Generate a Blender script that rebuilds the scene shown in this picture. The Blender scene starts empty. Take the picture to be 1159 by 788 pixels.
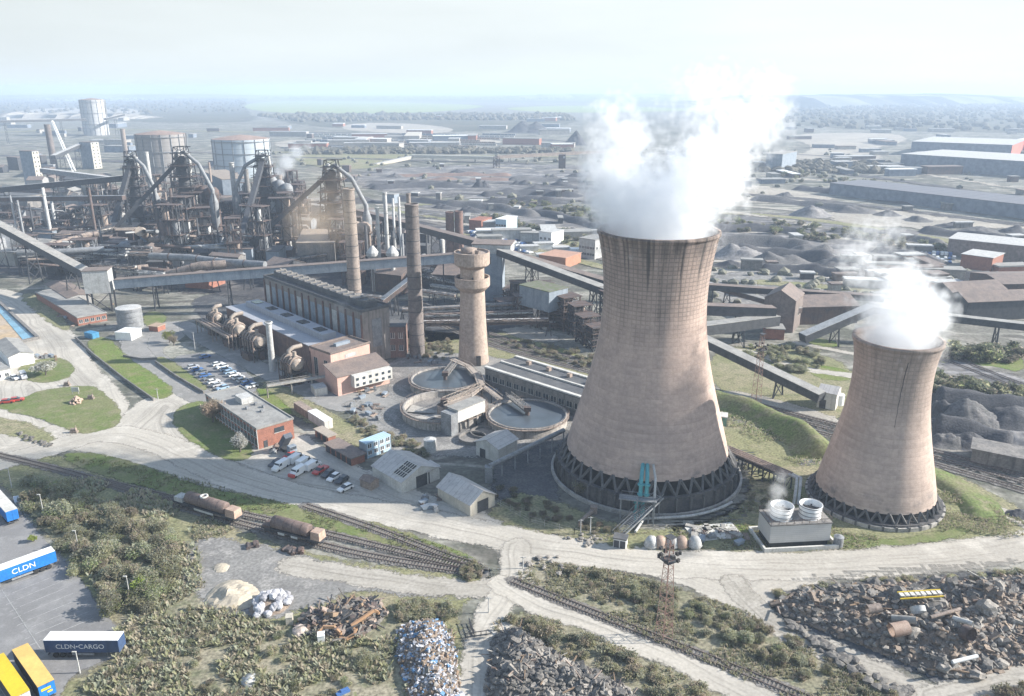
import bpy, bmesh, math, random
import numpy as np
from math import radians as R, sin, cos, pi, sqrt, atan2, hypot
from mathutils import Vector, Matrix, noise as mnoise
random.seed(7)
S = bpy.context.scene
COL = S.collection
# ------------------------------------------------------------------ camera, sky, sun, exposure
CAM_H = 100.0
FPX, CX, CY = 901.0, 579.5, 394.0           # the photograph's own frame: 1159 x 788
PITCH = math.atan(294.0 / 901.0)
cd = bpy.data.cameras.new("camera"); cam = bpy.data.objects.new("camera", cd); COL.objects.link(cam)
cam.location = (0, 0, CAM_H); cam.rotation_euler = (pi / 2 - PITCH, 0, 0)
cd.sensor_width = 36; cd.lens = 36 * FPX / 1159.0; cd.clip_start = 0.5; cd.clip_end = 60000
S.camera = cam
SUN_EL, SUN_AZ = R(27), R(86.5)                # azimuth clockwise from +Y (the viewing direction)
w = bpy.data.worlds.new("World"); S.world = w; w.use_nodes = True
nt = w.node_tree
sky = nt.nodes.new("ShaderNodeTexSky"); sky.sky_type = 'NISHITA'; sky.sun_disc = False
sky.sun_elevation = SUN_EL; sky.sun_rotation = SUN_AZ; sky.altitude = 100; sky.air_density = 1.0
sky.dust_density = 0.6; sky.ozone_density = 1.6
bg = nt.nodes["Background"]; bg.inputs[1].default_value = 0.12
_n = nt.nodes
# thin high haze: the clear-sky radiance is softened and levelled, a little brighter on the sun's side
hs = _n.new("ShaderNodeHueSaturation"); hs.inputs["Saturation"].default_value = .85; nt.links.new(sky.outputs[0], hs.inputs["Color"])
tcw = _n.new("ShaderNodeTexCoord"); sx = _n.new("ShaderNodeSeparateXYZ"); nt.links.new(tcw.outputs["Generated"], sx.inputs[0])
mp = _n.new("ShaderNodeMapping"); mp.inputs[3].default_value = (1.5, 1.5, 9); nt.links.new(tcw.outputs["Generated"], mp.inputs[0])
cn = _n.new("ShaderNodeTexNoise"); cn.inputs["Scale"].default_value = 1.6; cn.inputs["Detail"].default_value = 5; nt.links.new(mp.outputs[0], cn.inputs["Vector"])
m1 = _n.new("ShaderNodeMapRange"); m1.inputs[1].default_value = -.6; m1.inputs[2].default_value = .8; m1.inputs[3].default_value = .93; m1.inputs[4].default_value = 1.22; nt.links.new(sx.outputs[0], m1.inputs[0])
m2 = _n.new("ShaderNodeMapRange"); m2.inputs[1].default_value = .3; m2.inputs[2].default_value = .7; m2.inputs[3].default_value = .92; m2.inputs[4].default_value = 1.06; nt.links.new(cn.outputs[0], m2.inputs[0])
mm = _n.new("ShaderNodeMath"); mm.operation = 'MULTIPLY'; nt.links.new(m1.outputs[0], mm.inputs[0]); nt.links.new(m2.outputs[0], mm.inputs[1])
lim = _n.new("ShaderNodeVectorMath"); lim.operation = 'SCALE'; lim.inputs[0].default_value = (2.84, 3.06, 3.08); nt.links.new(mm.outputs[0], lim.inputs[3])
mn = _n.new("ShaderNodeVectorMath"); mn.operation = 'MINIMUM'; nt.links.new(hs.outputs[0], mn.inputs[0]); nt.links.new(lim.outputs[0], mn.inputs[1])
nt.links.new(mn.outputs[0], bg.inputs[0])
ld = bpy.data.lights.new("sun", 'SUN'); ld.energy = 4.4; ld.angle = R(0.5); ld.color = (1.0, 0.945, 0.865)
sun = bpy.data.objects.new("sun", ld); COL.objects.link(sun)
sv = Vector((sin(SUN_AZ) * cos(SUN_EL), cos(SUN_AZ) * cos(SUN_EL), sin(SUN_EL)))
sun.rotation_euler = sv.to_track_quat('Z', 'Y').to_euler(); sun.location = sv * 400
S.view_settings.view_transform = 'Standard'; S.view_settings.look = 'None'
S.view_settings.gamma = 1; S.view_settings.use_curve_mapping = False
S.view_settings.exposure = 1.34
S.cycles.use_denoising = True
S.cycles.max_bounces = 20; S.cycles.diffuse_bounces = 3; S.cycles.glossy_bounces = 2
S.cycles.transmission_bounces = 2; S.cycles.volume_bounces = 9; S.cycles.transparent_max_bounces = 12
S.cycles.volume_max_steps = 200; S.cycles.volume_step_rate = 0.6
S.cycles.use_adaptive_sampling = True; S.cycles.adaptive_threshold = 0.02
HAZE_DENSITY = 0.00021

# ------------------------------------------------------------------ places: photo pixel -> point of the site
_f = Vector((0, cos(PITCH), -sin(PITCH))); _u = Vector((0, sin(PITCH), cos(PITCH)))
def ray(px, py):
    return Vector(((px - CX) / FPX, 0, 0)) + _u * (-(py - CY) / FPX) + _f
def G(px, py, z=0.0):
    d = ray(px, py); t = (z - CAM_H) / d.z
    return Vector((d.x * t, d.y * t, z))
def at_dist(px, py, D):
    d = ray(px, py); t = D / d.y
    return Vector((d.x * t, D, CAM_H + d.z * t))
def top_z(px, py_base, py_top):
    return at_dist(px, py_top, G(px, py_base).y).z
def mpp(py):                                 # metres per photo pixel at ground row py
    g = G(CX, py); return (g.y * cos(PITCH) + CAM_H * sin(PITCH)) / FPX

# ------------------------------------------------------------------ materials
MATS = {}
class NB:
    def __init__(s, tree): s.t = tree; s.n = tree.nodes; s.l = tree.links
    def node(s, typ, **kw):
        n = s.n.new(typ)
        for k, v in kw.items(): setattr(n, k, v)
        return n
    def put(s, sock, v):
        if isinstance(v, bpy.types.NodeSocket): s.l.new(v, sock)
        elif v is not None:
            if isinstance(v, (tuple, list)) and len(v) == 3 and len(sock.default_value) == 4: v = (*v, 1)
            sock.default_value = v
    def math(s, op, a, b=None, c=None, clamp=False):
        n = s.node("ShaderNodeMath", operation=op, use_clamp=clamp)
        s.put(n.inputs[0], a); s.put(n.inputs[1], b); s.put(n.inputs[2], c); return n.outputs[0]
    def vmath(s, op, a, b=None):
        n = s.node("ShaderNodeVectorMath", operation=op); s.put(n.inputs[0], a)
        if b is not None: s.put(n.inputs[1], b)
        return n.outputs[1] if op in ('LENGTH', 'DISTANCE') else n.outputs[0]
    def noise(s, vec, scale, detail=4, rough=.55, col=False):
        n = s.node("ShaderNodeTexNoise"); s.put(n.inputs["Vector"], vec)
        n.inputs["Scale"].default_value = scale; n.inputs["Detail"].default_value = detail; n.inputs["Roughness"].default_value = rough
        return n.outputs[1] if col else n.outputs[0]
    def ramp(s, v, a, b, lo=0., hi=1.):
        n = s.node("ShaderNodeMapRange", interpolation_type='SMOOTHSTEP'); s.put(n.inputs[0], v)
        s.put(n.inputs[1], a); s.put(n.inputs[2], b); s.put(n.inputs[3], lo); s.put(n.inputs[4], hi); return n.outputs[0]
    def mix(s, f, a, b, blend='MIX'):
        n = s.node("ShaderNodeMix", data_type='RGBA', blend_type=blend)
        s.put(n.inputs[0], f); s.put(n.inputs[6], a); s.put(n.inputs[7], b); return n.outputs[2]
    def scale(s, vec, v3):
        n = s.node("ShaderNodeMapping"); s.put(n.inputs[0], vec); n.inputs[3].default_value = v3; return n.outputs[0]
def newmat(name):
    m = bpy.data.materials.new(name); m.use_nodes = True
    nb = NB(m.node_tree); bs = nb.n["Principled BSDF"]; MATS[name] = m
    return m, nb, bs
def mat(name, c, c2=None, var=.22, scale=.5, rough=.8, metal=0., streak=0., c3=None, bump=0., spec=.3):
    """weathered surface: base colour with blotches of a second colour, fine grain, and vertical streaks of a third"""
    if name in MATS: return MATS[name]
    m, nb, bs = newmat(name)
    geo = nb.node("ShaderNodeNewGeometry").outputs["Position"]
    n1 = nb.noise(geo, scale, 5, .6); n2 = nb.noise(geo, scale * 7, 3, .6)
    c2 = c2 or tuple(x * .7 for x in c)
    col = nb.mix(nb.ramp(n1, .38, .66), c, c2)
    if streak:
        st = nb.noise(nb.scale(geo, (1, 1, .06)), scale * 3, 4, .6)
        col = nb.mix(nb.math('MULTIPLY', nb.ramp(st, .5, .72), streak), col, c3 or tuple(x * .35 for x in c))
    g = nb.ramp(n2, .25, .75, 1 - var, 1 + var)
    col = nb.mix(1.0, col, nb.node("ShaderNodeCombineColor").outputs[0], 'MULTIPLY') if False else col
    v = nb.node("ShaderNodeHueSaturation"); nb.put(v.inputs["Value"], g); nb.put(v.inputs["Color"], col)
    nb.put(bs.inputs["Base Color"], v.outputs[0])
    bs.inputs["Roughness"].default_value = rough; bs.inputs["Metallic"].default_value = metal
    bs.inputs["Specular IOR Level"].default_value = spec
    if bump:
        b = nb.node("ShaderNodeBump"); b.inputs["Strength"].default_value = bump; b.inputs["Distance"].default_value = .3
        nb.put(b.inputs["Height"], n2); nb.put(bs.inputs["Normal"], b.outputs[0])
    return m
def ribmat(name, c, c2, pitch=1.2, rough=.6, metal=0., axis='xy', dirt=.5, c3=None):
    """corrugated or panelled sheet: fine seams every `pitch` metres plus dirt"""
    if name in MATS: return MATS[name]
    m, nb, bs = newmat(name)
    oc = nb.node("ShaderNodeTexCoord").outputs["Object"]
    geo = nb.node("ShaderNodeNewGeometry").outputs["Position"]
    sep = nb.node("ShaderNodeSeparateXYZ"); nb.put(sep.inputs[0], oc)
    a = sep.outputs[0] if 'x' in axis else sep.outputs[2]
    def seam(v):
        fr = nb.math('FRACT', nb.math('DIVIDE', v, pitch)); return nb.math('LESS_THAN', fr, .14)
    k = seam(a)
    if 'y' in axis: k = nb.math('MAXIMUM', k, seam(sep.outputs[1]))
    if 'z' in axis: k = nb.math('MAXIMUM', k, seam(sep.outputs[2]))
    n1 = nb.noise(geo, .35, 5, .6); n2 = nb.noise(nb.scale(geo, (1, 1, .12)), 1.4, 4, .6)
    col = nb.mix(nb.math('MULTIPLY', nb.ramp(n1, .4, .65), dirt), c, c2)
    col = nb.mix(nb.math('MULTIPLY', nb.ramp(n2, .5, .75), dirt), col, c3 or c2)
    col = nb.mix(nb.math('MULTIPLY', k, .35), col, tuple(x * .45 for x in c))
    nb.put(bs.inputs["Base Color"], col); bs.inputs["Roughness"].default_value = rough; bs.inputs["Metallic"].default_value = metal
    bs.inputs["Specular IOR Level"].default_value = .3
    return m
def groundmat(name, c1, c2, c3, s1=.03, s2=.4, s3=2.5, edge=1.5, tracks=0, speck=.3, amount=1.0, trails=0):
    """ground cover with patches; fades raggedly into what lies under it along its own edge"""
    if name in MATS: return MATS[name]
    m, nb, bs = newmat(name)
    geo = nb.node("ShaderNodeNewGeometry").outputs["Position"]
    n1 = nb.noise(geo, s1, 5, .62); n2 = nb.noise(geo, s2, 5, .62); n3 = nb.noise(geo, s3, 3, .6)
    col = nb.mix(nb.ramp(n1, .38, .62), c1, c2)
    col = nb.mix(nb.ramp(n2, .46, .68), col, c3)
    if trails:      # worn vehicle trails and scrapes, winding pale and dark lines
        for sc_, wd_, cc in ((.006, .012, tuple(min(.42, x * 2.3) for x in c1)), (.011, .014, tuple(x * .4 for x in c1)), (.02, .02, tuple(min(.40, x * 2.0) for x in c1))):
            nz = nb.noise(nb.scale(geo, (.55, 1.5, 1)), sc_, 3, .5); ln = nb.ramp(nb.math('ABSOLUTE', nb.math('SUBTRACT', nz, .5)), wd_ * .5, wd_ * 1.3, 1, 0)
            col = nb.mix(nb.math('MULTIPLY', nb.math('MULTIPLY', ln, nb.ramp(n2, .3, .6)), trails), col, cc)
        pt = nb.noise(nb.scale(geo, (.5, 1.2, 1)), .05, 5, .7); col = nb.mix(nb.math('MULTIPLY', nb.ramp(pt, .56, .66), trails * .8), col, tuple(x * .45 for x in c1)); col = nb.mix(nb.math('MULTIPLY', nb.ramp(pt, .42, .34), trails * .7), col, tuple(min(.36, x * 1.9) for x in c1))
    at = nb.node("ShaderNodeAttribute", attribute_name="edge")
    if tracks:
        ac = nb.node("ShaderNodeAttribute", attribute_name="across").outputs["Fac"]
        cv = nb.node("ShaderNodeCombineXYZ"); nb.put(cv.inputs[0], ac)
        wob = nb.math('MULTIPLY', nb.noise(geo, .03, 2), 7.0)
        nb.put(cv.inputs[0], nb.math('ADD', ac, wob))
        al = nb.noise(geo, .02, 2); nb.put(cv.inputs[1], nb.math('MULTIPLY', al, 3.0))
        tr = nb.noise(cv.outputs[0], .9, 4, .65)
        col = nb.mix(nb.math('MULTIPLY', nb.ramp(tr, .45, .7), tracks), col, tuple(x * .58 for x in c1))
    g = nb.ramp(n3, .25, .75, 1 - speck, 1 + speck)
    v = nb.node("ShaderNodeHueSaturation"); nb.put(v.inputs["Value"], g); nb.put(v.inputs["Color"], col)
    nb.put(bs.inputs["Base Color"], v.outputs[0]); bs.inputs["Roughness"].default_value = .95
    bs.inputs["Specular IOR Level"].default_value = .15
    if edge:
        e = nb.math('ADD', at.outputs["Fac"], nb.math('MULTIPLY', nb.math('SUBTRACT', n2, .5), edge * 3.2))
        e = nb.math('ADD', e, nb.math('MULTIPLY', nb.math('SUBTRACT', n3, .5), edge * 1.2))
        al = nb.math('MULTIPLY', nb.ramp(e, -edge * .35, edge * .35), amount)
        nb.put(bs.inputs["Alpha"], al)
    return m

# ------------------------------------------------------------------ mesh building
class MB:
    def __init__(s): s.v = []; s.f = []; s.mi = []; s.sm = []; s.mats = []; s.cur = 0; s.smooth = False
    def use(s, m):
        if m not in s.mats: s.mats.append(m)
        s.cur = s.mats.index(m); return s
    def add(s, vs, fs, smooth=None):
        b = len(s.v); s.v.extend([tuple(p) for p in vs])
        for f in fs:
            s.f.append([b + i for i in f]); s.mi.append(s.cur); s.sm.append(s.smooth if smooth is None else smooth)
    def box(s, cx, cy, z0, sx, sy, sz, rot=0., taper=1.):
        c, n = cos(rot), sin(rot); vs = []
        for z, k in ((z0, 1.), (z0 + sz, taper)):
            for x, y in ((-1, -1), (1, -1), (1, 1), (-1, 1)):
                X, Y = x * sx / 2 * k, y * sy / 2 * k
                vs.append((cx + c * X - n * Y, cy + n * X + c * Y, z))
        s.add(vs, [(3, 2, 1, 0), (4, 5, 6, 7), (0, 1, 5, 4), (1, 2, 6, 5), (2, 3, 7, 6), (3, 0, 4, 7)], False)
    def beam(s, p, q, wd, ht=None, up=(0, 0, 1)):
        p, q = Vector(p), Vector(q); d = q - p
        if d.length < 1e-6: return
        ht = ht or wd; d.normalize(); u = Vector(up)
        if abs(d.dot(u)) > .98: u = Vector((1, 0, 0))
        a = d.cross(u).normalized(); b = a.cross(d).normalized(); vs = []
        for o in (p, q):
            for x, y in ((-1, -1), (1, -1), (1, 1), (-1, 1)): vs.append(o + a * (x * wd / 2) + b * (y * ht / 2))
        s.add(vs, [(3, 2, 1, 0), (4, 5, 6, 7), (0, 1, 5, 4), (1, 2, 6, 5), (2, 3, 7, 6), (3, 0, 4, 7)], False)
    def tube(s, pts, r, n=8, cap=True):
        pts = [Vector(p) for p in pts]; rs = r if isinstance(r, (list, tuple)) else [r] * len(pts)
        rings = []; ref = None
        for i, p in enumerate(pts):
            d = (pts[min(i + 1, len(pts) - 1)] - pts[max(i - 1, 0)])
            d = d.normalized() if d.length > 1e-9 else Vector((0, 0, 1))
            u = Vector((0, 0, 1)) if abs(d.z) < .95 else Vector((1, 0, 0))
            if ref is not None: u = ref
            a = d.cross(u)
            if a.length < 1e-4: a = d.cross(Vector((.3, 1, .2)))
            a.normalize(); b = a.cross(d).normalized(); ref = b
            rings.append([p + (a * cos(2 * pi * k / n) + b * sin(2 * pi * k / n)) * rs[i] for k in range(n)])
        vs = [v for rg in rings for v in rg]; fs = []
        for i in range(len(pts) - 1):
            for k in range(n):
                k2 = (k + 1) % n; fs.append((i * n + k, (i + 1) * n + k, (i + 1) * n + k2, i * n + k2))
        s.add(vs, fs, True)
        if cap:
            s.add(rings[0], [tuple(range(n))], False); s.add(rings[-1], [tuple(range(n - 1, -1, -1))], False)
    def lathe(s, prof, n=24, c=(0, 0, 0), smooth=True, cap=False):
        vs = [(c[0] + r * cos(2 * pi * k / n), c[1] + r * sin(2 * pi * k / n), c[2] + z) for r, z in prof for k in range(n)]
        fs = [(i * n + k, i * n + (k + 1) % n, (i + 1) * n + (k + 1) % n, (i + 1) * n + k) for i in range(len(prof) - 1) for k in range(n)]
        s.add(vs, fs, smooth)
        if cap:
            m = len(prof) - 1; s.add(vs[m * n:], [tuple(range(n))], False)
    def prism(s, poly, z0, z1):
        n = len(poly); vs = [(p[0], p[1], z0) for p in poly] + [(p[0], p[1], z1) for p in poly]
        s.add(vs, [tuple(range(n - 1, -1, -1)), tuple(range(n, 2 * n))] + [(i, (i + 1) % n, n + (i + 1) % n, n + i) for i in range(n)], False)
    def quad(s, a, b, c, d): s.add([a, b, c, d], [(0, 1, 2, 3)], False)
    def blob(s, c, r, sq=1., seed=0, sub=1, rough=.25):
        """a lumpy boulder"""
        vs, fs = ICO[sub]; o = Vector((seed * 1.7, seed * 3.1, seed * .9))
        out = []
        for v in vs:
            k = 1 + rough * mnoise.noise(v * 1.7 + o) * 1.6; out.append((c[0] + v.x * r * k, c[1] + v.y * r * k, c[2] + v.z * r * k * sq))
        s.add(out, fs, False)
    def mesh(s, name):
        me = bpy.data.meshes.new(name); me.from_pydata(s.v, [], s.f)
        for m in s.mats: me.materials.append(m)
        me.polygons.foreach_set("material_index", s.mi); me.polygons.foreach_set("use_smooth", s.sm); me.update()
        return me
    def build(s, name, m=None, parent=None):
        if m is not None and not s.mats: s.mats = [m]
        o = bpy.data.objects.new(name, s.mesh(name)); COL.objects.link(o)
        if parent is not None: o.parent = parent
        return o
ICO = {}
for _sub in (1, 2, 3):
    _b = bmesh.new(); bmesh.ops.create_icosphere(_b, subdivisions=_sub, radius=1)
    ICO[_sub] = ([v.co.copy() for v in _b.verts], [tuple(v.index for v in f.verts) for f in _b.faces]); _b.free()
def tag(o, label=None, cat=None, group=None, kind=None):
    if label: o['label'] = label
    if cat: o['category'] = cat
    if group: o['group'] = group
    if kind: o['kind'] = kind
    return o
def thing(name, label, cat, loc=(0, 0, 0), rz=0., group=None):
    o = bpy.data.objects.new(name, None); COL.objects.link(o); o.empty_display_size = .5
    o.location = loc; o.rotation_euler = (0, 0, rz); return tag(o, label, cat, group)
def kids(o): return [c for c in KID.get(o.name, [])] if False else list(o.children)
def copy_tree(o, loc=None, rz=None, label=None, group=None, scale=None, parent=None, _t=True):
    c = o.copy(); COL.objects.link(c)
    if parent is not None: c.parent = parent
    for ch in list(o.children): copy_tree(ch, parent=c, _t=False)
    if loc is not None: c.location = loc
    if rz is not None: c.rotation_euler = (0, 0, rz)
    if scale is not None: c.scale = scale if isinstance(scale, (tuple, list)) else (scale,) * 3
    if label: c['label'] = label
    if group: c['group'] = group
    return c

# ------------------------------------------------------------------ ground sheets
def chaikin(p, it=2, closed=True):
    for _ in range(it):
        q = []; n = len(p)
        for i in range(n if closed else n - 1):
            a, b = p[i], p[(i + 1) % n]
            q += [(a[0] * .75 + b[0] * .25, a[1] * .75 + b[1] * .25), (a[0] * .25 + b[0] * .75, a[1] * .25 + b[1] * .75)]
        if not closed: q = [p[0]] + q + [p[-1]]
        p = q
    return p
def gpoly(px, smooth=2):
    q = [G(*p) for p in px]; q = [(v.x, v.y) for v in q]
    return chaikin(q, smooth) if smooth else q
def seg_dist(P, poly, closed):
    best = np.full(len(P), 1e9); side = np.zeros(len(P)); n = len(poly)
    for i in range(n if closed else n - 1):
        a = np.array(poly[i]); b = np.array(poly[(i + 1) % n]); d = b - a; L = (d @ d) or 1e-9
        t = np.clip(((P - a) @ d) / L, 0, 1); q = P - (a + t[:, None] * d)
        dist = np.hypot(q[:, 0], q[:, 1]); m = dist < best; best[m] = dist[m]
        side[m] = np.sign(d[0] * (P[m, 1] - a[1]) - d[1] * (P[m, 0] - a[0]))
    return best, side
def inside(P, poly):
    c = np.zeros(len(P), bool); n = len(poly)
    for i in range(n):
        x1, y1 = poly[i]; x2, y2 = poly[(i + 1) % n]
        if y1 == y2: continue
        m = ((y1 > P[:, 1]) != (y2 > P[:, 1])) & (P[:, 0] < (x2 - x1) * (P[:, 1] - y1) / (y2 - y1) + x1); c ^= m
    return c
def sheet(name, m, z, poly=None, line=None, width=8., res=1.5, margin=2., label=None, kind='structure', hfun=None, cat=None):
    pts = np.array(poly if poly is not None else line); pad = margin + (0 if poly is not None else max(width) / 2 if isinstance(width, (list, tuple)) else width / 2)
    lo = pts.min(0) - pad; hi = pts.max(0) + pad
    nx, ny = max(2, int((hi[0] - lo[0]) / res) + 2), max(2, int((hi[1] - lo[1]) / res) + 2)
    X, Y = np.meshgrid(lo[0] + np.arange(nx) * res, lo[1] + np.arange(ny) * res); P = np.stack([X.ravel(), Y.ravel()], 1)
    if poly is not None:
        d, sd = seg_dist(P, poly, True); sdv = np.where(inside(P, poly), d, -d); across = d
    else:
        d, sd = seg_dist(P, line, False); sdv = width / 2 - d; across = d * sd
    keep = (sdv > -margin).reshape(ny, nx)
    cell = keep[:-1, :-1] | keep[1:, :-1] | keep[:-1, 1:] | keep[1:, 1:]
    iy, ix = np.nonzero(cell); a = iy * nx + ix; quads = np.stack([a, a + 1, a + nx + 1, a + nx], 1)
    used, inv = np.unique(quads.ravel(), return_inverse=True); quads = inv.reshape(-1, 4)
    V = np.zeros((len(used), 3)); V[:, :2] = P[used]; V[:, 2] = z
    if hfun is not None: V[:, 2] += hfun(V[:, 0], V[:, 1])
    me = bpy.data.meshes.new(name); me.from_pydata(V.tolist(), [], quads.tolist())
    for nm, arr in (("edge", sdv), ("across", across)):
        at = me.attributes.new(nm, 'FLOAT', 'POINT'); at.data.foreach_set("value", np.ascontiguousarray(arr[used], dtype=np.float32))
    me.materials.append(m); me.update()
    o = bpy.data.objects.new(name, me); COL.objects.link(o)
    return tag(o, label, cat, kind=kind)
# ------------------------------------------------------------------ haze and steam
def haze():
    mb = MB(); mb.box(0, 11000, -3, 34000, 26000, 133)
    m = bpy.data.materials.new("haze_air"); m.use_nodes = True; t = m.node_tree; t.nodes.clear()
    out = t.nodes.new("ShaderNodeOutputMaterial"); v = t.nodes.new("ShaderNodeVolumePrincipled")
    v.inputs["Color"].default_value = (.62, .755, .95, 1); v.inputs["Density"].default_value = HAZE_DENSITY; v.inputs["Anisotropy"].default_value = .1
    t.links.new(v.outputs[0], out.inputs["Volume"])
    o = mb.build("haze", m); tag(o, "pale blue haze over the whole works", "haze", kind='stuff')
haze()
def steam(name, label, puffs, density, nscale=.12, amp=.55, soft=.45, color=(.95, .965, .985), det=5, warp=1.1):
    """a cloud whose density follows a chain of puffs (centre, radius, strength), broken up by noise"""
    base = Vector(puffs[0][0])
    m = bpy.data.materials.new(name + "_vapour"); m.use_nodes = True; t = m.node_tree; t.nodes.clear(); nb = NB(t)
    out = nb.node("ShaderNodeOutputMaterial"); v = nb.node("ShaderNodeVolumePrincipled")
    oc = nb.node("ShaderNodeTexCoord").outputs["Object"]
    nz = nb.noise(oc, nscale, det, .62, col=True)
    dv = nb.vmath('SUBTRACT', nz, (.5, .5, .5)); sc = nb.node("ShaderNodeVectorMath", operation='SCALE'); nb.put(sc.inputs[0], dv)
    sc.inputs[3].default_value = warp / nscale
    p = nb.vmath('ADD', oc, sc.outputs[0]); cur = None
    n2 = nb.noise(oc, nscale * 2.3, det, .6)
    for c, r, st in puffs:
        d = nb.vmath('DISTANCE', p, tuple(Vector(c) - base))
        f = nb.math('MULTIPLY', nb.math('SUBTRACT', 1.0, nb.math('DIVIDE', d, r)), st)
        cur = f if cur is None else nb.math('MAXIMUM', cur, f)
    k = nb.math('ADD', cur, nb.math('MULTIPLY', nb.math('SUBTRACT', n2, .52), amp))
    dens = nb.math('MULTIPLY', nb.ramp(k, 0.0, soft), density)
    nb.put(v.inputs["Density"], dens); v.inputs["Color"].default_value = (*color, 1); v.inputs["Anisotropy"].default_value = .2
    nb.l.new(v.outputs[0], out.inputs["Volume"])
    bm = bmesh.new()
    for c, r, st in puffs:
        for q in ICO[1][0]: bm.verts.new(Vector(c) - base + q * r * 1.12)
    h = bmesh.ops.convex_hull(bm, input=bm.verts); bmesh.ops.delete(bm, geom=[g for g in h['geom_interior'] if isinstance(g, bmesh.types.BMVert)], context='VERTS')
    me = bpy.data.meshes.new(name); bm.to_mesh(me); bm.free(); me.materials.append(m)
    o = bpy.data.objects.new(name, me); COL.objects.link(o); o.location = base
    return tag(o, label, "steam", kind='stuff')
def P3(px, py, D): return at_dist(px, py, D)
steam("steam_plume", "thick white steam boiling out of the taller cooling tower",
      [(P3(745, 262, 198), 15.5, 1.3), (P3(715, 262, 198), 8, 1.0), (P3(775, 262, 198), 9, 1.0), (P3(712, 228, 198), 13, .9), (P3(765, 228, 196), 14, .9), (P3(795, 205, 196), 12.5, .85),
       (P3(698, 200, 200), 11, .9), (P3(712, 168, 203), 9, .6), (P3(815, 172, 202), 11, .65), (P3(832, 145, 207), 9, .38), (P3(768, 195, 205), 7, .6),
       (P3(860, 140, 212), 10, .45), (P3(694, 142, 208), 9, .32), (P3(800, 118, 214), 11, .26), (P3(868, 112, 216), 9, .24)], .17, nscale=.17, amp=1.5, soft=.42, warp=3.0, det=7)
steam("steam_plume", "thin white steam drifting off the shorter cooling tower",
      [(P3(1020, 382, 182), 11.5, 1.1), (P3(1042, 352, 183), 9.5, .9), (P3(1005, 350, 184), 9, .8), (P3(1060, 365, 181), 6, .8), (P3(1022, 325, 186), 9, .7), (P3(985, 312, 190), 7, .45),
       (P3(968, 288, 196), 7, .36), (P3(985, 268, 202), 7, .32), (P3(1010, 262, 206), 6, .28)], .15, nscale=.2, amp=1.4, soft=.55, warp=2.8, det=7)
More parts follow.
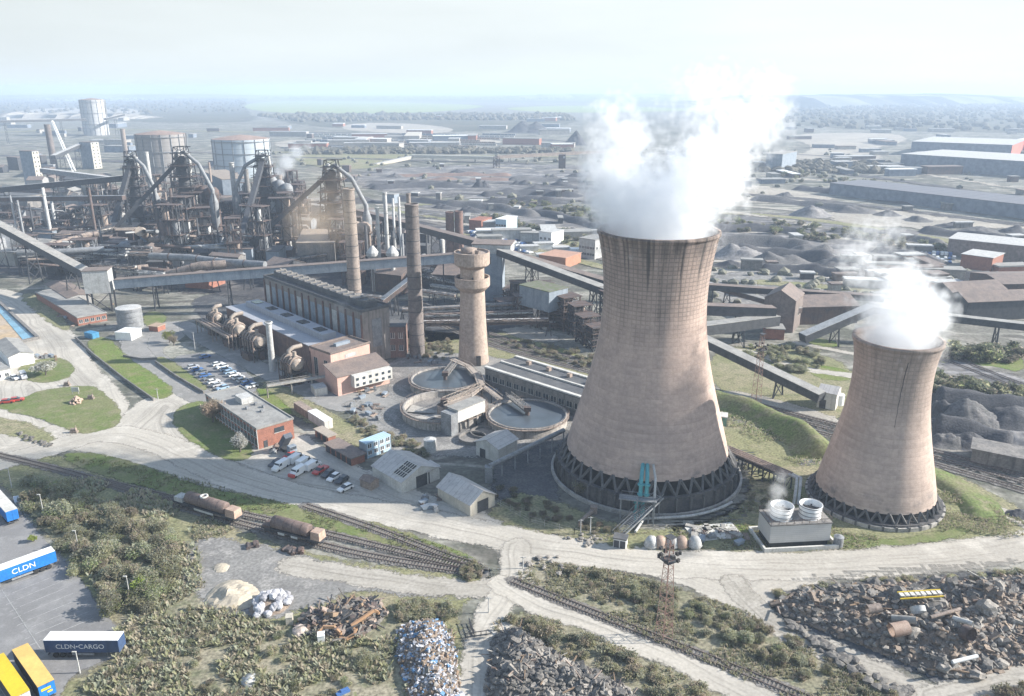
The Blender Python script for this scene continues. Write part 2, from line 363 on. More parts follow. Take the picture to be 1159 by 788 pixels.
# ------------------------------------------------------------------ cooling towers
def tower_mat(name, H, r0, grid_from, c, c2, grid=.42, soot=.8):
    m, nb, bs = newmat(name)
    oc = nb.node("ShaderNodeTexCoord").outputs["Object"]
    sep = nb.node("ShaderNodeSeparateXYZ"); nb.put(sep.inputs[0], oc)
    x, y, z = sep.outputs
    ang = nb.math('ARCTAN2', y, x)
    u = nb.math('MULTIPLY', ang, r0)
    cv = nb.node("ShaderNodeCombineXYZ"); nb.put(cv.inputs[0], u); nb.put(cv.inputs[1], z)
    uv = cv.outputs[0]
    big = nb.noise(uv, .09, 5, .6); fine = nb.noise(uv, 1.1, 4, .65)
    col = nb.mix(nb.ramp(big, .38, .65), c, c2)
    lift = nb.math('ADD', nb.math('DIVIDE', z, 1.05), nb.math('MULTIPLY', nb.noise(uv, .3, 2), .4))
    band = nb.node("ShaderNodeTexWhiteNoise", noise_dimensions='2D'); cb = nb.node("ShaderNodeCombineXYZ")
    nb.put(cb.inputs[0], nb.math('FLOOR', nb.math('DIVIDE', u, 1.3))); nb.put(cb.inputs[1], nb.math('FLOOR', nb.math('DIVIDE', z, 1.05)))
    nb.put(band.inputs["Vector"], cb.outputs[0])
    rowband = nb.node("ShaderNodeTexWhiteNoise", noise_dimensions='1D'); nb.put(rowband.inputs["W"], nb.math('FLOOR', nb.math('DIVIDE', z, 1.05)))
    val = nb.math('ADD', .86, nb.math('MULTIPLY', band.outputs[0], .10)); val = nb.math('ADD', val, nb.math('MULTIPLY', rowband.outputs[0], .10))
    val = nb.math('MULTIPLY', val, nb.ramp(fine, .2, .8, .86, 1.12))
    # formwork joints, stained darker towards the top
    fz = nb.math('FRACT', nb.math('DIVIDE', z, 1.05)); fu = nb.math('FRACT', nb.math('DIVIDE', u, 1.3))
    jz = nb.math('LESS_THAN', fz, .26); ju = nb.math('LESS_THAN', fu, .20)
    hz = nb.math('DIVIDE', z, H)
    wob = nb.math('ADD', hz, nb.math('MULTIPLY', nb.math('SUBTRACT', nb.noise(nb.scale(uv, (1, .25, 1)), .35, 4), .5), .34))
    topd = nb.ramp(wob, grid_from - .1, grid_from + .1)
    j = nb.math('MULTIPLY', nb.math('MAXIMUM', jz, ju), nb.math('ADD', .05, nb.math('MULTIPLY', topd, grid)))
    col = nb.mix(nb.math('MULTIPLY', topd, .22), col, (.10, .095, .09))
    col = nb.mix(j, col, (.07, .068, .068))
    run = nb.ramp(nb.noise(nb.scale(uv, (1, .035, 1)), .75, 4, .7), .52, .66)
    run = nb.math('MULTIPLY', run, nb.ramp(wob, grid_from + .02, grid_from + .24))
    col = nb.mix(nb.math('MULTIPLY', run, soot), col, (.05, .05, .05))
    low = nb.math('MULTIPLY', nb.ramp(nb.noise(uv, .25, 5, .65), .5, .66), nb.ramp(hz, .24, .12))
    col = nb.mix(nb.math('MULTIPLY', low, .55), col, (.14, .135, .135))
    rim = nb.math('MULTIPLY', nb.ramp(wob, .86, 1.0), nb.ramp(nb.noise(nb.scale(uv, (1, .05, 1)), .5, 3), .3, .6)); col = nb.mix(nb.math('MULTIPLY', rim, soot * .75), col, (.055, .052, .05))
    hs = nb.node("ShaderNodeHueSaturation"); nb.put(hs.inputs["Value"], val); nb.put(hs.inputs["Color"], col)
    nb.put(bs.inputs["Base Color"], hs.outputs[0]); bs.inputs["Roughness"].default_value = .9; bs.inputs["Specular IOR Level"].default_value = .2
    b = nb.node("ShaderNodeBump"); b.inputs["Strength"].default_value = .35; b.inputs["Distance"].default_value = .15
    nb.put(b.inputs["Height"], nb.math('SUBTRACT', fine, nb.math('MULTIPLY', jz, .5))); nb.put(bs.inputs["Normal"], b.outputs[0])
    return m
M_dark = mat("dark_interior", (.035, .036, .04), (.06, .055, .05), scale=.4)
M_legc = mat("grey_concrete_legs", (.12, .117, .115), (.08, .08, .08), scale=.6)
M_basin = mat("stained_basin_wall", (.105, .10, .098), (.06, .06, .065), scale=.25, streak=.7)
M_rim = mat("pale_concrete_kerb", (.38, .36, .33), (.24, .23, .22), scale=.5)
def smooth_profile(ctrl, n):
    zs = np.array([c[1] for c in ctrl]); rs = np.array([c[0] for c in ctrl])
    co = np.polyfit(zs, rs, 4); z = np.linspace(zs[0], zs[-1], n); return [(float(np.polyval(co, q)), float(q)) for q in z]
def cooling_tower(label, loc, ctrl, foot_r, foot_z, wall_r, n_brace, m, leg_w, ladder_ang=None):
    t = thing("cooling_tower", label, "cooling tower", loc)
    prof = smooth_profile(ctrl, 44); rt, H = prof[-1]; rb, zb = prof[0]
    mb = MB(); mb.lathe(prof, 96); inner = [(r - .45, z) for r, z in prof][::-1]
    mb.lathe([prof[-1], (prof[-1][0] + .25, H + .02), (prof[-1][0] + .25, H + .9), (prof[-1][0] - .6, H + .9), (prof[-1][0] - .6, H)], 96)
    mb.lathe(inner, 96); mb.lathe([inner[-1], prof[0]], 96)
    mb.build("shell", m, t)
    # packing deck inside, dark
    d = MB(); d.lathe([(0.01, zb + .6), (rb - 1, zb + .6), (rb - 1.2, zb - .5), (0.01, zb - .6)], 48); d.lathe([(rb - 3, zb - .5), (rb - 3, .2)], 48); d.build("packing", M_dark, t)
    b0 = None
    for k in range(n_brace):
        a0, a1 = 2 * pi * k / n_brace, 2 * pi * (k + .5) / n_brace
        if b0 is None:
            q = MB()
            for s in (-1, 1):
                e = MB
                q.beam((foot_r * cos(0), 0, foot_z), (rb * cos(pi / n_brace) * .995, s * rb * sin(pi / n_brace) * .995, zb + .25), leg_w)
            b0 = q.build("brace", M_legc, t); o = b0
        else:
            o = b0.copy(); COL.objects.link(o); o.parent = t
        o.rotation_euler = (0, 0, a0)
    w_ = MB(); w_.lathe([(foot_r - .5, foot_z - .3), (foot_r - .5, foot_z + .25), (foot_r + .55, foot_z + .25), (foot_r + .55, foot_z - .35), (foot_r + .3, foot_z - .35), (foot_r + .5, .0)], 72, smooth=False)
    w_.build("basin_wall", M_basin, t)
    for k in range(n_brace // 2 + 6):
        pass
    p0 = None
    for k in range(n_brace):
        if p0 is None:
            q = MB(); q.box(foot_r + .75, 0, 0, .7, .5, foot_z); p0 = q.build("pilaster", M_legc, t); o = p0
        else:
            o = p0.copy(); COL.objects.link(o); o.parent = t
        o.rotation_euler = (0, 0, 2 * pi * k / n_brace)
    k_ = MB(); k_.lathe([(wall_r - .4, 0), (wall_r - .4, 1.0), (wall_r + .25, 1.0), (wall_r + .25, 0)], 72, smooth=False); k_.build("kerb_wall", M_rim, t)
    wt = MB(); wt.lathe([(0.01, .35), (wall_r - .4, .35)], 48); wt.build("basin_floor", M_dark, t)
    return t
BT = Vector((36.6, 198, 0)); ST = Vector((92.5, 182, 0))
TM1 = tower_mat("brown_tower_concrete", 66, 15, .68, (.475, .365, .31), (.385, .30, .26), .32)
TM2 = tower_mat("buff_tower_concrete", 42.6, 10, .62, (.475, .375, .32), (.395, .315, .27), .13, .3)
big_tower = cooling_tower("tall brown concrete cooling tower with soot streaks under its rim", BT,
    [(21.7, 7.7), (21.1, 9.5), (18.3, 20), (15.9, 29), (13.9, 39), (13.1, 47), (13.5, 56), (15.0, 65.6)], 23.6, 4.4, 25.6, 40, TM1, .55)
small_tower = cooling_tower("shorter brown cooling tower with a long vertical crack", ST,
    [(r_ * .905, z_) for r_, z_ in ((15.8, 3.4), (15.1, 5.5), (12.7, 16), (10.8, 24), (10.0, 30), (10.1, 36), (11.0, 42.4))], 15.4, 1.2, 16.2, 34, TM2, .42)
# ------------------------------------------------------------------ ground, roads, yards
M_ground = groundmat("works_ground", (.155, .15, .13), (.095, .10, .08), (.24, .225, .20), .012, .06, .7, edge=0, speck=.3, trails=.7)
M_dirt = groundmat("pale_dirt", (.44, .41, .36), (.36, .335, .295), (.48, .45, .40), .03, .12, 1.6, edge=1.6, tracks=.75, speck=.12)
M_track = groundmat("dusty_track", (.35, .325, .285), (.29, .27, .235), (.38, .355, .315), .03, .2, 1.6, edge=1.5, tracks=.75, speck=.15)
M_gravel = groundmat("grey_gravel", (.215, .21, .20), (.16, .155, .15), (.28, .27, .255), .03, .2, 1.6, edge=2., speck=.25)
M_dgravel = groundmat("dark_gravel", (.085, .088, .095), (.06, .063, .07), (.12, .12, .12), .03, .2, 1.6, edge=2., speck=.3)
M_asph = groundmat("worn_asphalt", (.215, .212, .212), (.18, .178, .178), (.25, .247, .245), .05, .25, 3., edge=.7, speck=.10)
M_asph2 = groundmat("grey_tarmac", (.25, .245, .235), (.21, .205, .195), (.29, .28, .265), .05, .25, 3., edge=.7, speck=.12)
M_lawn = groundmat("green_lawn", (.125, .16, .055), (.16, .17, .08), (.20, .19, .11), .05, .22, 1.8, edge=1.2, speck=.25)
M_lush = groundmat("lush_grass", (.12, .175, .04), (.15, .175, .06), (.19, .185, .09), .05, .22, 1.8, edge=1.2, speck=.3)
M_rough = groundmat("rough_dry_grass", (.20, .20, .11), (.25, .225, .15), (.155, .16, .085), .04, .25, 1.5, edge=2., speck=.4)
M_scrub = groundmat("scrubby_soil", (.20, .19, .13), (.26, .235, .175), (.14, .145, .09), .05, .25, 1.3, edge=2.5, speck=.45)
M_ball = groundmat("track_ballast", (.16, .15, .14), (.12, .11, .10), (.20, .19, .18), .06, .5, 3, edge=.8, speck=.35)
M_slag = groundmat("grey_slag", (.145, .14, .14), (.09, .09, .095), (.25, .235, .215), .016, .07, .6, edge=10., speck=.25, trails=.7)
M_sandy = groundmat("far_sandy_yard", (.34, .31, .265), (.27, .25, .22), (.38, .35, .30), .012, .06, .4, edge=9., speck=.2)
M_field = groundmat("far_green_field", (.22, .28, .10), (.27, .29, .13), (.18, .24, .09), .004, .02, .2, edge=18., speck=.1)
M_farwood = groundmat("far_brown_heath", (.085, .085, .06), (.11, .10, .075), (.06, .065, .045), .004, .02, .2, edge=25., speck=.4)
g = MB(); g.quad((-17000, -300, 0), (17000, -300, 0), (17000, 21000, 0), (-17000, 21000, 0)); tag(g.build("ground", M_ground), kind='structure')

def Z(name, m, z, px, res=1.5, smooth=2, margin=3., **k): return sheet(name, m, z, poly=gpoly(px, smooth), res=res, margin=margin, **k)
def L(name, m, z, px, width, res=1.2, margin=3., **k):
    q = [G(*p) for p in px]; q = chaikin([(v.x, v.y) for v in q], 3, False)
    return sheet(name, m, z, line=q, width=width, res=res, margin=margin, **k)
# --- far country
Z("far_field", M_field, .3, [(275, 117), (330, 114), (420, 115), (500, 117), (560, 120), (500, 127), (400, 129), (280, 127)], 60, margin=120)
Z("far_field", M_field, .3, [(560, 122), (660, 119), (760, 122), (830, 124), (700, 128), (600, 127)], 60, margin=120)
Z("far_field", M_rough, .3, [(330, 176), (400, 172), (475, 176), (430, 190), (390, 193), (340, 186)], 20, margin=40)
Z("far_field", M_field, .3, [(20, 112), (120, 110), (230, 112), (160, 114), (60, 115)], 80, margin=160)
Z("far_field", M_field, .3, [(830, 118), (900, 117), (905, 121), (840, 122)], 60, margin=120)
Z("heath", M_farwood, .25, [(-80, 108), (100, 106.8), (280, 108), (275, 127), (300, 138), (200, 140), (120, 136), (-80, 138)], 60, margin=120)
Z("heath", M_farwood, .25, [(280, 108.5), (480, 108.5), (700, 109), (900, 110), (880, 117), (700, 117), (500, 115), (300, 113)], 90, margin=180)
Z("heath", M_farwood, .25, [(850, 117), (950, 112), (1250, 111), (1250, 152), (1100, 150), (950, 147), (860, 135)], 50, margin=100)
Z("heath", M_farwood, .25, [(300, 132), (420, 130), (640, 130), (660, 139), (560, 150), (420, 147), (340, 142)], 40, margin=80)
Z("sandy_yard", M_sandy, .3, [(400, 139), (470, 140), (520, 146), (500, 152), (420, 150), (380, 146)], 20, margin=40)
Z("sandy_yard", M_sandy, .32, [(300, 160), (380, 157), (480, 156), (560, 158), (575, 163), (450, 168), (330, 172)], 15, margin=30)
Z("sandy_yard", M_sandy, .3, [(880, 153), (960, 150), (1020, 152), (1030, 160), (980, 170), (1010, 180), (940, 186), (880, 180), (930, 168)], 15, margin=30)
Z("sandy_yard", M_sandy, .3, [(830, 206), (900, 216), (960, 228), (900, 232), (830, 228), (800, 224)], 8, margin=25)
Z("sandy_yard", M_sandy, .3, [(930, 240), (1000, 238), (1060, 242), (1159, 255), (1180, 262), (1080, 256), (980, 258), (940, 252)], 6, margin=25)
Z("sandy_yard", M_sandy, .3, [(0, 128), (60, 122), (150, 122), (165, 130), (120, 136), (0, 139)], 25, margin=50)
Z("slag_yard", M_slag, .2, [(400, 195), (480, 188), (600, 186), (680, 188), (690, 215), (660, 232), (560, 226), (470, 222), (400, 212)], 10, margin=25)
Z("slag_yard", M_slag, .2, [(430, 235), (560, 228), (690, 250), (700, 290), (620, 262), (520, 250)], 8, margin=20)
Z("slag_yard", M_slag, .22, [(800, 245), (900, 240), (960, 255), (1010, 275), (1060, 310), (1000, 330), (900, 300), (800, 300)], 6, margin=20)
Z("slag_yard", M_slag, .22, [(1060, 400), (1120, 420), (1190, 440), (1190, 520), (1100, 500), (1050, 470), (1045, 430)], 3, margin=10)
M_dslag = groundmat("black_works_yard", (.075, .075, .08), (.055, .055, .06), (.15, .14, .13), .016, .07, .6, edge=8., speck=.3)
Z("slag_yard", M_dslag, .2, [(-60, 225), (60, 222), (150, 218), (330, 230), (540, 250), (540, 330), (330, 345), (210, 330), (60, 318), (-60, 300)], 6, margin=20)
Z("gravel_basin", M_gravel, .26, [(800, 312), (850, 302), (900, 306), (950, 318), (985, 335), (940, 348), (870, 350), (810, 345)], 3, margin=8)
L("haul_road", M_track, .34, [(790, 312), (850, 303), (905, 308), (960, 322), (1000, 345)], 9, 3, margin=10)
L("haul_road", M_track, .34, [(800, 262), (900, 264), (1000, 276), (1100, 285), (1200, 297)], 9, 4, margin=10)
L("haul_road", M_track, .34, [(430, 232), (520, 240), (640, 262), (700, 282)], 9, 4, margin=10)
L("haul_road", M_track, .34, [(420, 245), (520, 252), (600, 268), (680, 292), (800, 330)], 8, 4, margin=10)
L("haul_road", M_track, .34, [(820, 232), (900, 238), (1000, 250), (1159, 282)], 10, 5, margin=12)
L("haul_road", M_sandy, .34, [(560, 190), (640, 192), (700, 196), (830, 202), (960, 204), (1159, 240)], 14, 6, margin=14)
L("haul_road", M_sandy, .34, [(700, 176), (850, 176), (960, 184), (1159, 215)], 12, 8, margin=14)
Z("rough_meadow", M_rough, .15, [(420, 238), (600, 262), (690, 300), (690, 285), (590, 245), (480, 228)], 4, margin=12)
Z("rough_meadow", M_rough, .15, [(800, 255), (900, 255), (1000, 268), (1159, 290), (1159, 282), (1000, 262), (900, 248), (800, 248)], 4, margin=12)
for i, (m, px, wd) in enumerate(((M_ball, [(415, 238), (520, 258), (640, 283), (700, 298)], 7), (M_ball, [(415, 228), (560, 246), (700, 272)], 6), (M_rough, [(430, 250), (560, 272), (690, 305)], 9), (M_track, [(560, 250), (630, 258), (690, 262)], 6), (M_rough, [(795, 240), (900, 246), (1010, 262), (1180, 292)], 14), (M_ball, [(795, 250), (900, 254), (1040, 274), (1180, 300)], 9),
    (M_ball, [(800, 286), (900, 286), (1000, 300), (1180, 322)], 7), (M_track, [(800, 296), (930, 300), (1060, 318), (1180, 328)], 6), (M_rough, [(860, 320), (1000, 330), (1180, 345)], 12), (M_dslag, [(800, 218), (900, 224), (1000, 236), (1180, 258)], 16), (M_dslag, [(420, 206), (560, 206), (690, 216)], 18), (M_dslag, [(460, 222), (560, 219), (690, 232)], 12),
    (M_dslag, [(300, 178), (420, 180), (600, 186)], 16), (M_rough, [(300, 172), (420, 175), (640, 178)], 18), (M_dslag, [(330, 150), (480, 152), (640, 160)], 30), (M_ball, [(300, 163), (420, 164), (600, 170)], 14), (M_dslag, [(840, 190), (960, 196), (1159, 226)], 18), (M_ball, [(840, 172), (960, 178), (1020, 190)], 20),
    (M_sandy, [(700, 232), (820, 238), (930, 258)], 8), (M_ball, [(0, 165), (120, 168), (300, 176)], 16), (M_dslag, [(0, 176), (120, 182), (240, 190)], 24), (M_rough, [(0, 150), (100, 146), (280, 150)], 40))):
    L("rail_corridor" if m == M_ball else "haul_road" if m in (M_track, M_sandy) else "yard_strip", m, .36 + .01 * i, px, wd, 4 if wd < 12 else 8, margin=16)
# --- around the works
Z("works_yard", M_gravel, .04, [(395, 462), (420, 440), (450, 395), (560, 392), (670, 430), (650, 500), (560, 520), (470, 515), (400, 485)], 2)
Z("works_yard", M_dgravel, .06, [(555, 525), (600, 505), (645, 480), (660, 520), (625, 545), (640, 580), (690, 600), (690, 614), (600, 592), (560, 568)], 1.5)
Z("works_yard", M_dgravel, .05, [(810, 520), (840, 510), (850, 545), (840, 575), (800, 595), (720, 600), (760, 590), (820, 560)], 1.5)
Z("works_yard", M_dgravel, .05, [(210, 332), (330, 330), (470, 345), (560, 330), (640, 350), (560, 380), (470, 390), (360, 400), (230, 370)], 2.5)
Z("meadow", M_rough, .05, [(450, 372), (520, 378), (560, 372), (690, 410), (700, 440), (640, 420), (545, 400), (470, 398)], 2)
Z("meadow", M_lawn, .07, [(545, 378), (600, 384), (680, 410), (680, 420), (600, 402), (550, 392)], 1.5)
Z("gravel_strip", M_track, .09, [(560, 372), (600, 370), (645, 386), (600, 388)], 1.5)
Z("meadow", M_rough, .05, [(805, 395), (870, 390), (960, 408), (970, 440), (950, 480), (900, 470), (800, 440)], 2)
Z("dirt_strip", M_track, .08, [(808, 440), (860, 447), (950, 472), (945, 482), (870, 462), (810, 450)], 1.5)
L("dirt_track", M_dirt, .09, [(795, 392), (850, 398), (905, 418), (965, 425)], 5)
L("dirt_track", M_dirt, .09, [(900, 388), (940, 396), (975, 402)], 4)
Z("lush_patch", M_lush, .08, [(918, 412), (960, 418), (965, 432), (930, 430), (915, 422)], 1.5)
Z("lush_patch", M_lush, .08, [(905, 383), (940, 384), (955, 393), (925, 393)], 1.5)
Z("meadow", M_lush, .06, [(1060, 398), (1130, 392), (1159, 400), (1159, 425), (1120, 412), (1070, 420)], 2)
Z("meadow", M_rough, .05, [(640, 592), (700, 602), (760, 598), (820, 585), (850, 560), (845, 520), (815, 500), (805, 470), (860, 485), (915, 520), (960, 545), (1060, 530), (1110, 550), (1180, 590), (1180, 606), (1050, 612), (900, 630), (840, 624), (770, 622), (700, 614)], 1.5)
Z("grass_patch", M_lawn, .08, [(900, 545), (925, 560), (930, 595), (960, 606), (1010, 612), (1060, 602), (1110, 592), (1080, 614), (960, 622), (900, 622), (880, 590)], 1.5)
Z("grass_patch", M_lush, .10, [(820, 597), (846, 592), (852, 602), (830, 606)], 1.)
Z("gravel_patch", M_gravel, .11, [(900, 512), (918, 510), (928, 518), (912, 528), (902, 522)], 1.)
L("dirt_track", M_dirt, .10, [(1045, 535), (1085, 550), (1120, 572), (1180, 602)], 4.5)
# --- main dirt roads
Z("dirt_yard", M_dirt, .10, [(60, 508), (110, 492), (140, 470), (160, 452), (200, 440), (232, 455), (215, 470), (262, 512), (320, 480), (390, 520), (440, 545), (520, 570), (575, 590), (600, 625), (560, 615), (470, 596), (380, 577), (300, 566), (230, 548), (160, 528), (110, 514)], 1.5)
Z("dirt_yard", M_dirt, .08, [(-40, 325), (35, 330), (90, 385), (112, 420), (150, 455), (140, 475), (110, 495), (40, 515), (-60, 530), (-60, 430)], 2)
L("dirt_road", M_dirt, .12, [(-60, 540), (0, 524), (60, 507), (120, 488), (180, 500), (250, 535), (340, 565), (430, 578), (520, 598), (600, 616), (700, 632), (800, 641), (900, 641), (1000, 637), (1100, 628), (1220, 610)], 11, 1.0)
Z("dirt_yard", M_dirt, .11, [(740, 628), (860, 626), (960, 634), (1000, 645), (920, 660), (870, 680), (880, 705), (830, 690), (780, 665), (720, 645)], 1.2)
L("dirt_track", M_dirt, .14, [(585, 618), (582, 650), (562, 690), (545, 735), (541, 810)], 7)
L("dirt_track", M_dirt, .15, [(565, 660), (600, 682), (660, 700), (740, 735), (820, 772), (900, 812)], 6.5)
L("dirt_track", M_track, .13, [(330, 640), (400, 652), (470, 662), (530, 668), (590, 662)], 6.5)
L("dirt_track", M_track, .14, [(830, 660), (860, 695), (910, 725), (980, 755), (1050, 788), (1110, 815)], 6)
L("dirt_track", M_track, .15, [(1060, 792), (1110, 782), (1159, 768), (1220, 750)], 6)
L("tarmac_road", M_asph2, .13, [(160, 372), (148, 395), (175, 420), (215, 443), (232, 452)], 10)
Z("tarmac_yard", M_asph2, .11, [(128, 378), (160, 368), (215, 362), (215, 380), (180, 395), (192, 405), (235, 445), (225, 455), (195, 445), (150, 408)], 1.5)
Z("car_park", M_asph, .15, [(189, 405), (238, 398), (265, 411), (290, 430), (292, 446), (262, 446), (238, 440), (210, 421)], 1.2, smooth=1)
Z("works_road", M_asph2, .13, [(206, 362), (225, 368), (350, 440), (440, 446), (470, 470), (445, 462), (400, 458), (390, 470), (340, 452), (240, 398), (200, 375)], 1.5)
L("gravel_track", M_gravel, .14, [(400, 458), (425, 470), (440, 490), (452, 508)], 6)
Z("lorry_park", M_asph, .10, [(-60, 552), (8, 560), (34, 592), (64, 625), (92, 655), (113, 690), (138, 714), (152, 737), (95, 757), (70, 775), (60, 830), (-60, 830)], 1.0, smooth=1)
# --- grass
Z("lawn", M_lawn, .16, [(-10, 458), (22, 453), (40, 444), (70, 439), (104, 436), (120, 446), (132, 459), (138, 470), (134, 481), (118, 488), (95, 492), (78, 487), (40, 473), (15, 468)], 1.2)
Z("lawn", M_rough, .16, [(-20, 472), (20, 474), (60, 492), (62, 500), (45, 503), (15, 494), (-20, 488)], 1.2)
Z("lawn", M_lawn, .16, [(20, 415), (45, 406), (70, 405), (84, 414), (84, 424), (68, 432), (40, 434), (24, 428)], 1.2)
Z("lawn", M_lush, .17, [(96, 386), (122, 380), (140, 402), (178, 426), (196, 440), (194, 449), (176, 454), (140, 430), (106, 402)], 1.2)
Z("lawn", M_rough, .16, [(18, 332), (50, 333), (82, 372), (72, 376), (40, 354)], 1.5)
Z("lawn", M_lawn, .17, [(178, 404), (190, 405), (238, 440), (228, 446), (176, 412)], 1.2)
Z("lawn", M_lawn, .17, [(166, 352), (188, 355), (188, 366), (168, 372), (160, 362)], 1.2)
Z("lawn", M_lawn, .17, [(193, 474), (206, 458), (236, 452), (262, 480), (294, 512), (268, 526), (236, 512), (206, 494)], 1.2)
Z("lawn", M_lush, .17, [(288, 440), (302, 440), (334, 466), (326, 471), (300, 458)], 1.2)
Z("lawn", M_rough, .16, [(290, 432), (310, 432), (380, 470), (440, 505), (425, 512), (375, 495), (330, 470)], 1.2)
Z("verge", M_lawn, .17, [(62, 514), (110, 512), (165, 528), (230, 552), (290, 563), (360, 577), (440, 597), (510, 620), (542, 634), (538, 646), (500, 640), (440, 622), (370, 603), (300, 586), (230, 569), (150, 549), (95, 532)], 1.2)
Z("scrub_ground", M_rough, .06, [(-30, 522), (60, 512), (130, 540), (210, 575), (300, 612), (400, 640), (548, 650), (540, 672), (515, 690), (525, 720), (536, 830), (40, 830), (70, 772), (150, 738), (100, 670), (60, 615), (10, 556)], 1.2)
Z("scrub_ground", M_scrub, .08, [(110, 650), (200, 640), (250, 690), (330, 720), (450, 690), (510, 695), (520, 830), (70, 830), (100, 760), (150, 735)], 1.2)
Z("gravel_yard", M_gravel, .12, [(218, 606), (300, 616), (400, 643), (560, 662), (545, 680), (450, 674), (400, 668), (345, 690), (310, 702), (240, 694), (215, 660), (195, 640)], 1.2)
Z("scrub_ground", M_scrub, .07, [(582, 636), (640, 634), (720, 652), (800, 676), (860, 700), (920, 735), (980, 765), (1040, 812), (900, 812), (820, 764), (740, 728), (640, 686), (586, 664)], 1.2)
Z("scrub_ground", M_scrub, .07, [(556, 700), (620, 694), (700, 730), (780, 765), (880, 818), (545, 820)], 1.2)
Z("rubble_ground", M_dgravel, .12, [(868, 690), (880, 672), (930, 662), (1050, 652), (1220, 640), (1220, 745), (1159, 758), (1110, 774), (1078, 780), (1000, 752), (940, 726), (885, 702)], 1.2)
Z("scrub_ground", M_scrub, .07, [(1090, 812), (1159, 782), (1220, 765), (1220, 820)], 1.2)
Z("verge", M_rough, .16, [(545, 586), (575, 560), (610, 560), (690, 592), (740, 604), (800, 606), (840, 620), (760, 624), (690, 618), (610, 602)], 1.2)
# bays painted on the lorry park and the car park
def painted(name, m, z, segs, wd):
    mb = MB()
    for a, b in segs:
        a, b = G(*a), G(*b); d = (b - a).normalized(); n = Vector((-d.y, d.x, 0)) * wd / 2
        mb.quad(a - n + Vector((0, 0, z)), b - n + Vector((0, 0, z)), b + n + Vector((0, 0, z)), a + n + Vector((0, 0, z)))
    return tag(mb.build(name, m), kind='structure')
M_paint = mat("worn_white_paint", (.36, .36, .35), (.24, .24, .235), scale=1.2, var=.2)
segs = [((2, 668), (46, 735))]
for i in range(9):
    k = i / 8; a = (10 + 34 * k, 664 + 62 * k); segs.append((a, (a[0] + 50 + 12 * k, a[1] - 20 - 6 * k)))
    segs.append(((a[0] - 3, a[1] + 2), (a[0] - 12, a[1] + 6)))
painted("bay_markings", M_paint, .125, segs, .16)
# grass embankments
def bank(name, label, px, h, wf, wb, m, n=60, seed=0):
    pts = chaikin([(G(*p).x, G(*p).y) for p in px], 3, False); rows = []
    for i, p in enumerate(pts):
        a = Vector(pts[max(0, i - 1)]); b = Vector(pts[min(len(pts) - 1, i + 1)]); d = (b - a).normalized(); nrm = Vector((d.y, -d.x))
        e = min(1, min(i, len(pts) - 1 - i) / (len(pts) * .12)); row = []
        for s, k in ((1, 0), (.72, .22), (.4, .65), (.12, .96), (-.15, 1), (-.5, .6), (-.8, .2), (-1, 0)):
            off = s * (wf if s > 0 else wb) * (1 + .15 * mnoise.noise((p[0] * .1, p[1] * .1, seed)))
            z = h * k * e * (1 + .25 * mnoise.noise((p[0] * .12, p[1] * .12, seed + 5))); row.append((p[0] + nrm.x * off, p[1] + nrm.y * off, z))
        rows.append(row)
    mb = MB(); nc = 8; vs = [v for r in rows for v in r]
    mb.add(vs, [(i * nc + k, (i + 1) * nc + k, (i + 1) * nc + k + 1, i * nc + k + 1) for i in range(len(rows) - 1) for k in range(nc - 1)], True)
    o = mb.build(name, m); return tag(o, label, kind='structure')
M_bank = groundmat("bank_grass", (.12, .155, .055), (.155, .16, .08), (.19, .175, .11), .06, .3, 1.5, edge=0, speck=.35)
bank("embankment", None, [(800, 452), (840, 463), (885, 482), (915, 500), (930, 520)], 4.3, 7.5, 7, M_bank)
arc = [(ST.x + 23 * cos(a), ST.y + 23 * sin(a)) for a in [R(-28 + 8 * i) for i in range(12)]]
def px_of(x, y, z=0):
    v = Vector((x, y, z - CAM_H)); d = v.dot(_f); return (CX + v.x / d * FPX, CY - v.dot(_u) / d * FPX)
bank("embankment", None, [px_of(*p) for p in arc[::-1]], 1.4, 3.0, 8, M_bank, seed=3)
# ------------------------------------------------------------------ building kit
M_brick = mat("red_brick", (.30, .135, .095), (.24, .11, .08), scale=.6, var=.25)
M_dbrick = mat("dark_brick", (.19, .12, .10), (.13, .09, .08), scale=.5, var=.3, streak=.5)
M_conc = mat("concrete", (.36, .34, .31), (.27, .26, .24), scale=.3, streak=.4, c3=(.14, .13, .12))
M_dconc = mat("sooty_concrete", (.22, .205, .19), (.15, .145, .14), scale=.25, streak=.6, c3=(.07, .07, .07))
M_rust = mat("rusty_steel", (.125, .088, .075), (.085, .075, .075), scale=.4, var=.35, streak=.5, rough=.75)
M_rust2 = mat("pale_rusted_duct", (.30, .24, .20), (.20, .165, .145), scale=.5, var=.3, streak=.6, c3=(.12, .09, .08))
M_steel = mat("dark_steel", (.065, .068, .075), (.045, .047, .052), scale=.5, var=.3, rough=.65)
M_gsteel = mat("grey_steel", (.24, .25, .26), (.17, .175, .185), scale=.5, var=.25, rough=.6)
M_pale = mat("pale_grey_paint", (.46, .46, .45), (.36, .36, .35), scale=.5, streak=.4, c3=(.22, .20, .18))
M_white = mat("white_paint", (.74, .74, .73), (.66, .66, .65), scale=.8, var=.08, rough=.5)
M_offwhite = mat("grubby_white_cladding", (.55, .54, .51), (.44, .43, .40), scale=.4, var=.12, streak=.4, c3=(.3, .28, .25))
M_felt = mat("grey_roof_felt", (.29, .285, .27), (.22, .215, .205), scale=.25, var=.15)
M_dfelt = mat("dark_roof_felt", (.085, .088, .095), (.12, .12, .12), scale=.25, var=.2)
M_broof = mat("brown_sheet_roof", (.20, .16, .14), (.15, .125, .115), scale=.3, var=.2)
M_corr = ribmat("grey_corrugated_sheet", (.34, .34, .335), (.25, .25, .25), 1.1, dirt=.5, c3=(.22, .18, .15))
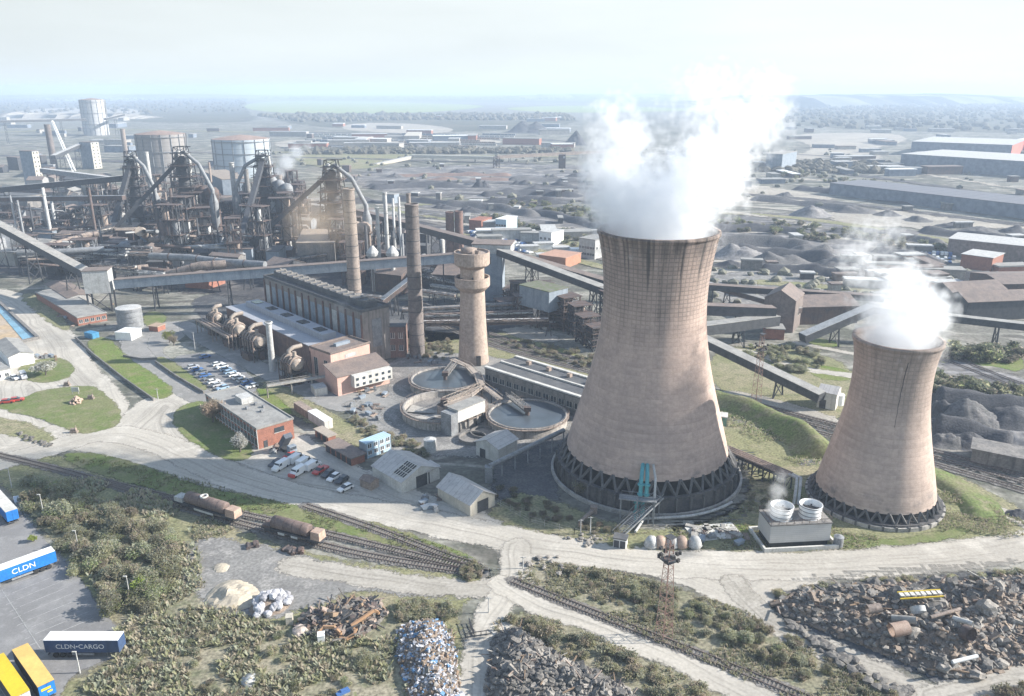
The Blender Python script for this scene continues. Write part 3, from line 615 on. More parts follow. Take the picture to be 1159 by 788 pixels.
M_fibre = ribmat("weathered_fibre_cement", (.47, .45, .43), (.36, .34, .335), 1.8, dirt=.6, c3=(.21, .19, .18), axis='x')
M_rclad = ribmat("rusty_cladding", (.27, .245, .225), (.19, .175, .165), 3.2, dirt=.7, c3=(.07, .06, .06), axis='xy')
M_pink = mat("faded_pink_render", (.56, .37, .31), (.49, .32, .27), scale=.4, var=.12, streak=.3, c3=(.25, .17, .15))
M_bluec = ribmat("pale_blue_cabin_paint", (.38, .52, .63), (.33, .45, .55), .9, dirt=.3)
M_blueg = mat("blue_grey_cladding", (.25, .29, .335), (.19, .225, .265), scale=.3, var=.12, streak=.4)
M_teal = mat("turquoise_pipe_paint", (.09, .33, .36), (.07, .27, .30), scale=.6, var=.12, rough=.5)
M_lead = ribmat("pale_lead_roof", (.33, .34, .37), (.27, .28, .31), 2.2, dirt=.5, axis='x')
M_wood = mat("weathered_timber", (.24, .17, .115), (.17, .125, .09), scale=1., var=.25)
def _glass():
    m, nb, bs = newmat("window_glass"); bs.inputs["Base Color"].default_value = (.045, .055, .065, 1); bs.inputs["Roughness"].default_value = .12
    bs.inputs["Specular IOR Level"].default_value = .6; return m
M_glass = _glass()
def _water(name, c, r=.07):
    m, nb, bs = newmat(name); geo = nb.node("ShaderNodeNewGeometry").outputs["Position"]
    nb.put(bs.inputs["Base Color"], nb.mix(nb.ramp(nb.noise(geo, .12, 4), .4, .65), c, tuple(x * .7 for x in c)))
    bs.inputs["Roughness"].default_value = r; b = nb.node("ShaderNodeBump"); b.inputs["Strength"].default_value = .06
    nb.put(b.inputs["Height"], nb.noise(geo, 1.2, 3)); nb.put(bs.inputs["Normal"], b.outputs[0]); return m
M_water = _water("clarifier_water", (.075, .09, .105), .3)

def rect(a, b, c, z=0.):
    A, B, C_ = (p if isinstance(p, Vector) else G(p[0], p[1], z) for p in (a, b, c))
    d = B - A; d.z = 0; Ln = d.length; d.normalize(); n = Vector((-d.y, d.x, 0)); wd = (C_ - B).dot(n)
    if wd < 0: n = -n
    ctr = (A + B) / 2 + n * abs(wd) / 2; ctr.z = 0
    # local x along a->b; local y towards c (mirror handled by `flip`)
    return ctr, Ln, abs(wd), atan2(d.y, d.x), (1 if wd > 0 else -1)
def building(name, label, cat, a, b, c, h, zc=0., roof='flat', rise=2., wall=None, roofm=None, wins=(), doors=(), parapet=0., over=.35, group=None, base=0., ridge='x', trim=None):
    ctr, Ln, W, rz, fl = rect(a, b, c, zc); t = thing(name, label, cat, ctr, rz, group)
    wall = wall or M_corr; roofm = roofm or M_felt; x0, x1, y0, y1 = -Ln / 2, Ln / 2, -W / 2, W / 2
    mb = MB()
    if roof == 'flat': mb.box(0, 0, base, Ln, W, h - base)
    elif roof == 'gable':
        mb.box(0, 0, base, Ln, W, h - base)
        if ridge == 'x':
            for x in (x0, x1): mb.add([(x, y0, h), (x, y1, h), (x, 0, h + rise)], [(0, 1, 2)], False)
        else:
            for y in (y0, y1): mb.add([(x0, y, h), (x1, y, h), (0, y, h + rise)], [(0, 1, 2)], False)
    elif roof == 'mono':
        s = fl; hl, hh = (h, h + rise)
        zf, zb = (hl, hh) if fl > 0 else (hh, hl)
        mb.add([(x0, y0, base), (x1, y0, base), (x1, y1, base), (x0, y1, base), (x0, y0, zf), (x1, y0, zf), (x1, y1, zb), (x0, y1, zb)],
               [(3, 2, 1, 0), (4, 5, 6, 7), (0, 1, 5, 4), (1, 2, 6, 5), (2, 3, 7, 6), (3, 0, 4, 7)], False)
    mb.build("wall", wall, t)
    rf = MB(); o = over
    if roof == 'flat':
        rf.box(0, 0, h + .01, Ln + 2 * o, W + 2 * o, .3)
        if parapet:
            for cx_, cy_, sx, sy in ((0, y0 - .05, Ln + .6, .35), (0, y1 + .05, Ln + .6, .35), (x0 - .05, 0, .35, W - .3), (x1 + .05, 0, .35, W - .3)): rf.box(cx_, cy_, h + .312, sx, sy, parapet)
    elif roof == 'gable':
        if ridge == 'x':
            k = rise / (W / 2)
            for s in (-1, 1):
                A = [(x0 - o, s * (W / 2 + o), h - o * k + .05), (x1 + o, s * (W / 2 + o), h - o * k + .05), (x1 + o, 0, h + rise + .05), (x0 - o, 0, h + rise + .05)]
                rf.add(A + [(x, y, z + .16) for x, y, z in A], [(0, 1, 2, 3), (7, 6, 5, 4), (0, 1, 5, 4), (1, 2, 6, 5), (3, 0, 4, 7)], False)
        else:
            k = rise / (Ln / 2)
            for s in (-1, 1):
                A = [(s * (Ln / 2 + o), y0 - o, h - o * k + .05), (s * (Ln / 2 + o), y1 + o, h - o * k + .05), (0, y1 + o, h + rise + .05), (0, y0 - o, h + rise + .05)]
                rf.add(A + [(x, y, z + .16) for x, y, z in A], [(0, 1, 2, 3), (7, 6, 5, 4), (0, 1, 5, 4), (1, 2, 6, 5), (3, 0, 4, 7)], False)
    elif roof == 'mono':
        A = [(x0 - o, y0 - o, zf + .05), (x1 + o, y0 - o, zf + .05), (x1 + o, y1 + o, zb + .05), (x0 - o, y1 + o, zb + .05)]
        rf.add(A + [(x, y, z + .2) for x, y, z in A], [(0, 1, 2, 3), (7, 6, 5, 4), (0, 1, 5, 4), (1, 2, 6, 5), (2, 3, 7, 6), (3, 0, 4, 7)], False)
    rf.build("roof", roofm, t)
    def on_side(side, u, z, wd, ht, th, nm, m, frame=None):
        q = MB(); q.use(m)
        if side in 'fk':
            y = (y0 if (side == 'f') == (fl > 0) else y1); sg = -1 if y < 0 else 1
            L2 = Ln * (u - .5); q.box(L2, y + sg * th / 2, z, wd, th, ht)
            if frame:
                q.use(frame)
                for dx in (-wd / 2, 0, wd / 2): q.box(L2 + dx, y + sg * (th / 2 + .02), z - .05, .12, th + .04, ht + .1)
                q.box(L2, y + sg * (th / 2 + .03), z - .12, wd + .25, th + .08, .14)
        else:
            x = x0 if side == 'l' else x1; sg = -1 if side == 'l' else 1; uu = (u - .5) * W * fl
            q.box(x + sg * th / 2, uu, z, th, wd, ht)
            if frame:
                q.use(frame)
                for dy in (-wd / 2, 0, wd / 2): q.box(x + sg * (th / 2 + .02), uu + dy, z - .05, th + .04, .12, ht + .1)
                q.box(x + sg * (th / 2 + .03), uu, z - .12, th + .08, wd + .25, .14)
        return q.build(nm, None, t)
    for side, n, z, wd, ht in wins:
        for i in range(n): on_side(side, (i + .5) / n, z, wd, ht, .08, "window", M_glass, trim or M_offwhite)
    for side, u, wd, ht in doors: on_side(side, u, base + .03, wd, ht, .1, "door", M_steel)
    t["L"] = Ln; t["W"] = W; t["fl"] = fl
    return t
def local(t, nm, mb, m=None): return mb.build(nm, m, t)

# ------------------------------------------------------------------ the brick office and the sheds by the dirt road
H_ = top_z(293, 509, 486.5)
of = building("office_block", "two storey red brick office with a flat felt roof", "office", (236, 468), (293, 509), (331, 495), H_, wall=M_brick, roofm=M_felt, over=.25, parapet=.3,
    wins=[('f', 16, .9, 2.0, 1.7), ('f', 16, H_ - 2.7, 2.0, 1.7), ('k', 12, H_ - 2.7, 1.8, 1.6)], doors=[('r', .2, 1.2, 2.2)])
Lo, Wo, fo = of["L"], of["W"], of["fl"]
for u in (.28, .42): 
    q = MB(); q.use(M_glass).box(Lo / 2 + .05, (u + .25 - .5) * Wo * fo, H_ - 2.6, .1, 1.5, 1.5); q.use(M_offwhite).box(Lo / 2 + .07, (u + .25 - .5) * Wo * fo, H_ - 2.75, .14, 1.8, .14); q.build("window", None, of)
q = MB()
for u in range(17): q.box(-Lo / 2 + Lo * u / 16, -fo * (Wo / 2 + .12), .1, .22, .2, H_ - .2)
q.build("mullion_rail", M_pale, of)
q = MB(); q.box(-Lo * .12, fo * Wo * .08, H_ + .33, 5, 3.8, 1.9); q.build("roof_house", M_pale, of)
for x, y in ((-.28, .1), (.02, .2), (.06, -.1), (.12, .28), (.2, .1)):
    q = MB(); q.box(x * Lo, y * Wo, H_ + .33, 1.1, .8, .7); q.build("roof_vent", M_gsteel, of)
building("garage_block", "long brown roofed garage with open bays facing the parked vans", "garage", (369, 511), (398.4, 528), (413, 522.5), 2.4, wall=M_brick, roofm=M_broof, over=.5, wins=(),
    doors=[('f', .1, 1.9, 2.0), ('f', .3, 1.9, 2.0), ('f', .5, 1.9, 2.0), ('f', .7, 1.9, 2.0), ('f', .9, 1.9, 2.0)])
building("garage_block", "small tan roofed garage behind the long brown garage", "garage", (357, 494), (372, 503), (379, 499.5), 2.3, wall=M_brick, roofm=mat("tan_roof", (.36, .31, .26), (.3, .26, .22)), over=.4,
    doors=[('f', .3, 1.9, 1.9), ('f', .7, 1.9, 1.9)])
def container(label, a, b, c, h, m, roofm=None, name="storage_container", cat="container", group=None):
    ctr, Ln, W, rz, fl = rect(a, b, c); t = thing(name, label, cat, ctr, rz, group)
    q = MB(); q.box(0, 0, .15, Ln, W, h - .15); q.build("body", m, t)
    r = MB(); r.box(0, 0, h + .002, Ln + .1, W + .1, .12); r.build("roof", roofm or m, t)
    d = MB()
    for s in (-1, 1): d.box(Ln / 2 + .04, s * W * .24, .3, .08, W * .44, h - .5)
    d.build("door", m, t); return t
container("long white container behind the brick office", (349, 475.5), (367.5, 487.5), (376, 484), 3., M_offwhite, M_white)
container("brown container end to end with the white container", (333, 464.5), (348, 474.5), (354, 471), 2.6, M_rust2)
H_ = top_z(415.5, 519.7, 503.5)
pc = building("site_cabin", "two storey pale blue stacked site cabin", "cabin", (415.5, 519.7), (442.7, 509), (437, 504.5), H_, wall=M_bluec, roofm=M_bluec, over=.1,
    wins=[('f', 4, 1.1, 1.3, 1.1), ('f', 4, H_ / 2 + .9, 1.3, 1.1)], doors=[('f', .62, .9, 2.0)], trim=M_white)
q = MB(); q.box(0, 0, H_ / 2 - .08, pc["L"] + .16, pc["W"] + .16, .14)
for x in (-.5, 0, .5): q.box(x * pc["L"], 0, .1, .14, pc["W"] + .2, H_ - .2)
q.build("frame", M_blueg, pc)
# shed with stripped roof
H_ = top_z(422, 540, 527.5)
sh = building("storage_shed", "pale shed with part of its roof stripped to bare trusses", "shed", (422, 540), (455, 559.5), (494, 540), H_, roof='gable', rise=2.6, wall=M_offwhite, roofm=M_fibre, over=.3, doors=[('r', .55, 4.4, 3.3)])
roof = [o for o in sh.children if o.name.startswith("roof")][0]; Ls, Ws, fs = sh["L"], sh["W"], sh["fl"]
me = roof.data; bmx = bmesh.new(); bmx.from_mesh(me); bmx.free()
q = MB(); k = 2.6 / (Ws / 2)
def slope_pt(x, y, up=.3): return (x, y * -fs, H_ + 2.6 - abs(y) * k + up)
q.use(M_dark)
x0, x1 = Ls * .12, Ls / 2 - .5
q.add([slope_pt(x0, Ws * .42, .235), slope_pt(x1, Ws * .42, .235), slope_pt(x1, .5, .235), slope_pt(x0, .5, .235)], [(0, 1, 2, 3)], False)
q.use(M_offwhite)
for i in range(4):
    y = .5 + (Ws * .42 - .5) * i / 3; q.beam(slope_pt(x0, y), slope_pt(x1, y), .14)
for i in range(6):
    x = x0 + (x1 - x0) * i / 5; q.beam(slope_pt(x, .5), slope_pt(x, Ws * .42), .14)
q.build("bare_trusses", None, sh)
building("lean_to", "low lean-to beside the stripped shed", "shed", (484, 548), (497, 541), (492, 535), 3.4, roof='mono', rise=.6, wall=M_offwhite, roofm=M_fibre)
H_ = top_z(495.8, 563.7, 551)
s2 = building("storage_shed", "cream gabled shed with a grey sheet roof beside the dirt road", "shed", (495.8, 563.7), (532.5, 585), (560.5, 572.5), H_, roof='gable', rise=2.4, wall=mat("cream_render", (.50, .46, .39), (.42, .39, .33), streak=.3, var=.1), roofm=M_fibre, over=.35, doors=[('r', .5, 3.5, 3.2)])
building("pump_shed", "grey gabled shed with skylight strips beneath the clarifiers", "shed", (539, 515), (564, 524), (588, 513), 4.2, roof='gable', rise=1.6, wall=M_offwhite, roofm=M_fibre, over=.4, doors=[('f', .3, 2, 2.6)], ridge='y')
building("outhouse", "tiny brown outhouse at the corner of the stripped shed", "shed", (408, 551), (420, 556), (424, 549), 2.2, roof='gable', rise=.7, wall=M_rust2, roofm=M_broof, over=.2)
building("gas_hut", "small white hut beside the road below the taller cooling tower", "hut", (694, 619.5), (708, 622), (712, 617), 2.3, wall=M_white, roofm=M_dfelt, over=.2, doors=[('f', .25, 1.2, 1.9), ('f', .75, 1.2, 1.9)])
# left-hand yard buildings
building("workshop", "low brick workshop with a grey roof beside the dusty yard", "workshop", (42, 339), (89, 369), (118, 361), 3.6, wall=M_brick, roofm=M_felt, over=.3, wins=[('r', 5, 1.1, 1.6, 1.4)], parapet=.2)
building("workshop", "dark roofed narrow shed behind the brick workshop", "workshop", (52, 330), (78, 347), (100, 340), 4.0, roof='gable', rise=1., wall=M_corr, roofm=M_broof)
building("warehouse", "white warehouse with a grey roof on the left yard edge", "warehouse", (12, 417), (40, 411.5), (26, 394), 4.2, roof='gable', rise=1.2, wall=M_white, roofm=M_felt, over=.3, ridge='y')
building("gatehouse", "small white gatehouse beside the warehouse", "hut", (-4, 432), (13, 428), (8, 418), 3.6, wall=M_white, roofm=M_felt, wins=[('f', 2, 1.1, 1.3, 1.2)])
def tank(name, label, px, py, r, h, m, roofm=None, group=None, cone=.6, rail=False, z0=0, cat="tank", n=28):
    p = G(px, py) if not isinstance(px, Vector) else px
    t = thing(name, label, cat, (p.x, p.y, z0), 0, group)
    q = MB(); q.lathe([(r, 0), (r, h)], n); q.build("shell", m, t)
    k = MB(); k.lathe([(r + .05, h - .05), (r + .05, h + .12), (r * .5, h + cone * .6), (.02, h + cone)], n, smooth=False); k.build("roof", roofm or m, t)
    if rail:
        g_ = MB()
        for j in range(4): g_.lathe([(r + .12, h * (j + .5) / 4), (r + .2, h * (j + .5) / 4), (r + .2, h * (j + .5) / 4 + .2), (r + .12, h * (j + .5) / 4 + .2)], n)
        g_.build("stiffener", m, t)
    return t
tank("water_tank", "pale grey steel water tank behind a white kiosk", 148.5, 371, 5.2, 9.2, M_gsteel, M_pale, rail=True)
building("kiosk", "white kiosk at the foot of the steel water tank", "kiosk", (131, 385), (149, 386), (157, 380), 3.2, wall=M_white, roofm=M_white, over=.1)
container("bright blue skip on the roadside by the tank", (96, 382.5), (105, 384.5), (107, 381), 2.4, mat("blue_skip_paint", (.07, .25, .42), (.06, .2, .35)), name="skip", cat="skip")
building("brick_kiosk", "tiny orange brick kiosk right of the water tank", "kiosk", (169, 375), (179, 376), (182, 372), 2.2, wall=M_brick, roofm=mat("tan_roof2", (.36, .27, .2), (.3, .22, .17)))
# settling pond at the left edge
pd = thing("settling_pond", "concrete settling pond with blue water at the left edge", "pond", G(14, 372))
o0 = G(14, 372); A, B, C_, D_ = (G(-30, 341) - o0, G(0, 344) - o0, G(43, 384) - o0, G(-30, 400) - o0)
q = MB()
for a, b in ((A, B), (B, C_), (C_, D_)): q.beam(a + Vector((0, 0, .6)), b + Vector((0, 0, .6)), 1.3, 1.2)
q.build("kerb", M_dconc, pd)
q = MB(); q.add([A, B, C_, D_], [(0, 1, 2, 3)]); [None for _ in ()]; w0 = q.build("silt", mat("ochre_silt", (.40, .30, .19), (.36, .30, .24), scale=.08), pd); w0.location.z = .3
q = MB(); E, F = B.lerp(A, .35), C_.lerp(D_, .22); q.add([B, C_, F, E], [(0, 1, 2, 3)]); w1 = q.build("water", _water("pond_water", (.16, .33, .45), .25), pd); w1.location.z = .42

# ------------------------------------------------------------------ power house
PH = building("power_house", "long rust brown power house with a sooty monitor roof", "power station", (299, 314), (409, 354), (441.5, 348), 20.5, zc=20.5, wall=M_rclad, roofm=M_dfelt, over=.3, parapet=.8)
Lp, Wp, fp = PH["L"], PH["W"], PH["fl"]
q = MB(); q.box(0, 0, 20.82, Lp * .94, Wp * .42, 2.4); q.build("roof_monitor", M_dfelt, PH)
mv0 = None
for i in range(15):
    if mv0 is None: q = MB(); q.box(0, 0, 0, 1.3, Wp * .40, .55); q.lathe([(.5, .5), (.5, 1.0), (.2, 1.2)], 8); mv0 = q.build("roof_vent", M_dconc, PH); o = mv0
    else: o = mv0.copy(); COL.objects.link(o); o.parent = PH
    o.location = (-Lp * .45 + Lp * .9 * i / 14, 0, 23.23)
for i in range(14):
    q = MB(); q.box(-Lp / 2 + Lp * (i + .5) / 14, -fp * (Wp / 2 + .06), 8.5, Lp / 14 * .62, .12, 9.0); q.build("panel", M_blueg if i % 5 else M_pale, PH)
q = MB()
for i in range(15): q.box(-Lp / 2 + Lp * i / 14, -fp * (Wp / 2 + .25), .1, .7, .5, 19.5)
q.build("pilasters", M_dbrick, PH)
q = MB(); q.box(Lp / 2 + .08, fp * Wp * .02, 6, .16, Wp * .34, 11); q.build("louvre", M_gsteel, PH)
building("annex", "square sooty brick annex at the end of the power house", "building", (441, 405), (459, 405), (455, 397), 12.5, wall=M_dbrick, roofm=M_dfelt, wins=[('f', 2, 3, 1.6, 2.2), ('f', 2, 8, 1.6, 2.2)])
TH = building("turbine_hall", "lower hall with a pale lead roof and a row of skylights", "hall", (256, 348), (350, 392), (386, 379), 10.5, zc=10.5, wall=M_dbrick, roofm=M_lead, over=.3)
Lt, Wt, ft = TH["L"], TH["W"], TH["fl"]
q = MB(); q.box(Lt * .02, ft * Wt * .1, 10.82, Lt * .9, Wt * .36, 2.2); q.build("roof_monitor", M_lead, TH)
for i in range(5):
    q = MB(); q.box(-Lt * .36 + Lt * .185 * i, ft * Wt * .1, 13.03, Lt * .07, Wt * .22, .25); q.build("skylight", M_glass, TH)
PK = building("pump_house", "faded pink rendered pump house in front of the power house", "building", (351, 394), (374, 402), (427, 392), 12.0, zc=12., wall=M_pink, roofm=M_broof, over=.1, parapet=.6, wins=[('f', 2, 2.2, 2.0, 7.0)])
q = MB(); q.box(0, PK["fl"] * PK["W"] * .05, 12.33, 1.6, PK["W"] * .36, 1.0); q.build("roof_vent", M_blueg, PK)
q = MB(); q.box(PK["L"] / 2 + .06, 0, 9.3, .12, 5, 1.3); q.build("sign", M_pale, PK)
ext = building("pump_house_wing", "pink wing with a sloping brown roof and white upper storey", "building", (383, 449), (441, 434), (436, 424), 6.8, roof='mono', rise=2.2, wall=M_pink, roofm=M_broof)
q = MB(); q.box(ext["L"] * .12, -ext["fl"] * (ext["W"] / 2 + 1.3), 2.6, ext["L"] * .74, 2.6, 4.2); q.build("cladding", M_offwhite, ext)
for i in range(6):
    for z in (3.1, 5.1):
        q = MB(); q.box(ext["L"] * (.12 - .31 + .62 * i / 5), -ext["fl"] * (ext["W"] / 2 + 2.65), z, 1.0, .1, .9); q.build("window", M_glass, ext)
container("white site toilet cabin under the footbridge by the pink wing", (357, 449.5), (371, 447), (366, 441.5), 2.8, M_offwhite, M_pale, "site_cabin", "cabin")
# gas cleaners in front of the turbine hall
dirx = (G(349, 425) - G(245, 374)); dirx.z = 0; dirx.normalize(); nrm = Vector((-dirx.y, dirx.x, 0))
M_gal = mat("pale_duct_shell", (.36, .31, .265), (.28, .235, .2), scale=.4, streak=.5, c3=(.17, .13, .11))
def gas_cleaner(p, ln, r, z, label, arches=5):
    t = thing("gas_cleaner", label, "gas cleaner", p, atan2(dirx.y, dirx.x), "gas cleaning drums along the turbine hall")
    q = MB(); q.tube([(-ln / 2 - .6, 0, z), (-ln / 2, 0, z), (ln / 2, 0, z), (ln / 2 + .6, 0, z)], [r * .6, r, r, r * .6], 16); q.build("drum", M_gal, t)
    for i in range(arches):
        x = -ln / 2 + ln * (i + .5) / arches; q = MB()
        q.tube([(x, (r + .35) * cos(a), z + (r + .35) * sin(a)) for a in [pi * j / 8 for j in range(9)]] + [(x, -(r + .35), z - r * 1.3)], .42, 7); q.build("arch_pipe", M_rust2, t)
    q = MB(); q.tube([(-ln * .25, 0, z + r * .8), (-ln * .25, 0, z + r + 1.6), (-ln * .25, r * .8, z + r + 2.4), (-ln * .25, r * 2.2, z + r + 2.4)], .8, 10); q.tube([(ln * .25, 0, z + r * .8), (ln * .25, 0, z + r + 2.2)], .7, 10); q.build("riser", M_gal, t)
    q = MB()
    for x in (-.5, -.17, .17, .5):
        for y in (-1, 1): q.beam((x * ln, y * r * 1.5, 0), (x * ln, y * r * 1.5, z + r * .4), .28)
        q.beam((x * ln, -r * 1.5, z - r - .4), (x * ln, r * 1.5, z - r - .4), .25)
    for y in (-1, 1):
        for zz in (z * .35, z + r * .4): q.beam((-ln / 2, y * r * 1.5, zz), (ln / 2, y * r * 1.5, zz), .22)
    q.box(0, -r * 1.5, .2, ln * .5, 1.8, 2.6); q.box(ln * .3, r * .4, .2, 2.4, 2.2, 3.4); q.build("scaffold", M_rust, t)
    for i in (-1, 1):
        for j in (-1, 1):
            q = MB(); q.beam((i * ln * .4, j * r * .8, 0), (i * ln * .4, j * r * .7, z - r * .5), .5); q.build("leg", M_steel, t)
    q = MB(); q.box(0, 0, z - r - .9, ln, r * 2.6, .25)
    for i in (-1, 1): q.beam((-ln * .4, i * r * .8, .5), (ln * .4, i * r * .8, z - r - .8), .25); q.beam((ln * .4, i * r * .8, .5), (-ln * .4, i * r * .8, z - r - .8), .25)
    q.build("frame", M_steel, t); return t
for (px, py, ln, r, lab) in ((246, 378, 6, 1.7, "small gas cleaning drum, first of the row nearest the road bend"), (268, 391, 10, 2.3, "gas cleaning drum second in the row along the hall"),
    (290, 405, 11, 2.3, "gas cleaning drum third in the row, before the steel stack"), (333, 433, 8, 2.3, "gas cleaning drum beside the pink pump house")):
    p = G(px, py); gas_cleaner(p, ln, r, 7.6, lab)
q = MB(); p = G(309, 420); zt = top_z(307, 420, 366); q.tube([(0, 0, 0), (0, 0, 9), (0, 0, zt)], [1.3, 1.1, 1.05], 14); q.lathe([(1.5, zt), (1.5, zt + .5), (1.1, zt + .5)], 14)
o = q.build("steel_stack", M_pale); o.location = p; tag(o, "pale steel stack standing among the gas cleaning drums", "chimney")
pr = [G(215, 372), G(285, 382)]
for i in range(4):
    q = MB(); a = G(222, 362, 6) + nrm * (i * 1.6); b = G(258, 382, 6) + nrm * (i * 1.6); q.tube([a, b], .55, 8)
    for s in (0, .5, 1): c0 = a.lerp(b, s); q.beam((c0.x, c0.y, 0), c0, .3)
    tag(q.build("pipe_run", M_rust2), "rust pink pipe in the bundle behind the gas cleaning drums", "pipe", "pipe bundle behind the gas cleaners")
q = MB(); a = G(302, 437, 4.5); b = G(369, 426, 4.5); q.beam(a, b, 1.6, .5)
for s in (-1, 1):
    n2 = Vector((-(b - a).y, (b - a).x, 0)).normalized() * .8 * s; q.beam(a + n2 + Vector((0, 0, 1.1)), b + n2 + Vector((0, 0, 1.1)), .1)
for s in (0, .4, .75): c0 = a.lerp(b, s); q.beam((c0.x, c0.y, 0), c0, .35)
tag(q.build("footbridge", M_conc), "pale footbridge from the verge to the pink pump house", "footbridge")

# ------------------------------------------------------------------ chimneys and the concrete water tower
def chimney(label, base, top, wb, wt, m, bands=0, name="chimney", capm=None, group=None):
    p = G(*base); zt = top_z(top[0], base[1], top[1]); t = thing(name, label, "chimney", p, 0, group)
    q = MB(); q.lathe([(wb / 2, 0), (wb / 2 * .95 + wt / 2 * .05, zt * .1), (wt / 2, zt)], 24); q.lathe([(wt / 2, zt), (wt / 2 * .8, zt), (wt / 2 * .8, zt - 4)], 24); q.build("shaft", m, t)
    q = MB(); q.lathe([(wt / 2, zt - .8), (wt / 2 + .18, zt - .7), (wt / 2 + .18, zt + .1), (wt / 2 - .1, zt + .12)], 24); q.build("cap", capm or m, t)
    if bands:
        q = MB()
        for i in range(bands):
            z = zt * (i + 1) / (bands + 1); r = wb / 2 + (wt - wb) / 2 * z / zt; q.lathe([(r + .01, z), (r + .09, z + .03), (r + .09, z + .25), (r + .01, z + .28)], 24)
        q.build("bands", M_steel, t)
    return t
M_wt = mat("buff_tower_render", (.38, .30, .25), (.31, .25, .21), scale=.15, streak=.35, c3=(.20, .165, .145))
M_ch1 = mat("buff_chimney_concrete", (.27, .225, .195), (.21, .18, .16), scale=.15, streak=.5, c3=(.16, .13, .12))
M_ch2 = mat("grey_brown_chimney", (.18, .155, .145), (.13, .115, .11), scale=.15, streak=.5, c3=(.10, .09, .085))
chimney("buff chimney with a steamy foot behind the power house", (403, 352), (391, 213.5), 6.4, 5.2, M_ch1, 10)
chimney("tall grey brown chimney between the power house and water tower", (472.5, 403), (465, 231), 6.0, 5.0, M_ch2, 12)
chimney("slim pale steel stack behind the buff chimney", (440, 312), (434, 218), 2.6, 2.0, M_pale, 3)
chimney("slim brown capped stack hidden behind the grey brown chimney", (466, 318), (459.5, 219), 2.8, 2.3, M_ch1, 3)
p = G(536, 409); WT = thing("water_tower", "buff concrete water tower with two overhanging ring galleries", "water tower", p)
q = MB(); q.lathe([(5.9, 0), (5.5, 6), (4.9, 18), (4.6, 28), (4.6, 29)], 32); q.build("shaft", M_wt, WT)
q = MB(); q.lathe([(4.6, 28), (6.2, 29.6), (6.6, 30.2), (6.6, 33.4), (6.1, 33.4), (6.1, 31.6), (4.2, 31.6)], 36, smooth=False); q.build("gallery", M_wt, WT)
q = MB(); q.lathe([(4.5, 31.6), (4.5, 37.6)], 32); q.build("drum", M_wt, WT)
q = MB(); q.lathe([(4.5, 36.8), (6.2, 37.8), (6.6, 38.3), (6.6, 42.8), (6.2, 42.8), (6.2, 42.2), (.05, 42.2)], 36, smooth=False); q.build("tank", M_wt, WT)
q = MB(); q.lathe([(3.0, 42.2), (3.0, 43.7), (.05, 43.9)], 20, c=(-1.2, 1.2, 0)); q.box(1.8, -2, 42.2, 1.2, 1.2, 1.4); q.beam((2.5, 0, 42.2), (2.5, 0, 44.6), .2); q.build("roof_house", M_rust2, WT)
q = MB()
for k in range(7): a = 2 * pi * k / 7 + .3; q.box(5.3 * cos(a), 5.3 * sin(a), 31.7, .8, .6, 1.2 + .6 * (k % 3), a)
q.build("aerials", M_steel, WT)
q = MB(); q.box(2.2, -5.6, 0, 1.6, .6, 4, .2); q.build("door", M_dark, WT)

# ------------------------------------------------------------------ clarifiers
def clarifier(label, px, py, r, h, wz, bridge, full=True):
    p = G(px, py, wz); p.z = 0; t = thing("clarifier", label, "clarifier", p)
    q = MB(); q.lathe([(r + .3, 0), (r + .1, h), (r - .45, h), (r - .45, .3)], 56, smooth=False); q.build("wall", M_basin2, t)
    q = MB(); q.lathe([(r + .9, h - .5), (r + .9, h - .3), (r + .1, h - .3)], 56, smooth=False); q.lathe([(r + .9, h + .55), (r + .9, h + .65), (r + .8, h + .65)], 56, smooth=False)
    for k in range(40):
        a = 2 * pi * k / 40; q.beam(((r + .85) * cos(a), (r + .85) * sin(a), h - .3), ((r + .85) * cos(a), (r + .85) * sin(a), h + .6), .1)
    q.build("walkway", M_rust2, t)
    if full: q = MB(); q.lathe([(r - .46, wz), (.01, wz)], 56, smooth=False); q.build("water", M_water, t)
    else:
        q = MB(); q.lathe([(r - .46, .9), (r * .5, .5), (.01, .4)], 56, smooth=False); q.build("bed", M_dconc, t)
        q = MB(); q.lathe([(2.4, 0), (2.4, 3.4), (2.2, 3.4), (2.2, 0)], 24); q.build("centre_well", M_rust2, t)
        q = MB()
        for a0 in (.4, 2.7, 3.6): q.add([(2.6 * cos(a0), 2.6 * sin(a0), .7), ((r - 1) * cos(a0), (r - 1) * sin(a0), 1.2), ((r - 1) * cos(a0 + .5), (r - 1) * sin(a0 + .5), 1.2), (2.6 * cos(a0 + .9), 2.6 * sin(a0 + .9), .7)], [(0, 1, 2, 3)])
        q.build("scraper", M_conc, t)
    a, b = bridge; q = MB(); A = Vector(a); B = Vector(b)
    dd = (B - A).normalized(); nn = Vector((-dd.y, dd.x, 0))
    q.beam(A, B, 1.9, .4)
    for s in (-1, 1):
        q.beam(A + nn * s + Vector((0, 0, 1.3)), B + nn * s + Vector((0, 0, 1.3)), .14)
        nseg = max(3, int((B - A).length / 1.6))
        for i in range(nseg + 1):
            c0 = A.lerp(B, i / nseg) + nn * s; q.beam(c0, c0 + Vector((0, 0, 1.3)), .1)
            if i < nseg: c1 = A.lerp(B, (i + 1) / nseg) + nn * s; q.beam(c0, c1 + Vector((0, 0, 1.3)), .09)
    q.build("bridge", M_dconc if full else M_gal, t)
    q = MB(); q.tube([(0, 0, .3), (0, 0, h + 1.6)], .7, 10); q.box(0, 0, h + .9, 2.2, 1.8, 1.3); q.build("drive_head", M_rust, t)
    return t
M_basin2 = mat("lime_streaked_tank_wall", (.36, .335, .31), (.24, .225, .21), scale=.35, streak=.9, c3=(.10, .09, .085))
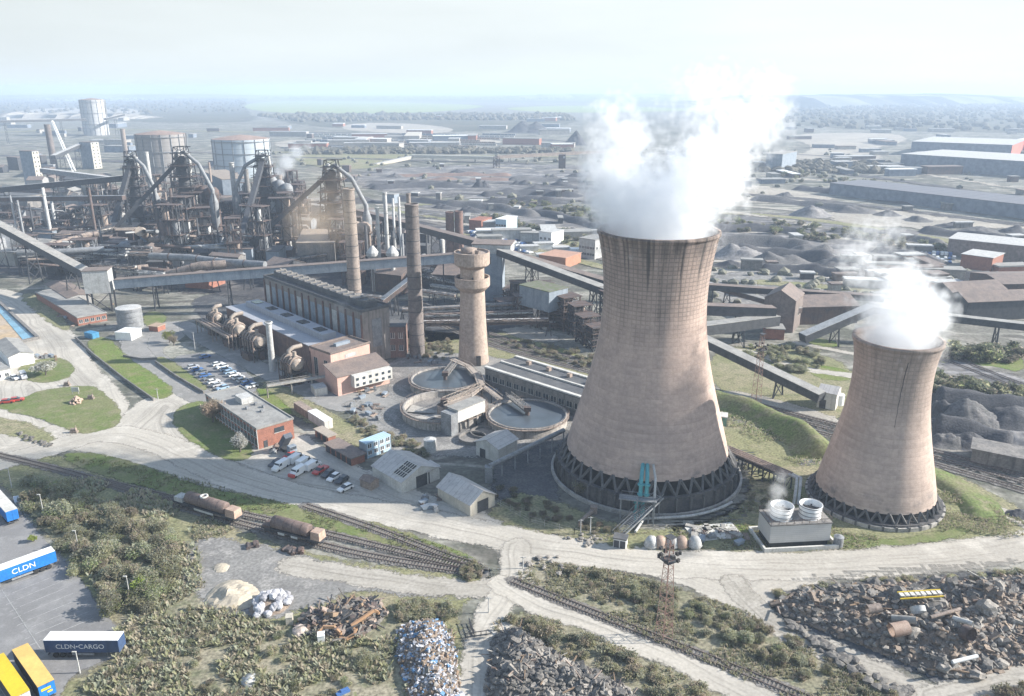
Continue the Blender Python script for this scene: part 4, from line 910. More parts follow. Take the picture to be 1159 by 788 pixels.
clarifier("round clarifier of still water nearest the concrete water tower", 504, 429.5, 12., 3.2, 2.6, ((0, 0, 3.9), (2.5, 12, 4.2)))
clarifier("drained round clarifier with its scrapers and centre well showing", 503, 466, 13.2, 3.2, .9, ((0, 0, 4.2), (11.5, 13.5, 4.2)), full=False)
clarifier("round clarifier full of grey blue water nearest the taller cooling tower", 597, 469.5, 12.2, 3.2, 2.7, ((0, 0, 3.9), (-6, 12, 4.4)))
def walkway(label, pts, wd=1.8, m=None, name="walkway", legs=True):
    m = m or M_gal
    q = MB(); pts = [Vector(p) for p in pts]
    for a, b in zip(pts, pts[1:]):
        q.beam(a, b, wd, .35); d = (b - a).normalized(); n = Vector((-d.y, d.x, 0)) * wd / 2
        for s in (-1, 1): q.beam(a + n * s + Vector((0, 0, 1.1)), b + n * s + Vector((0, 0, 1.1)), .12); 
        k = max(1, int((b - a).length / 8))
        for i in range(k + 1):
            c0 = a.lerp(b, i / k)
            if legs: q.beam((c0.x, c0.y, 0), c0, .3)
            for s in (-1, 1): q.beam(c0 + n * s, c0 + n * s + Vector((0, 0, 1.1)), .1)
    return tag(q.build(name, m or M_rust2), label, "walkway")
walkway("curved raised walkway between the two upper clarifiers", [G(512, 407, 4), G(530, 415, 4), G(541, 427, 4), G(545, 437, 4), G(530, 449, 4), G(505, 460, 4)], 2.4)
walkway("short walkway from the drained clarifier to the blue one", [G(546, 437, 4), G(556, 444, 4), G(566, 452, 4)], 2.)
FH = building("filter_house", "raised pale filter house across the drained clarifier rim", "building", (519, 491), (549, 478), (544, 471), 7.4, wall=M_offwhite, roofm=M_felt, over=.2, base=3.6)
q = MB()
for x in (-.42, -.1, .2, .45): 
    for y in (-1, 1): q.beam((x * FH["L"], y * FH["W"] * .4, 0), (x * FH["L"], y * FH["W"] * .4, 3.6), .4)
q.build("legs_frame", M_steel, FH)
q = MB(); q.box(-FH["L"] / 2 - 1.5, 0, 0, 2.9, FH["W"], 7.0); q.build("stair_tower", M_gsteel, FH)
for i, (px, py) in enumerate(((535, 498), (548, 492))):
    p = G(px, py); q = MB(); q.lathe([(4.2, 0), (4.2, 1.2), (3.9, 1.2), (3.9, .5), (.01, .5)], 28, smooth=False); o = q.build("sludge_tank", M_dconc); o.location = p
    tag(o, ("black sludge tank nearer the road below the filter house", "black sludge tank nearer the blue clarifier below the filter house")[i], "tank")
tank("white_silo", "small white tank standing alone below the drained clarifier", 487, 510.5, 1.8, 3.6, M_pale)
LR = building("filter_plant", "long low plant with dark felt roof and white ridge strips", "building", (549, 417), (668, 455), (690, 436), 6.5, zc=6.5, wall=M_dconc, roofm=M_dfelt, over=.2, wins=[('f', 14, 2.5, 2.4, 1.8)])
q = MB()
for y in (-.48, .0, .48): q.box(0, y * LR["W"], 6.83, LR["L"], 1.3 if y else .8, .5)
q.build("ridge_strips", M_offwhite, LR)
for i in range(4): q = MB(); q.box(-LR["L"] * .3 + LR["L"] * .2 * i, LR["W"] * .28, 6.83, 1.4, 1.4, 1.3); q.build("roof_vent", M_rust2, LR)

# ------------------------------------------------------------------ fan cooler, pipes and stairs at the cooling towers
H_ = top_z(870, 622, 596)
FC = building("fan_cooler", "pale boxy fan cooling plant with two white fan stacks", "cooling plant", (870, 622), (938, 618.5), (931, 600), H_, wall=ribmat("pale_timber_slats", (.50, .49, .475), (.40, .39, .375), .5, axis='z', dirt=.4), roofm=M_dconc, over=.15, base=1.6)
Lf, Wf, ff = FC["L"], FC["W"], FC["fl"]
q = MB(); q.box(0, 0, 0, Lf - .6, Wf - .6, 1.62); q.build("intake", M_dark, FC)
q = MB()
for y in (-1, 1): q.box(0, y * (Wf / 2 + 1.2), 0, Lf + 3.2, .5, 1.1)
for x in (-1, 1): q.box(x * (Lf / 2 + 1.4), 0, 0, .5, Wf + 1.8, 1.1)
q.build("basin_kerb", M_offwhite, FC)
for x in (-.24, .24):
    q = MB(); q.lathe([(2.5, H_ + .3), (2.35, H_ + 1.4), (2.6, H_ + 3.3), (2.48, H_ + 3.3), (2.2, H_ + 1.4), (2.3, H_ + .35)], 32); f = q.build("fan_stack", M_white, FC); f.location = (x * Lf, 0, 0)
    q = MB()
    for z, rr in ((H_ + 1.0, 2.44), (H_ + 2.0, 2.45), (H_ + 3.05, 2.58)): q.lathe([(rr, z), (rr + .08, z), (rr + .08, z + .16), (rr, z + .16)], 32)
    q.build("hoops", M_gsteel, f)
    q = MB(); q.lathe([(2.2, H_ + 1.7), (.02, H_ + 1.7)], 24)
    for k in range(6): a = pi * k / 3; q.beam((0, 0, H_ + 2.2), (2.1 * cos(a), 2.1 * sin(a), H_ + 2.2), .35, .08)
    q.build("fan", M_dark, f)
q = MB()
for y in (-1, 1): q.beam((-Lf / 2, y * Wf / 2, H_ + 1.3), (Lf / 2, y * Wf / 2, H_ + 1.3), .08)
for x in (-1, 1): q.beam((x * Lf / 2, -Wf / 2, H_ + 1.3), (x * Lf / 2, Wf / 2, H_ + 1.3), .08)
for i in range(9):
    for y in (-1, 1): x = -Lf / 2 + Lf * i / 8; q.beam((x, y * Wf / 2, H_ + .3), (x, y * Wf / 2, H_ + 1.3), .07)
q.build("railing", M_rust, FC)
steam("steam_plume", "small wisp of steam over the left fan stack", [(G(879, 575, 11), 2.8, 1.), (G(880, 556, 13), 2.6, .7), (G(884, 540, 16), 2.4, .45)], .16, nscale=.5)
tank("pressure_tank", "small grey cylinder tank beside the fan cooling plant", 948, 619, 1.1, 2.6, M_gsteel)
def on_ring(c, r, deg, z): return Vector((c.x + r * cos(R(deg)), c.y + r * sin(R(deg)), z))
for i, dg in enumerate((-102, -99)):
    q = MB(); a = on_ring(BT, 27.6, dg - 1.5, 0); q.tube([a, a + Vector((0, 0, 5)), on_ring(BT, 27.2, dg, 6.4), on_ring(BT, 26.8, dg, 10.4), on_ring(BT, 25.6, dg, 11.5), on_ring(BT, 20.6, dg, 11.7)], .5, 12)
    for z in (2, 4.6, 7, 9.5): c0 = on_ring(BT, 27.2, dg if z > 5 else dg - 1.5, z); q.tube([c0, c0 + Vector((0, 0, .35))], .8, 12)
    tag(q.build("riser_pipe", M_teal), ("turquoise riser pipe, left of the pair on the taller tower", "turquoise riser pipe, right of the pair on the taller tower")[i], "pipe")
q = MB(); a = on_ring(BT, 27.6, -95, 0); q.tube([a, a + Vector((0, 0, 11.5)), on_ring(BT, 21, -95, 12)], .3, 8); tag(q.build("vent_pipe", M_pale), "thin pale pipe beside the turquoise riser pipes", "pipe")
def stairs(label, a, b, wd, m):
    q = MB(); A, B = Vector(a), Vector(b); d = B - A; n = Vector((-d.y, d.x, 0)).normalized() * wd / 2; k = int(d.length / .5)
    for s in (-1, 1):
        q.beam(A + n * s, B + n * s, .18, .4); q.beam(A + n * s + Vector((0, 0, 1.1)), B + n * s + Vector((0, 0, 1.1)), .09)
        for i in range(0, k, 4): c0 = A.lerp(B, i / k) + n * s; q.beam(c0, c0 + Vector((0, 0, 1.1)), .08)
    for i in range(k): c0 = A.lerp(B, (i + .5) / k); q.beam(c0 - n, c0 + n, .3, .06)
    for s in (.35, .75, 1): c0 = A.lerp(B, s); q.beam((c0.x, c0.y, 0), c0, .3)
    return tag(q.build("staircase", m), label, "staircase")
stairs("long grey steel staircase up to the taller tower basin", G(697, 608), on_ring(BT, 26.5, -92, 6.5), 2.6, M_gsteel)
q = MB(); q.box(0, 0, 6.2, 9, 2.4, .3)
for x in (-4, 0, 4):
    for y in (-1, 1): q.beam((x, y, 0), (x, y, 6.2), .25); q.beam((x, y, 6.4), (x, y, 7.5), .1)
for x in (-4, 0): q.beam((x, -1, .3), (x + 4, -1, 6), .16)
for y in (-1, 1): q.beam((-4, y, 7.5), (4, y, 7.5), .1)
o = q.build("valve_platform", M_gsteel); o.location = on_ring(BT, 28.3, -103, 0); o.rotation_euler.z = R(-13); tag(o, "steel valve platform around the turquoise riser pipes", "platform")
q = MB(); a, b = G(656, 592, .8), G(672, 577, .8); q.tube([a, b], .55, 8); q.box(b.x, b.y, 0, 1.6, 1.6, 1.8); tag(q.build("outfall_pipe", M_rust2), "short buff outfall pipe left of the taller tower stairs", "pipe")
pts = [on_ring(BT, 27, d, .9) for d in range(-88, -40, 6)]
q = MB(); q.tube([G(719, 602, .5), G(729, 587, .9)] + [p for p in pts[1:]], .35, 8); tag(q.build("water_main", M_pale), "pale water main curving round the taller tower basin", "pipe")
# pipe bridge between towers
q = MB(); A, B = G(822, 507, 4.5), G(893, 537, 4.5)
for off in (-1.3, -.4, .5, 1.3): n = Vector((-(B - A).y, (B - A).x, 0)).normalized() * off; q.tube([A + n, B + n], .35, 8)
pb = thing("pipe_bridge", "raised pipe bridge running between the two cooling towers", "pipe bridge", (0, 0, 0)); q.build("pipes", M_rust2, pb)
q = MB(); q.beam(A - Vector((0, 0, .7)), B - Vector((0, 0, .7)), 3.4, .3)
for i in range(7):
    c0 = A.lerp(B, i / 6); n = Vector((-(B - A).y, (B - A).x, 0)).normalized() * 1.5
    for s in (-1, 1): q.beam(c0 + n * s - Vector((0, 0, 4.5)), c0 + n * s, .3)
    q.beam(c0 - n - Vector((0, 0, 4)), c0 + n - Vector((0, 0, 1)), .18)
q.build("trestles", M_steel, pb)
q = MB(); q.tube([B, B + Vector((1, -3, .5)), B + Vector((-.5, -7, -1)), B + Vector((-1, -8, -4.4))], .4, 8); q.tube([B + Vector((1, 0, 0)), B + Vector((2, -3, .5)), B + Vector((.5, -7, -1)), B + Vector((0, -8, -4.4))], .4, 8); q.build("drop_pipes", M_pale, pb)
building("valve_house", "small green valve house against the taller tower foot", "hut", (812, 493), (821, 494), (823, 489), 6.0, wall=mat("green_paint", (.16, .30, .24), (.12, .22, .18)), roofm=M_offwhite, over=.2, base=3.2)
q = MB(); A, B = G(553, 528, 4.5), G(638, 487, 5.5); q.tube([A, B], .7, 10)
for i in range(7): c0 = A.lerp(B, i / 6); q.beam((c0.x, c0.y, 0), c0, .35)
q.box(A.x, A.y, 0, 2, 2, 4.6); tag(q.build("overflow_main", M_gsteel), "grey raised water main from the pump shed to the taller tower", "pipe")
# crack down the shorter tower: a real dark repair seam
q = MB(); dg = -104.
zz = np.linspace(24, 40, 18)
def small_r(z): return float(np.polyval(np.polyfit([5.5, 16, 24, 30, 36, 42.4], [15.1 * .905, 12.7 * .905, 10.8 * .905, 10 * .905, 10.1 * .905, 11 * .905], 4), z))
pts = []
for i, z in enumerate(zz): pts.append((small_r(z) + .02, dg + 4.5 * (z - 24) / 16 + 1.0 * mnoise.noise((z * .6, 0, 3)), z))
q.tube([on_ring(Vector((0, 0, 0)), r_, d_, z_) for r_, d_, z_ in pts], .07, 5); q.build("crack", M_dark, small_tower)
# ------------------------------------------------------------------ steelworks kit
def lattice(mb, p, q, w0, w1, n, t=.25):
    p, q = Vector(p), Vector(q); d = (q - p).normalized(); u = Vector((1, 0, 0)) if abs(d.x) < .9 else Vector((0, 1, 0))
    a = d.cross(u).normalized(); b = a.cross(d).normalized()
    def ring(i):
        k = i / n; c = p.lerp(q, k); wv = (w0 + (w1 - w0) * k) / 2
        return [c + a * x * wv + b * y * wv for x, y in ((-1, -1), (1, -1), (1, 1), (-1, 1))]
    R0 = ring(0)
    for i in range(n):
        R1 = ring(i + 1)
        for k in range(4):
            mb.beam(R0[k], R1[k], t); mb.beam(R1[k], R1[(k + 1) % 4], t * .7)
            (mb.beam(R0[k], R1[(k + 1) % 4], t * .6) if (i + k) % 2 else mb.beam(R0[(k + 1) % 4], R1[k], t * .6))
        R0 = R1
def conveyor(label, p, q, w=4., h=3.2, gap=26., m=None, roofm=None, group=None, base=0., trestle=True, over=.2):
    p, q = Vector(p), Vector(q); t = thing("conveyor_gallery", label, "conveyor", (p.x, p.y, 0), 0, group); o = Vector((p.x, p.y, 0)); a, b = p - o, q - o
    mb = MB(); mb.beam(a, b, w, h); mb.build("gallery", m or M_corr, t)
    up = Vector((0, 0, h / 2 + .12)); mb = MB(); mb.beam(a + up, b + up, w + over * 2, .18); mb.build("roof", roofm or M_broof, t)
    n = max(1, int((b - a).length / gap)); dr = (b - a); nn = Vector((-dr.y, dr.x, 0)).normalized() * w * .55
    if trestle:
        for i in range(n):
            c = a.lerp(b, (i + .5) / n)
            if c.z < 5: continue
            mb = MB(); top = c - Vector((0, 0, h / 2))
            for s in (-1, 1): mb.beam((c.x + nn.x * s * 1.3, c.y + nn.y * s * 1.3, 0), top + nn * s * .8, .45)
            k = max(1, int(c.z / 7))
            for j in range(k):
                z0, z1 = top.z * j / k, top.z * (j + 1) / k
                mb.beam((c.x - nn.x * 1.2, c.y - nn.y * 1.2, z0), (c.x + nn.x * 1.1, c.y + nn.y * 1.1, z1), .25); mb.beam((c.x + nn.x * 1.2, c.y + nn.y * 1.2, z0), (c.x - nn.x * 1.1, c.y - nn.y * 1.1, z1), .25)
            mb.build("trestle", M_steel, t)
    return t
def pipe(label, pts, r, m, group=None, bands=0, legs=0, name="gas_main"):
    t = thing(name, label, "pipe", (pts[0][0], pts[0][1], 0), 0, group); o = Vector((pts[0][0], pts[0][1], 0)); P = [Vector(p) - o for p in pts]
    mb = MB(); mb.tube(P, r, 12); mb.build("pipe", m, t)
    if bands:
        mb = MB()
        for a, b in zip(P, P[1:]):
            k = max(1, int((b - a).length / bands))
            for i in range(k): c = a.lerp(b, (i + .5) / k); dd = (b - a).normalized() * .25; mb.tube([c - dd, c + dd], r * 1.1, 12)
        mb.build("flanges", M_rust, t)
    if legs:
        mb = MB()
        for a, b in zip(P, P[1:]):
            k = max(1, int((b - a).length / legs))
            for i in range(k):
                c = a.lerp(b, (i + .5) / k)
                if c.z > r + 1: mb.beam((c.x - r, c.y, 0), c, .4); mb.beam((c.x + r, c.y, 0), c, .4)
        if mb.v: mb.build("supports", M_steel, t)
    return t
rw = random.Random(11)
def process_tower(label, p, sx, sy, h, floors, rz=0., m=None, fill=.5, group=None, solid=None, name="process_tower"):
    t = thing(name, label, "steel tower", (p.x, p.y, 0), rz, group); m = m or M_steel; mb = MB()
    for x in (-1, 0, 1):
        for y in (-1, 1): mb.beam((x * sx / 2, y * sy / 2, 0), (x * sx / 2, y * sy / 2, h), .55)
    for f in range(floors):
        z0, z1 = h * f / floors, h * (f + 1) / floors
        for y in (-1, 1): mb.beam((-sx / 2, y * sy / 2, z0), (0, y * sy / 2, z1), .3); mb.beam((sx / 2, y * sy / 2, z0), (0, y * sy / 2, z1), .3)
        for x in (-1, 1): mb.beam((x * sx / 2, -sy / 2, z0), (x * sx / 2, sy / 2, z1), .3)
    mb.build("frame", m, t); mb = MB()
    for f in range(1, floors + 1):
        z = h * f / floors; mb.box(0, 0, z - .15, sx + 1.6, sy + 1.6, .3)
        for y in (-1, 1): mb.beam((-sx / 2 - .8, y * (sy / 2 + .8), z + 1.2), (sx / 2 + .8, y * (sy / 2 + .8), z + 1.2), .12)
    mb.build("platforms", M_rust, t); mats_ = [M_rust, M_gsteel, M_rust2, M_steel, M_pale]
    for f in range(floors):
        z = h * f / floors + .2; hh = h / floors - .6
        for _ in range(3):
            if rw.random() < fill:
                mb = MB(); mb.use(rw.choice(mats_)); x, y = rw.uniform(-.35, .35) * sx, rw.uniform(-.35, .35) * sy
                if rw.random() < .5: mb.box(x, y, z, sx * rw.uniform(.2, .5), sy * rw.uniform(.2, .5), hh * rw.uniform(.4, 1))
                else: mb.lathe([(sx * .16, z), (sx * .16, z + hh * .9), (.05, z + hh)], 10, (x, y, 0))
                mb.build("vessel", None, t)
    if solid:
        mb = MB(); mb.box(0, 0, h * solid[0], sx * .96, sy * .96, h * (solid[1] - solid[0])); mb.build("cladding", solid[2], t)
    return t
def blast_furnace(label, base, top, skip_from, w=13., side=1):
    p = G(*base); H = top_z(top[0], base[1], top[1]); t = thing("blast_furnace", label, "blast furnace", p)
    q = MB(); q.use(M_steel); q.lathe([(w * .42, 0), (w * .45, H * .12), (w * .5, H * .25), (w * .36, H * .5), (w * .26, H * .62), (w * .26, H * .66), (.05, H * .7)], 20); q.build("stack", M_rust, t)
    q = MB(); lattice(q, (0, 0, H * .1), (0, 0, H * .82), w * 1.25, w * .8, 7, .6); q.build("frame", M_steel, t)
    q = MB()
    for k in (.2, .33, .45, .57, .68, .8): q.box(0, 0, H * k, w * (1.55 - k * .6), w * (1.55 - k * .6), .35)
    for k in (.2, .33, .45, .57, .68, .8):
        e = w * (1.55 - k * .6) / 2
        for s in (-1, 1): q.beam((-e, s * e, H * k + 1.5), (e, s * e, H * k + 1.5), .18); q.beam((s * e, -e, H * k + 1.5), (s * e, e, H * k + 1.5), .18)
    q.build("platforms", M_rust, t)
    q = MB(); q.box(0, 0, H * .7, w * .5, w * .5, H * .1); q.lathe([(w * .15, H * .8), (w * .22, H * .86), (w * .12, H * .9)], 10)
    lattice(q, (0, 0, H * .82), (0, 0, H), w * .7, w * .5, 3, .5); q.box(0, 0, H * .93, w * .8, w * .8, .3); q.beam((0, 0, H), (w * .5, 0, H), .5); q.build("top_house", M_steel, t)
    for s in (-1, 1):
        q = MB(); q.tube([(s * w * .22, w * .1, H * .64), (s * w * .34, w * .1, H * .8), (s * w * .3, w * .1, H * .92), (s * w * .1, 0, H * .95)], 1.1, 9); q.build("uptake", M_pale, t)
    q = MB(); q.tube([(w * .1, 0, H * .95), (side * w * .9, -w * .3, H * .82), (side * w * 1.5, -w * .5, H * .55), (side * w * 1.5, -w * .5, H * .48)], [1.2, 1.3, 1.4, 1.4], 10)
    q.lathe([(.3, H * .12), (2.8, H * .2), (3.0, H * .42), (1.4, H * .5)], 16, (side * w * 1.5, -w * .5, 0)); q.build("downcomer", M_gsteel, t)
    if skip_from:
        a = G(*skip_from[:2], skip_from[2]) - p; b = Vector((0, 0, H * .86)); q = MB(); q.beam(a, b, 3.6, .5); nn = Vector((-(b - a).y, (b - a).x, 0)).normalized() * 1.8
        q.beam(a + Vector((0, 0, 1.6)), b + Vector((0, 0, 1.6)), 3.4, 2.4)
        q.build("skip_bridge", M_steel, t); q = MB()
        for k in (.25, .6):
            c = a.lerp(b, k); q.beam((c.x + 2, c.y, 0), c, .6); q.beam((c.x - 2, c.y, 0), c, .6)
        q.build("bridge_legs", M_steel, t)
    return t
def hot_stove(label, p, r, h, m, group):
    t = thing("hot_stove", label, "hot stove", (p.x, p.y, 0), 0, group); q = MB(); q.lathe([(r, 0), (r, h * .8), (r * 1.15, h * .82), (r * 1.1, h * .92), (r * .7, h * .98), (.05, h)], 18); q.build("shell", m, t)
    q = MB(); 
    for k in (.25, .5, .78): q.lathe([(r + .05, h * k), (r + 1.1, h * k), (r + 1.1, h * k + .25), (r + .05, h * k + .25)], 18, smooth=False)
    q.build("platforms", M_rust, t); return t
blast_furnace("leftmost blast furnace with a narrow tower above the dusty yard", (160, 262), (157, 171), (128, 262, 6), 11, 1)
blast_furnace("blast furnace under a long dark skip bridge before the brown gasholder", (217, 270), (214, 166), (126, 266, 5), 14, 1)
blast_furnace("blast furnace with white steam beside the blue gasholder", (305, 262), (303, 170), (272, 275, 6), 13, -1)
blast_furnace("blast furnace right of the orange dust cloud with a long skip bridge", (382, 290), (379, 181), (283, 280, 6), 14, 1)
for i in range(3): hot_stove("rusty domed hot stove beside the furnace under the long skip bridge", G(228 + 9 * i, 268 + i), 4.2, 36, M_rust, "stoves of the left furnace")
for i in range(3): hot_stove("grey domed hot stove between the steaming furnace and the dust cloud", G(313 + 8 * i, 262 + i), 3.8, 40 - 2 * i, M_gsteel, "stoves of the steaming furnace")
for i in range(2): hot_stove("brown domed hot stove in front of the dust cloud", G(405 + 10 * i, 310 + i), 3.6, 30, M_rust2, "stoves of the right furnace")
# big covered conveyors
T0 = G(117, 351); z_hi, z_lo = top_z(117, 351, 305), top_z(117, 351, 330)
tt = thing("transfer_tower", "pale box transfer tower on legs where two conveyors meet", "transfer tower", T0, R(12))
q = MB(); q.box(0, 0, z_lo, 11, 8, z_hi - z_lo); q.build("housing", M_pale, tt)
q = MB(); q.box(0, 0, z_hi + .01, 11.6, 8.6, .35); q.build("roof", M_broof, tt)
for x in (-1, 1):
    for y in (-1, 1): q = MB(); q.beam((x * 5, y * 3.5, 0), (x * 5, y * 3.5, z_lo), .7); q.build("leg", M_steel, tt)
q = MB(); q.beam((-5, -3.5, 0), (5, -3.5, z_lo), .35); q.beam((5, -3.5, 0), (-5, -3.5, z_lo), .35); q.build("brace", M_steel, tt)
TH0 = G(560, 339); zt = top_z(560, 339, 279)
trh = thing("transfer_house", "tall blue grey transfer house behind the water tower", "transfer house", TH0, R(-8))
q = MB(); q.box(0, 0, 0, 9, 8, zt - 3); q.build("wall", M_blueg, trh); q = MB(); q.box(-1, 3, zt - 2.9, 19, 13, 4.2); q.build("head_house", M_pale, trh); q = MB(); q.box(-1, 3, zt + 1.31, 19.8, 13.8, .4); q.build("roof", M_broof, trh)
q = MB(); q.box(-2, -4.06, zt - 8, 1.6, .12, 3.5); q.build("window", M_glass, trh)
conveyor("long covered conveyor crossing in front of the blast furnaces", at_dist(131, 321, T0.y), at_dist(541, 290, TH0.y), 4.6, 4.2, 34, M_blueg, M_broof)
conveyor("covered conveyor dropping from the left edge to the pale transfer tower", at_dist(-25, 243, 470), at_dist(104, 313, T0.y + 4), 4.6, 3.6, 40, M_steel, M_conc)
conveyor("upper of two parallel conveyors sloping behind the taller tower", at_dist(573, 287, TH0.y + 4), G(800, 354, 13), 5.0, 3.0, 34, M_steel, M_broof)
conveyor("lower of two parallel conveyors sloping behind the taller tower", at_dist(566, 285, TH0.y - 4), G(800, 372, 9), 5.0, 3.0, 34, M_steel, M_felt)
conveyor("short conveyor from the taller tower to the brown junction house, upper", G(795, 350, 14), G(876, 353, 12), 5, 4, 30, M_steel, M_broof)
conveyor("short conveyor from the taller tower to the brown junction house, lower", G(795, 373, 9.5), G(878, 362, 8.5), 5, 4, 30, M_steel, M_felt)
conveyor("grey conveyor descending to the small white house by the tracks", G(760, 368, 15), G(930, 450, 4.5), 4.2, 2.8, 24, M_steel, M_felt)
conveyor("pale roofed conveyor climbing right from the brown junction house", G(908, 383, 4), G(985, 350, 14), 4.4, 3.2, 26, M_steel, M_pale)
conveyor("dark conveyor passing behind the slim stacks", at_dist(405, 240, 560), at_dist(545, 277, TH0.y + 12), 5, 3.4, 34, M_steel, M_broof)
conveyor("small rusty conveyor climbing beside the grey brown chimney", G(432, 342, 7), G(463, 318, 15), 3.4, 2.2, 16, M_rust, M_pale)
# junction house right of the tower
building("junction_house", "brown gabled conveyor junction house", "building", (862, 372), (897, 377), (903, 366), 14, roof='gable', rise=4, wall=mat("brown_sheeting", (.20, .165, .15), (.15, .125, .115), streak=.4), roofm=M_broof, over=.3, ridge='y', wins=[('r', 1, 6, 2, 3)])
building("ore_shed", "long low brown roofed shed right of the junction house", "shed", (897, 368), (970, 366), (968, 352), 8, roof='gable', rise=3, wall=M_rust, roofm=M_broof, over=.3)
building("brick_shed", "small brick shed below the junction house", "shed", (866, 384), (887, 385), (889, 379), 4.5, wall=M_brick, roofm=M_felt)
building("belt_house", "small white belt house at the foot of the grey conveyor", "building", (924, 461), (945, 465), (952, 457), 5.5, roof='gable', rise=1.5, wall=M_offwhite, roofm=M_fibre, over=.2, doors=[('f', .3, 2, 3)])
tank("white_tank", "small white domed tank beside the belt house", 949, 458, 1.6, 3.5, M_white)
# blue grey house on legs
BH = building("screen_house", "raised blue grey screen house with moss on its roof", "building", (588, 345), (621, 354), (633, 346), 17.5, zc=8.5, wall=M_blueg, roofm=mat("mossy_roof", (.12, .14, .075), (.17, .16, .14), scale=.4), over=.3, base=8.5)
q = MB()
for i in range(6):
    for y in (-1, 1): x = (-.47 + .94 * i / 5) * BH["L"]; q.beam((x, y * BH["W"] * .45, 0), (x, y * BH["W"] * .45, 8.5), .5)
for i in range(5):
    x0, x1 = (-.47 + .94 * i / 5) * BH["L"], (-.47 + .94 * (i + 1) / 5) * BH["L"]; q.beam((x0, -BH["W"] * .45, 0), (x1, -BH["W"] * .45, 8.5), .25)
q.build("legs_frame", M_rust, BH)
process_tower("open rusty steel frame at the end of the blue grey screen house", G(642, 372), 8, 7, 15, 5, .5, M_rust, .8)
for i, (px, py, h) in enumerate(((664, 388, 12), (690, 372, 17), (676, 395, 10), (655, 380, 14))):
    process_tower("dark open steel frame under the twin conveyors beside the taller tower", G(px, py), 7, 6, h, 4, .4, M_steel, .6, group="steel frames under the twin conveyors")
# named buildings among the furnaces
building("cast_house", "tan roofed cast house below the right blast furnace", "building", (338, 304), (380, 304), (378, 290), 15, roof='gable', rise=5, wall=M_dconc, roofm=mat("tan_sheet_roof", (.30, .25, .205), (.25, .21, .18), scale=.2), ridge='x')
building("cast_house", "dark cast house under the second blast furnace", "building", (182, 262), (217, 264), (216, 248), 20, wall=M_steel, roofm=M_broof)
building("cast_house", "blue grey cast house before the blue gasholder", "building", (255, 238), (283, 236), (280, 222), 26, wall=M_blueg, roofm=mat("tan_sheet_roof2", (.30, .25, .205), (.25, .21, .18), scale=.2))
for i, (a, b, c, h, lab) in enumerate((((108, 276), (132, 276), (131, 268), 9, "tan gabled shed left of its twin in front of the furnaces"), ((133, 276), (152, 276), (151, 268), 9, "tan gabled shed right of its twin in front of the furnaces"),
     ((30, 290), (50, 292), (52, 284), 7, "low cream shed beside the sloping left conveyor"), ((62, 283), (90, 284), (90, 277), 8, "long dark shed behind the sloping left conveyor"),
     ((210, 326), (237, 328), (240, 320), 5, "low pink roofed shed under the long conveyor"), ((0, 300), (18, 302), (20, 292), 8, "cream shed on the far left below the conveyor"),
     ((300, 318), (322, 322), (326, 312), 9, "dark shed behind the left end of the power house"), ((420, 330), (455, 334), (460, 322), 10, "dark shed behind the power house end"),
     ((490, 330), (530, 332), (532, 318), 9, "dark shed between the chimney and the water tower"))):
    building("process_shed", lab, "shed", a, b, c, h, roof='gable' if i != 5 else 'flat', rise=3, wall=[M_rust, M_rust, M_conc, M_steel, M_brick, M_conc, M_steel, M_rust, M_steel][i], roofm=[MATS["tan_sheet_roof"], MATS["tan_sheet_roof"], M_conc, M_broof, MATS["tan_roof"], M_conc, M_broof, M_broof, M_broof][i])
# large pipes
pp = lambda *a: G(*a)
pipe("big banded tan gas main climbing right beside the long conveyor", [pp(146, 318, 3), pp(166, 318, 5), pp(226, 301, 14), pp(256, 299, 14)], 2.2, M_rust2, bands=7, legs=20)
pipe("pale gas main above the dark sheds behind the transfer tower", [pp(116, 308, 9), pp(168, 303, 9)], 1.9, M_rust2, bands=9, legs=16)
pipe("long pale gas main across the front of the furnaces", [pp(170, 290, 14), pp(215, 292, 14), pp(255, 297, 14), pp(300, 300, 14)], 2.0, M_gsteel, bands=12, legs=24)
pipe("horizontal grey gas main at the far left", [pp(20, 286, 14), pp(70, 285, 14), pp(118, 282, 14)], 1.7, M_gsteel, legs=20)
pipe("tan gas main climbing towards the leftmost furnace", [pp(50, 280, 9), pp(100, 266, 12), pp(112, 265, 12)], 1.9, M_rust2, bands=10, legs=18)
pipe("tan elbowed gas main in front of the dark cast house", [pp(168, 272, 9), pp(218, 268, 10), pp(224, 272, 10), pp(224, 280, 4)], 1.8, M_rust2, bands=10)
pipe("buff dust pipe zigzagging down the leftmost furnace", [pp(158, 262, 32), pp(161, 262, 22), pp(164, 266, 12), pp(170, 270, 3)], 2.4, M_gal)
pipe("white inverted V pipe beside the leftmost furnace", [pp(161, 262, 30), pp(163, 262, 36), pp(174, 262, 20), pp(178, 262, 26)], .9, M_pale)
for i in range(40):
    x = rw.uniform(0, 320); y = rw.uniform(222, 305); z = rw.uniform(4, 12); l = rw.uniform(25, 60)
    pipe("thin pipe run among the furnaces", [pp(x, y, z), pp(x + l, y + rw.uniform(-4, 4), z), pp(x + l + 3, y + rw.uniform(2, 6), z * .4)], rw.uniform(.5, 1.1), rw.choice([M_rust2, M_gsteel, M_pale, M_rust]), "thin pipe runs among the furnaces", legs=25, name="pipe_run")
